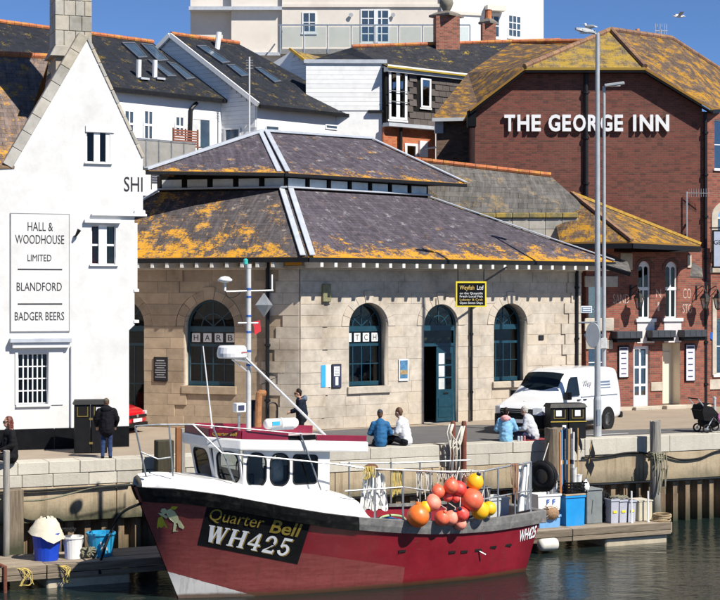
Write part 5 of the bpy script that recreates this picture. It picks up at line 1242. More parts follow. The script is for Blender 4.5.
# cream apartment block at the back
def block():
    Y = 112.0
    f = Frame('cream_apartment_block', at(300,300,Y).to_2d(), R(0), 'tall cream rendered apartment block with glass balcony on skyline', 'building')
    w1 = f.rect(188,-60,302,70); w2 = f.rect(282,-60,440,75); 
    MB().box(f.u(189), f.u(231), .9, 14, 0, f.uz(200,-80)[1]).build('left_wing', M['cream'], f); MB().box(f.u(231), f.u(282), .3, 14, 0, f.uz(200,-90)[1]).build('left_bay', M['cream'], f)
    md = panel('front_wall', rpoly(f.u(282), f.u(440), 0, f.uz(300,-90)[1]), [], 0, .4, M['cream'], f)
    Rw = Sub(f, at(440,300,Y).to_2d(), R(16)); a = Rw.u(500); panel('right_wall', rpoly(0, a, 0, f.uz(300,-90)[1]), [], 0, .4, M['white2'], Rw)
    R2 = Sub(f, Rw.world((a,0,0)), R(38)); b = R2.u(527.5); panel('corner_wall', rpoly(0, b, 0, Rw.uz(500,-80)[1]), [], 0, .4, M['white2'], R2)
    c = Rw.world((a,0,0)); R3 = Sub(f, R2.world((b,0,0)), R(75)); panel('far_wall', rpoly(0, 8, 0, Rw.uz(500,-80)[1]), [], 0, .4, M['white2'], R3)
    # string courses
    for fr, x0_, x1_, y in ((f,189,440,8.5),):
        z = f.uz(300,y)[1]; MB().box(f.u(189), f.u(282), -.15, .95, z-.12, z+.12).build('string_course', M['lead'], f); MB().box(f.u(282), f.u(440), -.12, .02, z+.08, z+.3).build('string_course', M['cream'], f)
        z2 = Rw.uz(470,14)[1]; MB().box(0, a, -.1, 0, z2-.1, z2+.12).build('string_course', M['cream'], Rw)
    z = f.uz(260,54)[1]; MB().box(f.u(231)+.02, f.u(282), -.1, .32, z-.12, z+.1).build('string_course', M['lead'], f)
    z = f.uz(260,30)[1]
    def bw(fr, q, cols, rows):
        r_ = fr.rect(*q); window(fr, *r_, d=-.06, cols=cols, rows=rows, fw=.1, bw=.07, glass=M['skyglass'], sill=.12, lin=False)
    bw(f, (302,12,316.5,33), 2, 2); bw(f, (360.5,9.5,389.5,43), 4, 4); bw(Rw, (486,14,500,38), 2, 2); bw(R2, (507.5,15,521,38), 3, 3)
    MB().box(f.u(374), f.u(378), -.1, .02, f.uz(374,43)[1], f.uz(374,9.5)[1]).build('mullion', M['trim'], f)
    for px in (351, 393): q = f.rect(px-2,12,px+2,19); MB().lathe([(.05,-.1),(.16,-.1),(.12,0)], ((q[0]+q[1])/2,-.1,(q[2]+q[3])/2), 10, axis='y').build('wall_light', M['greyp'], f)
    bx = Rw.rect(490,6.5,499,12); MB().box(bx[0]-.4, bx[1]+.3, -.6, 0, bx[2], bx[3]).build('canopy', M['cream'], Rw)
    q = Rw.uz(464,40); MB().tube([(Rw.u(441),-.15,5),(Rw.u(441),-.15,30)], .1, 8).build('drainpipe', M['greyp'], Rw)
    # balcony: slab, posts, glass
    yb = -3.2; A = f.u(280,yb); B = f.u(470,yb); zs = f.uz(300,49,yb)[1]; zh = f.uz(300,25,yb)[1]
    gb = Frame('glass_balcony', f.world((A, yb, zs)), 0, 'steel and glass balcony along front of cream apartment block', 'balcony')
    MB().box(0, B-A, 0, 3.1, -.35, 0).build('slab', mat('grey_slab', (.2,.2,.2), .8), gb); MB().box(-.1, B-A, -.05, .05, zh-zs-.06, zh-zs+.04).build('handrail', M['metal'], gb); MB().bar((-.0,0,zh-zs),(0,3,zh-zs),.08,.08).build('handrail', M['metal'], gb)
    n = 8
    for k in range(n+1): x = (B-A)*k/n; MB().tube([(x,0,-.3),(x,0,zh-zs)], .05, 6).build('post', M['metal'], gb)
    for k in range(n): MB().box((B-A)*k/n+.1, (B-A)*(k+1)/n-.1, -.01, .01, .12, zh-zs-.15).build('glass_panel', M['glassb'], gb)
block()
# brick chimneys on the ridge
def chim(px0, px1, ytop, ybot, Y, label, ball):
    c = at((px0+px1)/2, ybot, Y); wd = (px1-px0)/2/F*Y; h = (ybot-ytop)/F*Y
    f = Frame('brick_chimney', (c.x, c.y, c.z-.6), R(6), label, 'chimney', 'brick chimneys on the tiled ridge')
    MB().box(-wd, wd, 0, wd*1.6, 0, h+.6).build('stack', mat_brick('chimney_brick', (.34,.1,.06), (.27,.08,.05), (.3,.2,.15), stain=.2) if 'cbk' not in M else M['cbk'], f)
    MB().lathe([(wd*1.5,0),(wd*1.5,.1),(wd*.9,.25),(wd*.5,.32)], (0,wd*.8,h+.6), 4).build('cap', mat('grey_cap', (.16,.14,.12), .9, .3), f).rotation_euler = (0,0,0)
    if ball: MB().lathe([(.14,0),(.2,.12),(.3,.3),(.36,.5),(.3,.72),(.14,.85),(0,.9)], (0,wd*.8,h+.85), 12).build('ball_finial', mat('mossy_stone', (.2,.18,.14), .9, .3), f, smooth=True)
    else: MB().lathe([(.2,0),(.16,.45),(.2,.5)], (0,wd*.8,h+.85), 10).build('pot', M['ridge'], f)
chim(436, 460, 16, 42, 80, 'larger brick chimney with stone ball finial before cream block', True)
chim(482.5, 496, 23.5, 41, 82, 'smaller brick chimney right of the one with ball finial', False)
# ------------------------------------------------------------ fishing boat
from mathutils.bvhtree import BVHTree
from mathutils import noise as mnoise
BT = Frame('fishing_boat', (-4.3, 37.2, -2.75), R(30), 'red hulled fishing boat with white wheelhouse and black name panel', 'fishing boat')
def itp(x, T):
    if x <= T[0][0]: return T[0][1]
    for (a, p), (b, q) in zip(T, T[1:]):
        if x <= b:
            t = (x-a)/(b-a); return p+(q-p)*t
    return T[-1][1]
Tbs = [(-1.13,.03),(-1.0,.34),(-.9,.5),(-.7,.7),(-.5,.85),(0,1.12),(.5,1.32),(1,1.46),(2,1.66),(3,1.76),(4,1.8),(5,1.82),(6,1.82),(7,1.78),(8,1.7),(9,1.55),(9.6,1.42)]
Tbw = [(0,.03),(.5,.26),(1.36,.62),(2.4,.92),(3.4,1.15),(5.5,1.43),(7.5,1.5),(9.2,1.22)]
Tz = [(-1.13,2.69),(-.5,2.68),(0,2.61),(.5,2.53),(1,2.42),(2,2.19),(3,1.98),(4,1.81),(5,1.68),(6,1.58),(7,1.53),(8,1.51),(9,1.53),(9.6,1.55)]
def xs_(s): return -1.13+10.73*s
def hp(s, t, side=-1):
    """hull point: s bow to stern, t waterline(0) to sheer(1)"""
    xs = xs_(s); xw = 9.2*s
    if t < 0: b = itp(xw, Tbw)*(1+.55*t); return Vector((xw+.3*(1-s)*-t, side*max(b, .02), .6*t))
    g = t; f = t**(1.5 if s < .3 else 1.0+.5*max(0, (.6-s)/.3) if s < .6 else 1.0)
    b = (1-f)*itp(xw, Tbw)+f*itp(xs, Tbs)
    return Vector(((1-g)*xw+g*xs, side*b, itp(xs, Tz)*t))
SS = [0,.006,.014,.025,.04,.06,.085,.11,.14,.175,.21,.26,.31,.37,.43,.49,.55,.61,.67,.73,.79,.85,.9,.95,1]
TT = [-1,-.4,0,.12,.25,.4,.55,.7,.85,.93,1]
def mat_hull():
    m, nt, bs = newmat('boat_hull_paint'); tc = N(nt, 'TexCoord'); v = tc.outputs['Object']
    sp = N(nt, 'SeparateXYZ'); L(nt, v, sp.inputs[0]); X, Z = sp.outputs[0], sp.outputs[2]
    n1 = noise(nt, v, 1.6, 8, .7); n2 = noise(nt, v, 12, 6, .7)
    mp = N(nt, 'Mapping'); mp.inputs['Scale'].default_value = (1, 3, 9); L(nt, v, mp.inputs[0]); sc = noise(nt, mp.outputs[0], 1.4, 7, .7)
    mp2 = N(nt, 'Mapping'); mp2.inputs['Scale'].default_value = (6, 3, .5); L(nt, v, mp2.inputs[0]); run = noise(nt, mp2.outputs[0], 1.4, 7, .7)
    deep = ramp(nt, n1, [(.3, (.17,.008,.016)), (.7, (.24,.014,.026))]).outputs[0]
    fade = ramp(nt, mth(nt, 'ADD', mth(nt, 'MULTIPLY', sc, .7), mth(nt, 'MULTIPLY', n2, .3)), [(.35, (.165,.026,.026)), (.65, (.25,.06,.054))]).outputs[0]
    j = mth(nt, 'MULTIPLY', mth(nt, 'SUBTRACT', n2, .5), .03)
    ln = mth(nt, 'ADD', mth(nt, 'MULTIPLY_ADD', X, -.2, 1.56), j)
    low = mth(nt, 'MULTIPLY', mth(nt, 'LESS_THAN', Z, ln), mth(nt, 'LESS_THAN', X, 5.35))
    fwd = mth(nt, 'LESS_THAN', X, 2.3)
    msk = mth(nt, 'MAXIMUM', low, fwd)
    c = mixc(nt, msk, deep, fade)
    wt = mth(nt, 'LESS_THAN', Z, mth(nt, 'ADD', mth(nt, 'MULTIPLY_ADD', X, -.33, .56), j))
    c = mixc(nt, wt, c, (.62,.6,.57))
    c = mixc(nt, mth(nt, 'MULTIPLY', ramp(nt, run, [(.54, (0,0,0)), (.72, (1,1,1))]).outputs[0], .5), c, (.085,.03,.02))
    scf = noise(nt, mp.outputs[0], 3.3, 8, .8); c = mixc(nt, mth(nt, 'MULTIPLY', ramp(nt, scf, [(.62, (0,0,0)), (.7, (1,1,1))]).outputs[0], .3), c, (.42,.3,.27))
    z2 = mth(nt, 'ADD', Z, mth(nt, 'MULTIPLY', n1, -.12))
    c = mixc(nt, ramp(nt, z2, [(.0, (.9,)*3), (.06, (0,0,0))]).outputs[0], c, (.12,.06,.03))
    L(nt, c, bs.inputs['Base Color']); L(nt, mixc(nt, msk, (.3,)*3, (.55,)*3), bs.inputs['Roughness'])
    bump(nt, bs, mth(nt, 'ADD', n1, mth(nt, 'MULTIPLY', sc, .4)), .12, .02); return m
M['hull'] = mat_hull()
hb = MB()
secs = [[hp(s, t, -1) for t in TT[::-1]]+[Vector((hp(s,-1).x, 0, -.75))]+[hp(s, t, 1) for t in TT] for s in SS]
hb.loft(secs); n_ = len(secs[0]); e = len(hb.v)-n_; hb.f.append(tuple(e+k for k in range(n_))); hb.m.append(0)
hull = hb.build('hull', M['hull'], BT, smooth=True, fix=True)
bm = bmesh.new(); bm.from_mesh(hull.data); bvh = BVHTree.FromBMesh(bm); bm.free()
def bray(px, py):
    o_ = BT.loc((0,0,CAMZ)); d = BT.loc(at(px,py,40))-o_; d.normalize(); return o_, d
def onhull(px, py, off=.01):
    o_, d = bray(px, py); h, nn, i, di = bvh.ray_cast(o_, d)
    if h is None: h, nn, i, di = bvh.find_nearest(o_+d*38.5)
    if nn.dot(d) > 0: nn = -nn
    return h+nn*off
def bp(px, py, yl):
    o_, d = bray(px, py); return o_+d*((yl-o_.y)/d.y)
def bpx(px, py, x): 
    o_, d = bray(px, py); return o_+d*((x-o_.x)/d.x)
# rubbing strake: black forward, grey aft
def strake(nm, s0, s1, m, drop=.33, out=.07):
    mb = MB(); secs = []
    for k in range(25):
        s = s0+(s1-s0)*k/24; z = itp(xs_(s), Tz); t1 = 1-drop/z
        for side in (-1,):
            pt, pb = hp(s,1,side), hp(s,t1,side)
            o_ = Vector((-.5*max(0,1-s*14), side, 0)).normalized()*out
            secs.append([pb, pb+o_, (pb+pt)/2+o_*1.15, pt+o_+Vector((0,0,.02)), pt+Vector((0,.0,.03)), pt+Vector((0,-side*.1,.03)), pt+Vector((0,-side*.1,-.05))])
    mb.loft(secs, cap=True).build(nm, m, BT, smooth=False)
    mb = MB(); mb.loft([[Vector((p.x, -p.y, p.z)) for p in q] for q in secs], cap=True).build(nm, m, BT)
M['rubber'] = mat('black_rubbing_band', (.006,.006,.007), .45, .4, 9, dirt=(.1,.09,.08), dscale=5, damt=.35, spec=.3)
M['gunw'] = mat('grey_gunwale', (.17,.165,.16), .6, .3, 6, dirt=(.33,.31,.28), dscale=3, damt=.6)
sx = lambda x: (x+1.13)/10.73
strake('rubbing_strake', 0.004, sx(3.85), M['rubber']); strake('gunwale', sx(3.87), 1, M['gunw'], .3, .06)
zz = itp(9.6, Tz); MB().box(9.5,9.72,-1.45,1.45,zz-.3,zz+.03).build('stern_gunwale', M['gunw'], BT, bevel=.02)
# white whaleback foredeck
M['bwhite'] = mat('boat_white_gelcoat', (.74,.73,.71), .3, .05, 3, dirt=(.5,.46,.38), dscale=2.2, damt=.3, coat=.3)
Tzi = [(-1.0,2.93),(-.7,2.96),(.5,2.86),(1,2.78),(2,2.64),(3,2.5),(3.6,2.38),(4.0,2.26)]
secs = []
for k in range(22):
    x = -1.02+(4.0+1.02)*k/21; b = itp(x, Tbs); z = itp(x, Tz); zi = itp(x, Tzi); ins = min(b*.6, .5)
    half = [(b*.985, z+.02), (b*.96, z+(zi-z)*.45), (b-ins*.35, z+(zi-z)*.8), (b-ins, zi), (max(b-ins-.4, 0.01), zi+.03)]
    secs.append([Vector((x, -y, zz_)) for y, zz_ in half]+[Vector((x, 0, zi+.06))]+[Vector((x, y, zz_)) for y, zz_ in half[::-1]])
wb = MB(); wb.loft(secs); n_ = len(secs[0]); wb.f.append(tuple(range(n_))); wb.m.append(0)
last = secs[-1]; wb.loft([last, [Vector((4.3 if abs(p.y) > .5 else 4.3, p.y, min(p.z, itp(4.3,Tz)))) for p in last]])
wb.build('whaleback', M['bwhite'], BT, smooth=True)
# aft deck floor
MB().prismz([(3.9,-1.35),(6,-1.5),(8,-1.42),(9.3,-1.18),(9.3,1.18),(8,1.42),(6,1.5),(3.9,1.35)], .7, .76).build('aft_deck', mat('worn_grey_deck', (.16,.17,.17), .8, .3), BT)
MB().box(3.95,4.0,-1.3,1.3,.7,2.2).build('bulkhead', M['bwhite'], BT)
# wheelhouse facets
def bil(BL, BR, TL, TR, out, w_, h_):
    def fn(x, y, z):
        s, t = x/w_, z/h_; p = (BL*(1-s)+BR*s)*(1-t)+(TL*(1-s)+TR*s)*t; return p+out*y
    return fn
def rr(u0, u1, z0, z1, r, n=6):
    pts = []
    for cx, cz, a in ((u1-r, z1-r, 0), (u0+r, z1-r, 90), (u0+r, z0+r, 180), (u1-r, z0+r, 270)):
        for k in range(n+1): q = R(a+90*k/n); pts.append((cx+r*math.cos(q), cz+r*math.sin(q)))
    return pts
WH = MB().prismz([(.8,-.6),(1.2,-1.05),(1.5,-1.05),(1.5,1.05),(1.2,1.05),(.8,.6)], 2.6, 2.95).build('wheelhouse', M['dark'], BT, bevel=.03)
MB().box(2.3,2.75,-.3,.15,2.6,3.0).build('helm_seat', mat('dark_seat', (.02,.02,.025), .8), WH, bevel=.06, seg=2); MB().box(2.68,2.78,-.3,.15,3.0,3.35).build('seat_back', mat('pale_seat', (.4,.38,.34), .8), WH, bevel=.05, seg=2)
MB().box(2.0,2.35,-.95,-.55,2.7,3.22).build('hung_oilskin', mat('pale_oilskin', (.6,.58,.52), .8, .3, 9), WH, bevel=.12, seg=3)
MB().torus((1.6,.0,3.0), .17, .016, 'x', 18, 6).build('helm_wheel', M['iron'], WH)
MB().box(3.38,3.41,-1.1,1.1,2.4,3.4).build('rear_lining', mat('brown_lining', (.06,.04,.03), .8), WH)
M['rubberseal'] = mat('window_rubber', (.02,.02,.022), .6)
M['bglass'] = mat_glass('wheelhouse_glass', (.8,.83,.84), .0, 1.35)
def facet(p0, p1, z0, z1a, z1b, rake, wins):
    p0, p1 = Vector((*p0, 0)), Vector((*p1, 0)); d = p1-p0; nrm = Vector((d.y, -d.x, 0)).normalized(); w_ = d.length; h_ = 1.0
    BL, BR = p0+Vector((0,0,z0)), p1+Vector((0,0,z0)); TL, TR = p0+nrm*rake+Vector((0,0,z1a)), p1+nrm*rake+Vector((0,0,z1b))
    fn = bil(BL, BR, TL, TR, -nrm, w_, h_)
    def mp(o):
        for v in o.data.vertices: v.co = fn(*v.co)
        o.data.update()
    wall = panel('wall_panel', rpoly(0, w_, 0, 1), [rr(a*w_, b*w_, c, e_, r) for a, b, c, e_, r in wins], 0, .05, M['bwhite'], WH); mp(wall)
    for a, b, c, e_, r in wins:
        fr_ = panel('window_seal', rr(a*w_, b*w_, c, e_, r), [rr(a*w_+.03, b*w_-.03, c+.03, e_-.03, r-.02)], -.012, .03, M['rubberseal'], WH); mp(fr_)
        gp = panel('window_pane', rr(a*w_+.02, b*w_-.02, c+.02, e_-.02, r-.01), [], .012, .018, M['bglass'], WH); mp(gp)
zf, za = 3.62, 3.42
wins1 = [(.12,.88,.18,.9,.16)]
facet((.75,.55), (.75,-.55), 2.62, zf, zf, .22, [(.12,.88,.16,.9,.2)])
facet((.75,-.55), (1.15,-1.15), 2.58, zf, zf-.02, .2, [(.1,.94,.16,.9,.2)])
facet((1.15,-1.15), (3.45,-1.15), 2.45, zf-.02, za, .02, [(.035,.265,.16,.9,.22),(.3,.53,.16,.9,.22),(.565,.86,.18,.88,.1)])
facet((1.15,1.15), (.75,.55), 2.58, zf, zf, .2, [(.1,.94,.16,.9,.2)]); facet((3.45,1.15), (1.15,1.15), 2.45, za, zf, .02, [(.1,.3,.2,.88,.2),(.5,.8,.22,.86,.1)]); facet((3.45,-1.15), (3.45,1.15), 2.3, za, za, 0, [])
rp_ = [(.42,.72),(.42,-.72),(.98,-1.36),(4.42,-1.36),(4.42,1.36),(.98,1.36)]
zr = lambda x: 3.84-(x-.42)*.062
rv = [(x, y, zr(x)) for x, y in rp_]; rl = [(x, y, zr(x)-.26) for x, y in rp_]; n_ = 6
MB().add(rv+rl, [tuple(range(n_)), tuple(range(2*n_-1, n_-1, -1))]+[((i+1) % n_, i, n_+i, n_+(i+1) % n_) for i in range(n_)]).build('wheelhouse_roof', M['bwhite'], WH, bevel=.04, seg=2, fix=True)
M['maroon'] = mat('maroon_paint', (.2,.008,.03), .35, .15, 4, coat=.3)
def rboard(a, b, h=.2):
    a, b = Vector((*a, zr(a[0])+h/2)), Vector((*b, zr(b[0])+h/2)); return MB().bar(a, b, .05, h).build('roof_board', M['maroon'], WH, bevel=.008)
rboard((.5,.7),(.5,-.7)); rboard((.5,-.7),(1.02,-1.3)); rboard((1.03,-1.31),(2.25,-1.31)); rboard((3.0,-1.31),(4.38,-1.31), .14); rboard((1.02,1.3),(4.3,1.3)); MB().box(2.26,2.98,-1.33,-1.28,zr(2.6),zr(2.6)+.12).build('roof_step', M['black'], WH)
# name on board (angled facet)
tx = text('name_lettering', 'Quarter Bell', None, 0, 0, 0, .085, M['gold'], WH, width=.62, shear=.15)
d_ = Vector((.52,-.6,0)).normalized(); tx.matrix_local = Matrix.Translation((.76,-1.0,zr(.8)+.055)) @ Matrix.Rotation(math.atan2(d_.y, d_.x), 4, 'Z') @ Matrix.Translation((0,-.032,0))
# mast, radar, aerials
mx, my = 1.95, .2; mz0 = 3.75
def mtop(py, x=mx, y=my): w_ = BT.world((x, y, 0)); return CAMZ+(HY-py)/F*w_.y+2.75
mt = mtop(264)
mast = MB().tube([(mx,my,mz0),(mx,my,mt-.1)], .06, 12).tube([(mx,my,mt-.1),(mx,my,mt)], .07, 12).build('mast', mat('grey_white_mast', (.5,.5,.49), .5, .15, 6), BT, smooth=False)
bt = mat('blue_tape', (.03,.1,.35), .5)
for py in (290,298,317,333,352,366): z = mtop(py); MB().lathe([(.064,z),(.064,z+.05)], (mx,my,0), 12).build('tape_band', bt, mast)
MB().lathe([(.04,0),(.055,.02),(.055,.12),(.03,.15)], (mx-.08,my,mt-.02), 12).build('mast_light', mat('teal_lens', (.05,.5,.45), .3), mast)
def at_mast(px, py, yl=my): return bp(px, py, yl)
arm = MB().tube([at_mast(226,291.5), at_mast(273,290.5)], .022, 6).build('cross_arm', M['alu'], mast)
p = at_mast(225,291); MB().tube([p, p+Vector((0,0,.22))], .03, 8).build('gps_stem', M['trim'], mast); MB().lathe([(.0,.2),(.06,.2),(.17,.24),(.175,.28),(.1,.34),(0,.36)], p, 16).build('gps_dome', M['trim'], mast, smooth=True)
MB().tube(spl([p, p+Vector((.1,0,-.16)), p+Vector((.3,0,-.12)), p+Vector((.45,0,.0))]), .009, 4).build('wire', M['cable'], mast)
p = at_mast(272,290); MB().tube([p, p+Vector((0,0,.38))], .02, 6).build('whip_base', M['trim'], mast)
c = at_mast(264,305); h_, w_ = .3, .24
MB().add([c+Vector((0,0,h_)), c+Vector((-w_,0,0)), c+Vector((0,-w_,0)), c+Vector((w_,0,0)), c+Vector((0,w_,0)), c-Vector((0,0,h_))], [(0,1,2),(0,2,3),(0,3,4),(0,4,1),(5,2,1),(5,3,2),(5,4,3),(5,1,4)]).build('radar_reflector', mat('grey_reflector', (.3,.32,.33), .4, .2, 3, metal=.3), mast)
MB().tube([c+Vector((0,0,.3)), at_mast(264,291)], .012, 4).build('reflector_line', M['cable'], mast)
p = at_mast(232,358); rc_ = MB().lathe([(.0,0),(.33,0),(.36,.03),(.37,.12),(.34,.26),(.3,.3),(0,.31)], p, 24).build('radar_dome', M['trim'], mast, smooth=False)
MB().tube([p+Vector((.05,0,-.02)), at_mast(248,361)], .05, 6).build('radar_bracket', M['alu'], mast); MB().tube([p+Vector((0,0,-.03)), at_mast(248,372)], .022, 6).build('radar_strut', M['alu'], mast)
tx = text('radar_mark', 'raymarine', None, 0, 0, 0, .05, mat('radar_red', (.5,.05,.06), .5), rc_, width=.22)
tx.matrix_local = Matrix.Translation(p+Vector((.17,-.338,.13))) @ Matrix.Rotation(R(25), 4, 'Z')
MB().add([at_mast(253,322), at_mast(260,320), at_mast(261,331), at_mast(255,335)], [(0,1,2,3)]).build('small_flag', mat('red_flag', (.5,.02,.03), .8), mast)
MB().tube([at_mast(238,323), at_mast(258,323)], .02, 5).build('spreader', M['alu'], mast)
q = at_mast(239,412,.0); MB().box(q.x-.12,q.x+.14,q.y-.12,q.y+.12,q.z,q.z+.22).build('search_light', M['trim'], BT, bevel=.03, seg=2); MB().box(q.x-.08,q.x+.08,q.y-.135,q.y-.12,q.z+.05,q.z+.17).build('search_light_lens', M['navy'], BT); MB().tube([(q.x,q.y,3.7),(q.x,q.y,q.z)], .03, 6).build('search_light_post', M['metal'], BT)
p0_, p1_ = at_mast(212,427,-.5), at_mast(203,346,-.5); MB().tube([p0_, p0_+(p1_-p0_)*.3, p1_], [.022,.018,.012], 6).build('whip_aerial', M['trim'], BT); MB().lathe([(.06,0),(.04,.08)], p0_-Vector((0,0,.03)), 8).build('aerial_foot', M['trim'], BT)
ex = mat('rusty_exhaust', (.3,.13,.05), .8, .4, 8); p0_, p1_ = at_mast(258,427,.1), at_mast(259,396,.1); MB().tube(spl([p0_, p1_, p1_+Vector((.06,0,.06)), p1_+Vector((.16,0,.06))], 4), .085, 10).build('exhaust_pipe', ex, BT)
p0_, p1_ = at_mast(251.5,427,.5), at_mast(252.5,400,.5); MB().tube([p0_, p1_], .12, 8).build('dark_stack', mat('navy_stack', (.01,.015,.03), .6), BT)
MB().tube([at_mast(246,358,.1), at_mast(326,436,-.5)], .034, 8).build('mast_stay', M['alu'], BT); MB().tube([at_mast(262,370,.2), at_mast(277,377,.2), at_mast(262,384,.2)], .015, 5).build('stay_wire', M['cable'], BT)
MB().tube(spl([at_mast(268,424,.3), at_mast(268,406,.3), at_mast(272,402.5,.3), at_mast(277,406,.3), at_mast(277,424,.3)], 6), .022, 6).build('hoop', M['iron'], BT)
# life raft canister on the roof
p = at_mast(281,427,-.3)
LR = Frame('life_raft', BT.world(p), R(30), 'white life raft canister with blue patch on wheelhouse roof', 'life raft')
MB().lathe([(0,-.44),(.09,-.44),(.13,-.38),(.135,-.02),(.145,-.02),(.145,.02),(.135,.02),(.13,.38),(.09,.44),(0,.44)], (0,0,.09), 14, axis='x').build('canister', M['bwhite'], LR, smooth=True)
MB().box(-.3,-.1,-.14,-.11,.06,.15).build('blue_patch', M['skyblue'], LR); MB().box(-.3,.3,-.1,.1,-.06,.0).build('cradle', M['metal'], LR)
# rails
def rail(nm, pts, r=.022, yl=-1.45, m=None): MB().tube([bp(a, b, yl if len(q) == 0 else q[0]) for a, b, *q in pts], r, 6).build(nm, m or M['metal'], BT)
fy = -1.2
rail('rail_post', [(135,426,-.35),(146,476,-.35)]); rail('guard_rail', [(135,426,-.35),(160,424.5,-.6),(193,424.5,-.9)]); rail('rail_post', [(169,425,-.7),(173,476,-.7)], .02); rail('guard_rail', [(141,452,-.4),(158,459,-.6),(172,457,-.7)], .018)
rail('rail_post', [(193,424.5,-.9),(222,453,-1.25)], .018); rail('guard_rail', [(222,453,-1.3),(280,458.5,-1.4),(345,465,-1.6)], .02); rail('rail_post', [(213,427,-1.1),(234,481,-1.2)], .02); rail('rail_post', [(300,432,-1.4),(321,490,-1.4)], .02); rail('guard_rail', [(193,424.5,-.9),(250,429,-1.4),(302,434,-1.42)], .014)
ay = -1.72
rail('guard_rail', [(345,465,-1.6),(365,468.5,ay),(449,472,ay),(484,471,ay)], .026); rail('guard_rail', [(345,491,ay),(403,487,ay),(484,499,ay),(532,490,-1.35)], .022); rail('guard_rail', [(484,471,ay),(498,468,-1.62),(531,462,-1.35)], .026)
for px, y0, y1, q in ((375,469,520,ay),(403,471,522,ay),(430,471,522,ay),(461,471.5,522,ay),(484,471,520,ay),(498,467,519,-1.62),(515,465,516,-1.5),(531,462,513,-1.38)): rail('rail_post', [(px,y0,q),(px,y1,q)], .024)
for px, y0, y1 in ((349,462,500),(391,462,503),(452,460,505),(420,462,505)): rail('rail_post', [(px,y0,1.6),(px,y1,1.6)], .024)
rail('guard_rail', [(340,463,1.6),(395,463,1.65),(470,460,1.6)], .024)
# capping scupper slots, eye, small fittings
for px, py in ((402,551),(452,552),(464,551.5),(478,550),(493,547),(508,545)):
    h = onhull(px, py, .004); MB().box(h.x-.1,h.x+.1,h.y-.012,h.y+.03,h.z-.03,h.z+.03).build('scupper', M['dark'], BT)
h = onhull(479,551,.02); MB().tube([h, h+Vector((.12,-.1,-.08))], .02, 6).build('outlet_pipe', M['alu'], BT)
# decals that follow the hull
def quadmap(TL, TR, BR, BL):
    def fn(s, t): return (TL[0]*(1-s)*(1-t)+TR[0]*s*(1-t)+BR[0]*s*t+BL[0]*(1-s)*t, TL[1]*(1-s)*(1-t)+TR[1]*s*(1-t)+BR[1]*s*t+BL[1]*(1-s)*t)
    return fn
QP = quadmap((207.3,504.5),(311.5,520.5),(297.5,564),(197.5,544.5))
mb = MB(); n_, m_ = 16, 8
mb.loft([[onhull(*QP(i/n_, j/m_), .006) for i in range(n_+1)] for j in range(m_+1)])
npnl = mb.build('name_panel', mat('matt_black_panel', (.006,.006,.007), .75, .3, 4, spec=.2), BT)
def hull_text(nm, body, fn, s0, s1, t0, t1, m, off=.014, shear=0, bold=0, sub=False):
    cu = bpy.data.curves.new('t', 'FONT'); cu.body = body; cu.size = 1; cu.shear = shear; cu.offset = bold; cu.resolution_u = 3
    t_ = bpy.data.objects.new('t', cu); C.objects.link(t_); me = bpy.data.meshes.new_from_object(t_.evaluated_get(bpy.context.evaluated_depsgraph_get())); bpy.data.objects.remove(t_)
    xs = [v.co.x for v in me.vertices]; ys = [v.co.y for v in me.vertices]; a, b, c, d = min(xs), max(xs), min(ys), max(ys)
    for v in me.vertices:
        s, t = s0+(s1-s0)*(v.co.x-a)/(b-a), t1+(t0-t1)*(v.co.y-c)/(d-c); v.co = onhull(*fn(s, t), off+.006)
    return finish(nm, me, m, npnl)
# bold serif strokes for the registration (polygons in a unit box, y up)
def serif(ch):
    P = []
    def st(x0,y0,x1,y1,w): # slanted stem
        P.append([(x0-w/2,y0),(x0+w/2,y0),(x1+w/2,y1),(x1-w/2,y1)])
    def sf(x,y,w=.26,h=.07): P.append([(x-w/2,y),(x+w/2,y),(x+w/2,y+h),(x-w/2,y+h)])
    if ch == 'W':
        st(.13,1,.33,0,.2); st(.5,1,.33,0,.08); st(.5,1,.72,0,.2); st(.9,1,.72,0,.08); sf(.13,.93,.3); sf(.5,.93,.24); sf(.9,.93,.24)
    if ch == 'H':
        st(.22,0,.22,1,.2); st(.8,0,.8,1,.2); P.append([(.22,.46),(.8,.46),(.8,.56),(.22,.56)]); [sf(x,y,.36) for x in (.22,.8) for y in (0,.93)]
    if ch == '4':
        st(.66,0,.66,1,.2); P.append([(.05,.26),(.95,.26),(.95,.38),(.05,.38)]); P.append([(.05,.38),(.18,.38),(.72,1),(.6,1)]); sf(.66,0,.42)
    if ch in '25':
        def arc(cx,cy,rx,ry,a0,a1,w,n=10):
            for i in range(n):
                q0,q1 = R(a0+(a1-a0)*i/n),R(a0+(a1-a0)*(i+1)/n); ww0 = w*(.55+.45*abs(math.cos(q0))); ww1 = w*(.55+.45*abs(math.cos(q1)))
                P.append([(cx+rx*math.cos(q0),cy+ry*math.sin(q0)),(cx+(rx-ww0)*math.cos(q0),cy+(ry-ww0)*math.sin(q0)),(cx+(rx-ww1)*math.cos(q1),cy+(ry-ww1)*math.sin(q1)),(cx+rx*math.cos(q1),cy+ry*math.sin(q1))])
        if ch == '2':
            arc(.5,.68,.42,.32,190,-35,.2); P.append([(.84,.5),(.66,.46),(.08,.0),(.14,.16)]); P.append([(.08,0),(.92,0),(.96,.24),(.86,.24),(.82,.16),(.14,.16)])
        else:
            arc(.48,.33,.44,.33,140,-165,.2); P.append([(.18,.5),(.28,.56),(.34,1),(.22,1)]); P.append([(.22,.86),(.84,.86),(.9,1),(.22,1)])
    return P
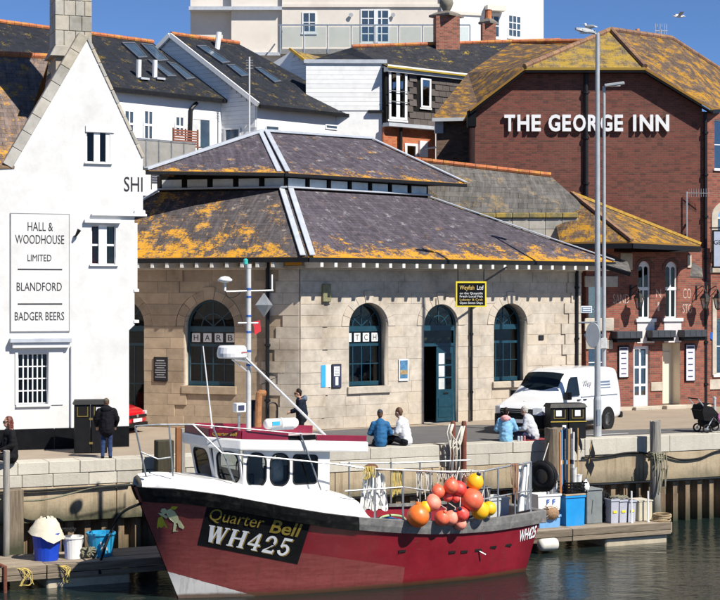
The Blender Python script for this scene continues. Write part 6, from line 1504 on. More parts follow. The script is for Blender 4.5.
def hull_serif(body, widths, fn, s0, s1, t0, t1, m, off, slant=.12, grow=0):
    tot = sum(widths)+.12*(len(body)-1); x = 0
    for ch, w_ in zip(body, widths):
        mb = MB()
        for poly in serif(ch):
            pts = []
            for i in range(len(poly)):
                (xa, ya), (xb, yb) = poly[i], poly[(i+1) % len(poly)]
                for k in range(2): pts.append((xa+(xb-xa)*k/2, ya+(yb-ya)*k/2))
            pts = [onhull(*fn(s0+(s1-s0)*(x+w_*px_+slant*py_)/tot+grow, t1+(t0-t1)*py_+grow*1.5), off) for px_, py_ in pts]
            mb.add(pts, [tuple(range(len(pts)))])
        o = mb.build('registration_letter', m, npnl); o['kind'] = 'stuff' if False else ''
        del o['kind']; x += w_+.12
wid = [1.25,1.1,.85,.8,.8]
hull_serif('WH425', wid, QP, .05, .88, .47, .88, mat('dull_gold', (.3,.2,.04), .6), .011, grow=.012)
hull_serif('WH425', wid, QP, .05, .88, .47, .88, M['paper'], .015)
ogold = mat('olive_gold', (.26,.19,.03), .55, .2)
hull_text('name_lettering', 'Quarter', QP, .045, .57, .06, .40, ogold, bold=.0, shear=.1); hull_text('name_lettering', 'Bell', QP, .64, .93, .1, .41, ogold, bold=.018, shear=.1)
Q2 = quadmap((519.5,530),(536.5,525),(534.5,537),(518.5,542)); hull_text('stern_lettering', 'WH425', Q2, 0, 1, 0, 1, M['paper'], bold=.02, shear=.12)
# cherub and bell emblem on the bow
def decal(nm, pts, m, off=.008): 
    q = [onhull(*p, off) for p in pts]; MB().add(q, [tuple(range(len(q)))]).build(nm, m, npnl)
cherub = mat('pale_cherub', (.6,.6,.34), .6, .15); bellm = mat('bell_yellow', (.5,.44,.03), .6, .15)
decal('emblem_body', [(166,510.5),(170,508.5),(174.5,511),(178,516),(180,522),(175.5,523.5),(170.5,519.5),(167,515)], cherub); decal('emblem_head', [(160.5,511),(162,508.5),(165,508),(167,510),(166.5,513),(163.5,514.5)], cherub); decal('emblem_arm', [(158,512.5),(162,513),(168,516.5),(166.5,518.5),(160.5,515)], cherub); decal('emblem_leg', [(177,520.5),(180,520),(184.5,527),(183,529),(179,527)], cherub); decal('emblem_wing', [(170,509),(172,506),(178,506.5),(175,509.5)], bellm); decal('emblem_bell', [(158.5,517.5),(162,516),(164.5,521),(168,527.5),(157,528),(157.5,522)], bellm); decal('emblem_leg', [(174,522),(177,525),(175.5,530),(179,531),(173,531.5)], cherub)
# ------------------------------------------------------------ fishing buoys hung on the aft rail
bo = mat('orange_buoy', (.85,.17,.02), .4, .12, 3, dirt=(.5,.3,.2), dscale=3, damt=.3, coat=.2); bc = mat('coral_buoy', (.8,.13,.06), .45, .18, 4, dirt=(.75,.32,.2), dscale=2.5, damt=.5, coat=.15); bpk = mat('faded_pink_buoy', (.8,.24,.16), .55, .2, 4, dirt=(.75,.5,.4), dscale=3, damt=.6); by = mat('yellow_buoy', (.85,.45,.01), .4, .1, 4, dirt=(.6,.4,.1), dscale=3, damt=.3); br = mat('red_buoy', (.7,.045,.035), .45, .15, 4, dirt=(.7,.3,.25), dscale=2.5, damt=.5)
bl = [(418,516,11.3,bo,-2.02,'big bright orange buoy, lowest at left end of the cluster'),(425.5,507.5,6.6,by,-1.9,'small yellow buoy peeping from behind the bright orange one'),(433,503,8.2,bpk,-1.96,'faded pale pink buoy above the bright orange one'),
(438,491.5,7,bc,-1.92,'coral buoy at top left of the cluster'),(451,486,7.6,bc,-1.98,'coral buoy, upper of the overlapping pair at top'),(459,488.5,7.6,br,-1.9,'reddish buoy just right of the top coral one'),(447.5,496.5,5.2,br,-1.86,'small red buoy tucked under the top coral buoys'),(456,498,4.8,br,-1.86,'smallest red buoy left of the large salmon one'),
(472,500,11.4,bc,-2.02,'largest salmon red buoy at right of the cluster'),(474.8,482,8.8,by,-1.9,'yellow orange buoy on top right of the cluster'),(480,510.5,9.2,by,-1.92,'yellow buoy low, left of two at right end'),(489,508.5,7.4,by,-1.85,'yellow buoy at the far right end of the cluster'),
(442,518,7.8,bc,-1.98,'coral buoy low, left of the close pair beneath'),(450.7,518,7.6,bpk,-1.92,'faded coral buoy low, right of the close pair beneath'),(461.5,514,7.7,br,-2.0,'bright red buoy low in the middle of the cluster'),(460,523.5,6.6,bpk,-1.94,'pale red buoy hanging lowest over the gunwale')]
topc = mat('navy_buoy_top', (.015,.018,.05), .5)
for px, py, r, m, yl, lb in bl:
    p = bp(px, py, yl); w_ = BT.world(p); rm = r/F*w_.y
    f = Frame('fishing_buoy', w_, R(rnd.uniform(-40,40)), lb, 'buoy', 'fishing buoys hung on the boat rail')
    q_ = Quaternion((1,rnd.uniform(-1,1),0), R(rnd.uniform(-50,50)))
    fo_ = MB().ball((0,0,0), rm, rm, rm*1.0, 24, 16).build('float', m, f, smooth=True); sq = rnd.uniform(.06,.2); dn = rnd.uniform(0,9)
    for v in fo_.data.vertices:
        t = v.co.z/rm; k_ = 1-.09*max(0,t)**2+.02*mnoise.noise(v.co*7+Vector((dn,0,0))); v.co = q_ @ Vector((v.co.x*k_, v.co.y*k_, v.co.z+sq*rm*max(0,t)**3))
    ax = q_ @ Vector((0,0,1)); mb = MB().tube([ax*rm*.98, ax*rm*1.26], [rm*.3, rm*.22], 10); mb.build('neck', topc if rnd.random() < .5 else m, f)
    MB().tube([ax*rm*1.1, ax*rm*1.3+Vector((.02,.02,.05)), Vector((rnd.uniform(-.05,.05), .12, max(.1, rm*1.2+rnd.uniform(.05,.3))))], .012, 5).build('lanyard', M['rope_w'], f)
# gear on deck
def gear(nm, lb, cat): return lambda p, rz=R(30): Frame(nm, BT.world(p), rz, lb, cat)
cr_b = mat('blue_plastic', (.01,.13,.42), .45, .15, 3, dirt=(.1,.15,.25), dscale=2, damt=.3); cr_b2 = mat('bright_blue_plastic', (.01,.26,.62), .45, .12, 3, dirt=(.1,.2,.3), dscale=2, damt=.3)
def tub(f, w_, d_, h_, m, taper=.1, rim=True, inner=None):
    a, b = w_/2*(1-taper), d_/2*(1-taper); A, B = w_/2, d_/2; t = .02
    outer = [(-a,-b,0),(a,-b,0),(a,b,0),(-a,b,0),(-A,-B,h_),(A,-B,h_),(A,B,h_),(-A,B,h_)]; inn = [(-a+t,-b+t,.04),(a-t,-b+t,.04),(a-t,b-t,.04),(-a+t,b-t,.04),(-A+t,-B+t,h_),(A-t,-B+t,h_),(A-t,B-t,h_),(-A+t,B-t,h_)]
    MB().add(outer+inn, [(3,2,1,0),(0,1,5,4),(1,2,6,5),(2,3,7,6),(3,0,4,7),(8,9,10,11),(9,8,12,13),(10,9,13,14),(11,10,14,15),(8,11,15,12),(4,5,13,12),(5,6,14,13),(6,7,15,14),(7,4,12,15)]).build('tub', m, f)
    if rim:
        for q in ((-A-.02,A+.02,-B-.025,-B), (-A-.02,A+.02,B,B+.025), (-A-.025,-A,-B,B), (A,A+.025,-B,B)): MB().box(*q, h_-.05, h_+.005).build('rim', m, f)
f = gear('fish_crate', 'blue fish crate on aft deck beside hanging white oilskin', 'crate')((4.95,-.9,.98)); tub(f, 1.0, .7, .62, cr_b2)
f = gear('fish_crate', 'dark blue fish crate lower on aft deck behind the rail', 'crate')((5.0,.4,.78)); tub(f, 1.1, .7, .6, cr_b)
p_ = bp(400,497,-1.0); hz = MB().tube(spl([Vector((4.55,-1.25,1.55)), Vector((4.8,-1.3,1.72)), Vector((5.2,-1.3,1.74)), Vector((5.5,-1.3,1.62)), Vector((5.55,-1.3,1.2))]), .03, 8); 
f = gear('deck_hose', 'pale green hose draped over the blue fish crate', 'hose')((0,0,0)); f.o.location = BT.p; hz.build('hose', mat('pale_green_hose', (.3,.42,.2), .5), f)
# white oilskin over the rail
f = gear('oilskin_jacket', 'white oilskin jacket hung on the boat rail with brown collar', 'jacket')((0,0,0)); f.o.location = BT.p
secs = []
for j in range(9):
    t = j/8; py = 472+t*38; wv = 9+5*math.sin(t*2.2)+rnd.uniform(-1,1); row = []
    for i in range(13):
        a = i/12; px = 374-wv+2*wv*a; row.append(bp(px, py+1.5*math.sin(i*1.3), -1.5+.1*math.sin(i*1.9+j*.7)-.06*math.sin(a*3.14)))
    secs.append(row)
MB().loft(secs).build('cloth', mat('white_oilskin', (.7,.69,.66), .7, .12, 8, dirt=(.45,.42,.36), dscale=4, damt=.6), f, smooth=True)
c = bp(371,468,-1.5); MB().ball(c, .2, .1, .11, q=None).build('collar', mat('brown_collar', (.12,.06,.03), .9, .4, 15), f, smooth=True)
# rope hanks on the rail
def hank(px, y0, y1, lb, m, n=8, wd=4, yl=-1.66):
    mb = MB()
    for k in range(n):
        x = px-wd+2*wd*k/(n-1)+rnd.uniform(-.5,.5); d = rnd.uniform(.45,1)
        mb.tube(spl([bp(x, y0-1.5, yl), bp(x-.6, y0+(y1-y0)*.4*d, yl-.05), bp(x+.4, y0+(y1-y0)*d, yl-.04), bp(x+1.2, y0+(y1-y0)*.5*d, yl-.03), bp(x+1.0, y0-1.5, yl+.05)], 5), .012, 5)
    f = Frame('rope_hank', BT.p, R(30), lb, 'rope', 'rope hanks on the boat rail'); mb.build('strands', m, f, smooth=True)['kind'] = 'stuff'
hank(397, 470, 500, 'long yellow rope hank on boat rail right of the oilskin', M['rope_y'], 9, 5); hank(369, 468, 480, 'short yellow rope hank over the white oilskin', M['rope_y'], 7, 5, -1.78); hank(419, 472, 500, 'thin white rope hank above the bright orange buoy', M['rope_w'], 3, 2.5); hank(428, 472, 492, 'white and blue rope lengths left of the buoys', M['rope_w'], 4, 2.5); hank(447, 472, 482, 'pale rope ends tied above the coral buoys', M['rope_w'], 9, 9); hank(467, 471, 479, 'pale rope ends tied beside the top yellow buoy', M['rope_w'], 7, 6); hank(514, 465, 506, 'orange brown rope hank at the stern rail', mat('orange_rope', (.3,.14,.08), .9, .4, 25), 4, 2, -1.56)
# grey hatch panel and white tarpaulin at the stern
f = gear('deck_locker', 'dark grey deck locker standing near the stern rail', 'locker')(Vector((7.75,-.75,.76))); MB().box(-.35,.35,-.5,.5,0,1.45).build('body', mat('dark_grey_grp', (.06,.065,.07), .6, .2), f, bevel=.05, seg=2); MB().box(-.38,.38,-.53,.53,1.452,1.5).build('lid', mat('mid_grey_grp', (.12,.125,.13), .6), f, bevel=.02)
f = gear('tarpaulin', 'white tarpaulin sheet slung inside the stern rail', 'tarpaulin')((0,0,0)); f.o.location = BT.p
secs = []
for j in range(8):
    t = j/7; secs.append([bp(519+12*a-2*t*(1-a), 466+t*46-a*3, -1.25+.07*math.sin(a*9+t*3)) for a in [i/9 for i in range(10)]])
MB().loft(secs).build('sheet', mat('white_tarpaulin', (.7,.7,.69), .6, .1, 5, dirt=(.45,.44,.42), dscale=2, damt=.5), f, smooth=True)
f = gear('fish_bin', 'pale grey fish bin standing in the stern', 'bin')((8.75,-.3,.76)); tub(f, .7, .7, 1.1, mat('pale_grey_plastic', (.5,.52,.52), .5, .1), .08)
# ------------------------------------------------------------ vehicles
def vehicle(nm, lb, cat, pos, rz, st, paint, W):
    """body lofted from stations (x from the nose, bottom, belt, roof, half widths); local x runs nose to tail, near side is y=-W/2"""
    f = Frame(nm, pos, rz, lb, cat)
    secs = []
    for x, zb, zbelt, zt, wb, wt in st:
        h = []
        for y, z in ((wb*.9, zb), (wb, zb+.1), (wb*1.0, (zb+zbelt)/2), (wb*.985, zbelt), (wt, zt-.1 if zt-zbelt > .2 else zt-.03), (wt*.9, zt-.02), (wt*.5, zt)): h.append((y, z))
        secs.append([Vector((x, -y, z)) for y, z in h]+[Vector((x, y, z)) for y, z in h[::-1]])
    o = MB().loft(secs, closed=True, cap=True).build('body', paint, f, smooth=True, fix=True)
    md = o.modifiers.new('s', 'SUBSURF'); md.levels = md.render_levels = 1
    return f
def screen(f, rows, hw, m, dz=.028):
    MB().loft([[(x-.02*(1-abs(t)), hw*w_*t, z+dz-.05*abs(t)**3) for t in (-.95,-.7,-.4,0,.4,.7,.95)] for x, z, w_ in rows]).build('windscreen', m, f, smooth=True)
tyrem = mat('tyre_rubber', (.018,.018,.019), .8, .2); rim = mat('alloy_rim', (.4,.41,.42), .35, .1, metal=.6); M['headlamp'] = mat('headlamp_glass', (.55,.58,.62), .1, .2, 5, spec=.8)
def wheel(f, x, y, r, side=-1, w_=.2):
    yo = side*w_/2
    t = MB().lathe([(r*.62,-w_/2),(r*.9,-w_/2),(r,-w_/2+.04),(r,w_/2-.04),(r*.9,w_/2),(r*.62,w_/2)], (x,y,r), 24, axis='y').build('wheel', tyrem, f)
    MB().lathe([(0,yo*.7),(r*.2,yo*.8),(r*.55,yo*.6),(r*.64,yo*1.0)], (x,y,r), 24, axis='y').build('rim', rim, t)
    for k in range(5): a = R(72*k); MB().bar((x,y+yo*.82,r),(x+r*.58*math.cos(a),y+yo*.82,r+r*.58*math.sin(a)),.07,.02,up=(0,1,0)).build('spoke', mat('wheel_grey',(.3,.3,.31),.5) if k < 0 else rim, t)
vanw = mat('white_van_paint', (.72,.72,.72), .25, .03, 2, bmp=0, coat=.5, dirt=(.6,.59,.57), dscale=1, damt=.3)
TV = R(50); VR = Vector((8.75, 52.5, 0)); VL = 4.85; VWd = 1.9
vfn = VR-VL*Vector((math.cos(TV), math.sin(TV), 0)); vorg = vfn+VWd/2*Vector((-math.sin(TV), math.cos(TV), 0))
hw = VWd/2
V = vehicle('delivery_van', 'white delivery van parked on the quay before the hall', 'van', vorg, TV, [(0,.3,.62,.72,hw*.84,hw*.78),(.08,.24,.72,.86,hw*.93,hw*.85),(.3,.22,.86,1.02,hw*.98,hw*.88),(.75,.22,.98,1.14,hw,hw*.88),(1.05,.22,1.06,1.26,hw,hw*.86),(1.55,.24,1.12,1.8,hw,hw*.82),(1.85,.24,1.14,2.0,hw,hw*.82),(2.3,.24,1.15,2.06,hw,hw*.83),(3.6,.24,1.15,2.06,hw,hw*.84),(4.6,.26,1.15,2.03,hw*.99,hw*.83),(4.8,.3,1.14,1.98,hw*.97,hw*.8),(4.85,.34,1.1,1.9,hw*.93,hw*.76)], vanw, VWd)
blk = mat('black_bumper_plastic', (.007,.007,.008), .6, .2, spec=.3); gls = mat('dark_vehicle_glass', (.008,.012,.014), .12, .3, 2, bmp=0, spec=.35)
MB().prismz([(-.03,-hw*.8),(.12,-hw*.97),(.5,-hw*1.005),(.5,-hw*.9),(.1,-hw*.8),(.1,hw*.8),(.5,hw*.9),(.5,hw*1.005),(.12,hw*.97),(-.03,hw*.8)], .24, .66).build('bumper', blk, V, bevel=.03)
gr = MB().prismz([(-.035,-hw*.62),(.06,-hw*.68),(.06,hw*.68),(-.035,hw*.62)], .665, .84).build('grille', blk, V, bevel=.015)
for z in (.72,.78): MB().box(-.045,-.03,-hw*.6,hw*.6,z,z+.015).build('grille_bar', rim, gr)
for s_ in (-1, 1):
    MB().prismz([(-.02,s_*hw*.64),(.12,s_*hw*.95),(.34,s_*hw*.985),(.2,s_*hw*.7)][::s_], .66, .9).build('headlight', M['headlamp'], V, bevel=.02)
    MB().obox((1.38,s_*hw*1.08,1.2),(.1,0,0),(0,.09,0),(0,0,.12)).build('door_mirror', blk, V, bevel=.03, seg=2)
def on_nose(x0, z0, x1, z1, ya, yb, nm, m, out=.018):
    d = Vector((x1-x0,0,z1-z0)); nn = Vector((-d.z,0,d.x)).normalized()*out
    MB().add([Vector((x0,-ya,z0))+nn, Vector((x0,ya,z0))+nn, Vector((x1,yb,z1))+nn, Vector((x1,-yb,z1))+nn, Vector((x0,-ya,z0)), Vector((x0,ya,z0)), Vector((x1,yb,z1)), Vector((x1,-yb,z1))], [(0,1,2,3),(4,0,3,7),(1,5,6,2)]).build(nm, m, V)
screen(V, [(1.14,1.34,.8),(1.3,1.52,.79),(1.55,1.8,.77),(1.7,1.9,.76)], hw, gls)
# side glass and seams on both sides (near side drawn)
for s_ in (-1, 1):
    y = s_*(hw+.004)
    def sp_(pts, nm, m, lean=0, th=.014): 
        MB().prism(pts, 0, th).build(nm, m, V).matrix_local = Matrix.Translation((0, y if s_ < 0 else y-th, 0))
    gw = [(1.35,1.18),(2.2,1.18),(2.2,1.78),(1.78,1.78)]
    mb = MB(); A = [(x, s_*(hw*(1-.155*max(0,(z-1.14)/.86))+.012), z) for x, z in gw]; mb.add(A, [(0,1,2,3)]).build('side_window', gls, V)
    for x in (2.3, 3.5): MB().add([(x-.006,s_*(hw+.004),.4),(x+.006,s_*(hw+.004),.4),(x+.006,s_*(hw+.004),1.14),(x-.006,s_*(hw+.004),1.14),(x+.006,s_*(hw*.86+.004),1.93),(x-.006,s_*(hw*.86+.004),1.93)], [(0,1,2,3),(3,2,4,5)]).build('door_seam', blk, V)
    for x in (2.05, 2.42): MB().box(x,x+.18,s_*hw-.025,s_*hw+.03,1.02,1.06).build('door_handle', blk, V, bevel=.01)
    MB().box(2.3,4.6,s_*hw-.01,s_*hw+.012,1.13,1.15).build('side_rail', mat('van_grey_line', (.45,.45,.45), .5), V)
    for x in (.95, 3.92):
        MB().lathe([(0,0),(.4,0),(.4,.012),(0,.012)], (x, s_*hw+(.0 if s_ > 0 else -.012), .34), 22, axis='y').build('wheel_arch', blk, V)
        wheel(V, x, s_*(hw-.08), .33, s_)
    MB().box(.98+.4,3.92-.4,s_*hw-.02,s_*hw+.01,.22,.34).build('side_skirt', blk, V)
MB().box(4.78,4.93,-hw*.98,hw*.98,.32,.52).build('rear_bumper', blk, V, bevel=.03)
mt_ = text('van_lettering', 'Wey', None, 2.75, 1.45, 0, .22, mat('grey_script', (.3,.3,.31), .5), V, width=.5, shear=.35); mt_.location = (0, -(hw*.95), 0); mt_.rotation_euler = (R(-8.5)*0, 0, 0)
for k in range(3): MB().box(3.5,4.2,-hw*(.975-.0*k)-.004,-hw*.9,1.58-.1*k,1.6-.1*k).build('van_print', mat('pale_print', (.45,.5,.6), .5) if k == 0 else bpy.data.materials['pale_print'], V)
on_nose(-.045,.4,-.04,.51,.26,.26,'number_plate',M['paper'],.01)
MB().box(.42,.5,-.03,.03,1.03,1.05).build('badge', rim, V)
# red hatchback, nose showing between pub and hall
cred = mat('red_car_paint', (.5,.006,.012), .22, .05, 2, bmp=0, coat=.8)
hw = .87; cpos = at(136.5, 300, 50.2); cpos.z = 0
K = vehicle('red_car', 'red hatchback nosing out between white pub and stone hall', 'car', cpos, R(158), [(0,.28,.5,.58,hw*.8,hw*.7),(.1,.22,.62,.72,hw*.93,hw*.8),(.4,.2,.7,.84,hw*.99,hw*.82),(.9,.2,.8,.94,hw,hw*.82),(1.2,.2,.86,1.02,hw,hw*.8),(1.75,.2,.92,1.38,hw,hw*.7),(2.1,.2,.93,1.47,hw,hw*.68),(3.1,.2,.93,1.45,hw,hw*.68),(3.7,.24,.93,1.2,hw*.98,hw*.7),(3.95,.3,.88,.98,hw*.9,hw*.7)], cred, hw*2)
MB().box(-.035,.06,-.6,.6,.5,.58).build('upper_grille', blk, K, bevel=.01); MB().box(-.04,.06,-.66,.66,.2,.33).build('lower_grille', blk, K, bevel=.01); MB().box(-.055,-.03,-.26,.26,.36,.47).build('number_plate', M['paper'], K)
MB().lathe([(0,-.02),(.05,-.02),(.05,0)], (-.03,0,.55), 12, axis='x').build('badge', rim, K)
for s_ in (-1, 1):
    MB().prismz([(.0,s_*.56),(.06,s_*.78),(.42,s_*.86),(.2,s_*.6)][::s_], .53, .68).build('headlight', M['headlamp'], K, bevel=.015)
    for x in (.78, 3.2): wheel(K, x, s_*(hw-.1), .31, s_); MB().lathe([(0,0),(.37,0),(.37,.012),(0,.012)], (x, s_*hw+(0 if s_ > 0 else -.012), .32), 20, axis='y').build('wheel_arch', blk, K)
    MB().obox((1.45,s_*hw*1.08,.97),(.08,0,0),(0,.08,0),(0,0,.07)).build('door_mirror', cred, K, bevel=.02)
    A = [(x, s_*(hw*(1-.28*max(0,(z-.9)/.5))+.012), z) for x, z in ((1.45,.98),(3.3,.98),(2.9,1.36),(1.9,1.36))]; MB().add(A, [(0,1,2,3)]).build('side_window', gls, K)
screen(K, [(1.22,1.04,.8),(1.45,1.2,.77),(1.75,1.38,.7)], hw, gls)
# ------------------------------------------------------------ lamp posts and signs
def lamp(px, ybase_off, ytop, rb, rt, lb, side, Ydepth=None):
    b = Q.world((Q.u(px, ybase_off), ybase_off, 0)); h = CAMZ+(HY-ytop)/F*b.y
    f = Frame('street_lamp', b, R(10), lb, 'street lamp', 'tall grey street lamps')
    MB().tube([(0,0,0),(0,0,1.15)], rb*1.25, 14).build('base', M['greyp'], f); MB().tube([(0,0,1.15),(0,0,1.25),(0,0,h*.5),(0,0,h)], [rb*1.2,rb,(rb+rt)/2,rt], 14).build('pole', M['greyp'], f)
    MB().tube([(0,0,h-.05),(side*.55,-.15,h+.06)], .035, 8).build('arm', M['greyp'], f)
    MB().loft([[(side*.1,-.09,h-.02),(side*.1,.09,h-.02),(side*.1,.09,h+.06),(side*.1,-.09,h+.06)],[(side*.45,-.16,h+.0),(side*.45,.1,h+.0),(side*.45,.08,h+.12),(side*.45,-.14,h+.12)],[(side*.75,-.2,h+.06),(side*.75,-.06,h+.06),(side*.75,-.06,h+.12),(side*.75,-.2,h+.12)]], closed=True, cap=True).build('lamp_head', M['greyp'], f, fix=True)
    MB().box(side*.45-.12,side*.45+.12,-.12,.06,h-.025,h-.002).build('lens', M['frost'], f)
    MB().box(-rb*.5,rb*.5,-rb*1.3,-rb*1.2,.35,.85).build('access_door', M['metal'], f); return f, h
f1, h1 = lamp(597.5, .55, 33, .1, .062, 'tallest grey street lamp post standing on the quay edge', -1)
gu = h1+.08; gb = Frame('gull', f1.world((-.28,-.05,gu)), R(160), 'gull perched on the tallest street lamp head', 'gull')
MB().ball((0,0,.09), .16, .06, .065, 12, 8).ball((.13,0,.17), .045, .04, .042, 10, 7).tube([(.1,0,.1),(.13,0,.16)], [.05,.035], 8).tube([(.16,0,.165),(.22,0,.155)], [.015,.003], 6).tube([(-.1,0,.1),(-.26,0,.07)], [.05,.01], 6).build('body', mat('gull_white', (.6,.6,.6), .8, .1), gb, smooth=True)
for s_ in (-1, 1): MB().ball((-.03,s_*.055,.1), .15, .015, .05, 10, 6).build('wing', mat('gull_grey', (.3,.32,.34), .8, .1), gb, smooth=True); MB().tube([(.02,s_*.02,.05),(.02,s_*.02,-.0)], .006, 4).build('leg', M['yellow'], gb)
gq = at(679,16.5,70); gb = Frame('gull', gq, R(10), 'white gull in flight against blue sky at top right', 'gull')
MB().ball((0,0,0), .2, .06, .06, 12, 8).ball((.2,0,.02), .05, .045, .045, 8, 6).tube([(.24,0,.02),(.3,0,.0)], [.016,.004], 5).tube([(-.15,0,0),(-.3,0,0)], [.045,.01], 6).build('body', mat('gull_white_air', (.7,.7,.7), .8, .1), gb, smooth=True)
for s_ in (-1, 1): MB().loft([[(.1,s_*.03,.02),(-.08,s_*.03,.02)],[(.12,s_*.3,.16),(-.06,s_*.3,.15)],[(-.02,s_*.62,.1),(-.08,s_*.6,.1)]]).build('wing', mat('gull_wing', (.5,.5,.52), .8, .1), gb)
b2 = at(604, 300, 53.2); f2 = Frame('street_lamp', (b2.x, b2.y, 0), R(-10), 'shorter slimmer grey street lamp behind the white van', 'street lamp', 'tall grey street lamps')
h2 = CAMZ+(HY-86)/F*53.2
MB().tube([(0,0,0),(0,0,1.2),(0,0,h2)], [.09,.075,.05], 12).build('pole', M['greyp'], f2); MB().obox((.35,-.05,h2+.04),(.33,.02,.04),(0,.1,0),(-.01,0,.045)).build('lamp_head', M['greyp'], f2, bevel=.015); MB().box(.15,.55,-.12,.02,h2-.03,h2-.008).build('lens', M['frost'], f2)
MB().box(-.1,.1,-.16,-.05,2.6,2.95).build('control_box', M['blind'], f2, bevel=.01)
f, wd, hh, t = board(f1, 'street_sign', 'small blue street name sign fixed left of the tall lamp', 'sign', 581, 306, 592, 313, .0, mat('slate_blue_sign', (.12,.18,.28), .5, .1), M['paper'])
for k in range(2): MB().box(-wd*.7, wd*.7, -t-.003, -t+.001, hh*(.3+.3*k), hh*(.42+.3*k)).build('print_line', M['paper'], f)
MB().bar((wd,-.01,hh*.5),(wd+.2,.03,hh*.5),.03,.03).build('bracket', M['metal'], f)
su, sz2 = f1.uz(593,335,-.12); so_ = Frame('road_sign', f1.world((su,-.1,sz2)), R(-25), 'oval pale road sign plate clipped to the tall lamp post', 'sign')
MB().lathe([(0,-.012),(.3,-.012),(.31,0),(.3,.012),(0,.012)], (0,0,0), 24, axis='y').build('plate', M['greyp'], so_).scale = (.75,1,1.3)
MB().box(-.28,.28,.012,.04,-.05,.03).build('clip', M['metal'], so_); MB().tube([(-.45,.02,.38),(.15,.02,.4)], .03, 6).build('bracket', M['greyp'], so_)
# ------------------------------------------------------------ litter bins
stk = M['paper']; M['dullgold'] = mat('dull_gold_trim', (.14,.1,.02), .6)
def twinbin(px0, px1, ytop, off, lb, Z0=0):
    c = Q.world((Q.u((px0+px1)/2, off), off, 0)); w_ = (px1-px0)/F*c.y/2; h = CAMZ+(HY-ytop)/F*c.y
    f = Frame('litter_bin', c, R(12), lb, 'litter bin', 'black twin litter bins')
    bk = mat('black_bin_plastic', (.006,.006,.007), .5, .2, spec=.25) if 'bbin' not in M else M['bbin']; M['bbin'] = bk
    for s_ in (-1, 1):
        b = MB().box(s_*w_/2-w_/2+.012, s_*w_/2+w_/2-.012, -.3, .3, .0, h-.12).build('bin_body', bk, f, bevel=.02, seg=2)
        ap = MB().box(s_*w_/2-w_*.3, s_*w_/2+w_*.3, -.31, -.28, h-.42, h-.2).build('aperture', M['dark'], b)
        for q in ((s_*w_/2-w_*.33, s_*w_/2-w_*.28), (s_*w_/2+w_*.28, s_*w_/2+w_*.33)): MB().box(q[0], q[1], -.318, -.3, h-.44, h-.18).build('aperture_edge', M['dullgold'], b)
        MB().box(s_*w_/2-w_*.33, s_*w_/2+w_*.33, -.318, -.3, h-.46, h-.43).build('aperture_edge', M['dullgold'], b)
    MB().loft([[(-w_-.03,-.34,h-.12),(w_+.03,-.34,h-.12),(w_+.03,.34,h-.12),(-w_-.03,.34,h-.12)],[(-w_+.03,-.26,h),(w_-.03,-.26,h),(w_-.03,.26,h),(-w_+.03,.26,h)]], closed=True, cap=True).build('hood', bk, f, fix=True)
    return f, w_, h
f, w_, h = twinbin(546.5, 584, 403, .55, 'black twin litter bin with white stickers beside the tall lamp')
for x, s_ in ((-w_*.55,.17), (w_*.5,.17)): MB().box(x-.09, x+.09, -.325, -.316, h-.38, h-.2).build('sticker', stk, f)
MB().box(-w_, w_, -.322, -.306, h-.56, h-.535).build('gold_band', M['gold'], f); MB().box(-.2,-.08,-.316,-.3,h-.75,h-.65).build('sticker', stk, f)
f, w_, h = twinbin(74, 107, 399.5, 2.05, 'black twin litter bin against white pub wall')
for z in (.25, h-.55): MB().box(-.05,.05,-.322,-.3,z,z+.06).build('gold_band', M['dullgold'], f)
MB().box(w_*.3,w_*.7,-.325,-.312,h-.4,h-.2).build('sticker', stk, f)
# ------------------------------------------------------------ gear on the pontoon
def pf(px, off, nm, lb, cat, z=DZ, rz=None, group=None):
    f = Frame(nm, P.world((P.u(px, off), off, z)), PTH if rz is None else rz, lb, cat, group); f.k = f.p.y/F; return f
def zpix(f, py): return CAMZ+(HY-py)*f.k-f.p.z
def bucket(f, r, h, m, handle=True, n=20):
    MB().lathe([(r*.8,0),(r*.98,h*.92),(r*1.06,h*.92),(r*1.06,h),(r*.96,h),(r*.78,.05),(0,.05)], (0,0,0), n).build('pail', m, f, smooth=False)
    if handle: MB().torus((0,-.01,h*.85), r*1.05, .012, 'y', 14, 5, arc=-math.pi).build('handle', M['metal'], f)
dkb = mat('royal_blue_plastic', (.005,.05,.45), .4, .15, 3); ltb = mat('light_blue_plastic', (.02,.3,.55), .4, .12, 3, dirt=(.1,.2,.25), dscale=3, damt=.4)
f = pf(46.5, .75, 'blue_tub', 'royal blue round tub with cream cloth on left pontoon', 'tub'); bucket(f, 14.5*f.k, zpix(f,532), dkb, False)
f2_ = pf(46.5, .75, 'cream_cloth', 'cream cloth heaped over the royal blue tub', 'cloth', DZ+zpix(f,532)); k = f.k
secs = []
for j in range(7):
    t = j/6; rad = (4+14*t)*k; secs.append([(rad*math.cos(a)*(1+.05*math.sin(3*a+j)), rad*math.sin(a)*(1+.05*math.cos(4*a)), (.36-.36*t*t)*1.0+.04*math.sin(5*a+2*j)-(.2*max(0,t-.5)*2*max(0,-math.sin(a-.5)))) for a in [2*math.pi*i/18 for i in range(18)]])
MB().loft(secs, closed=True, cap=False).build('folds', mat('cream_canvas', (.6,.54,.42), .9, .15, 9), f2_, smooth=True)
f = pf(73, .7, 'white_bucket', 'white bucket stacked with netting beside the royal blue tub', 'bucket'); bucket(f, 10*f.k, zpix(f,536), M['bwhite'])
f = pf(101, .8, 'light_blue_bucket', 'light blue bucket with dark rope near the bow', 'bucket'); bucket(f, 14*f.k, zpix(f,532), ltb)
MB().tube(spl([(-.1,-.36,.4),(-.05,-.38,.15),(.0,-.38,.35),(.08,-.37,.1)]), .02, 5).build('rope_end', M['rope_w'], f)
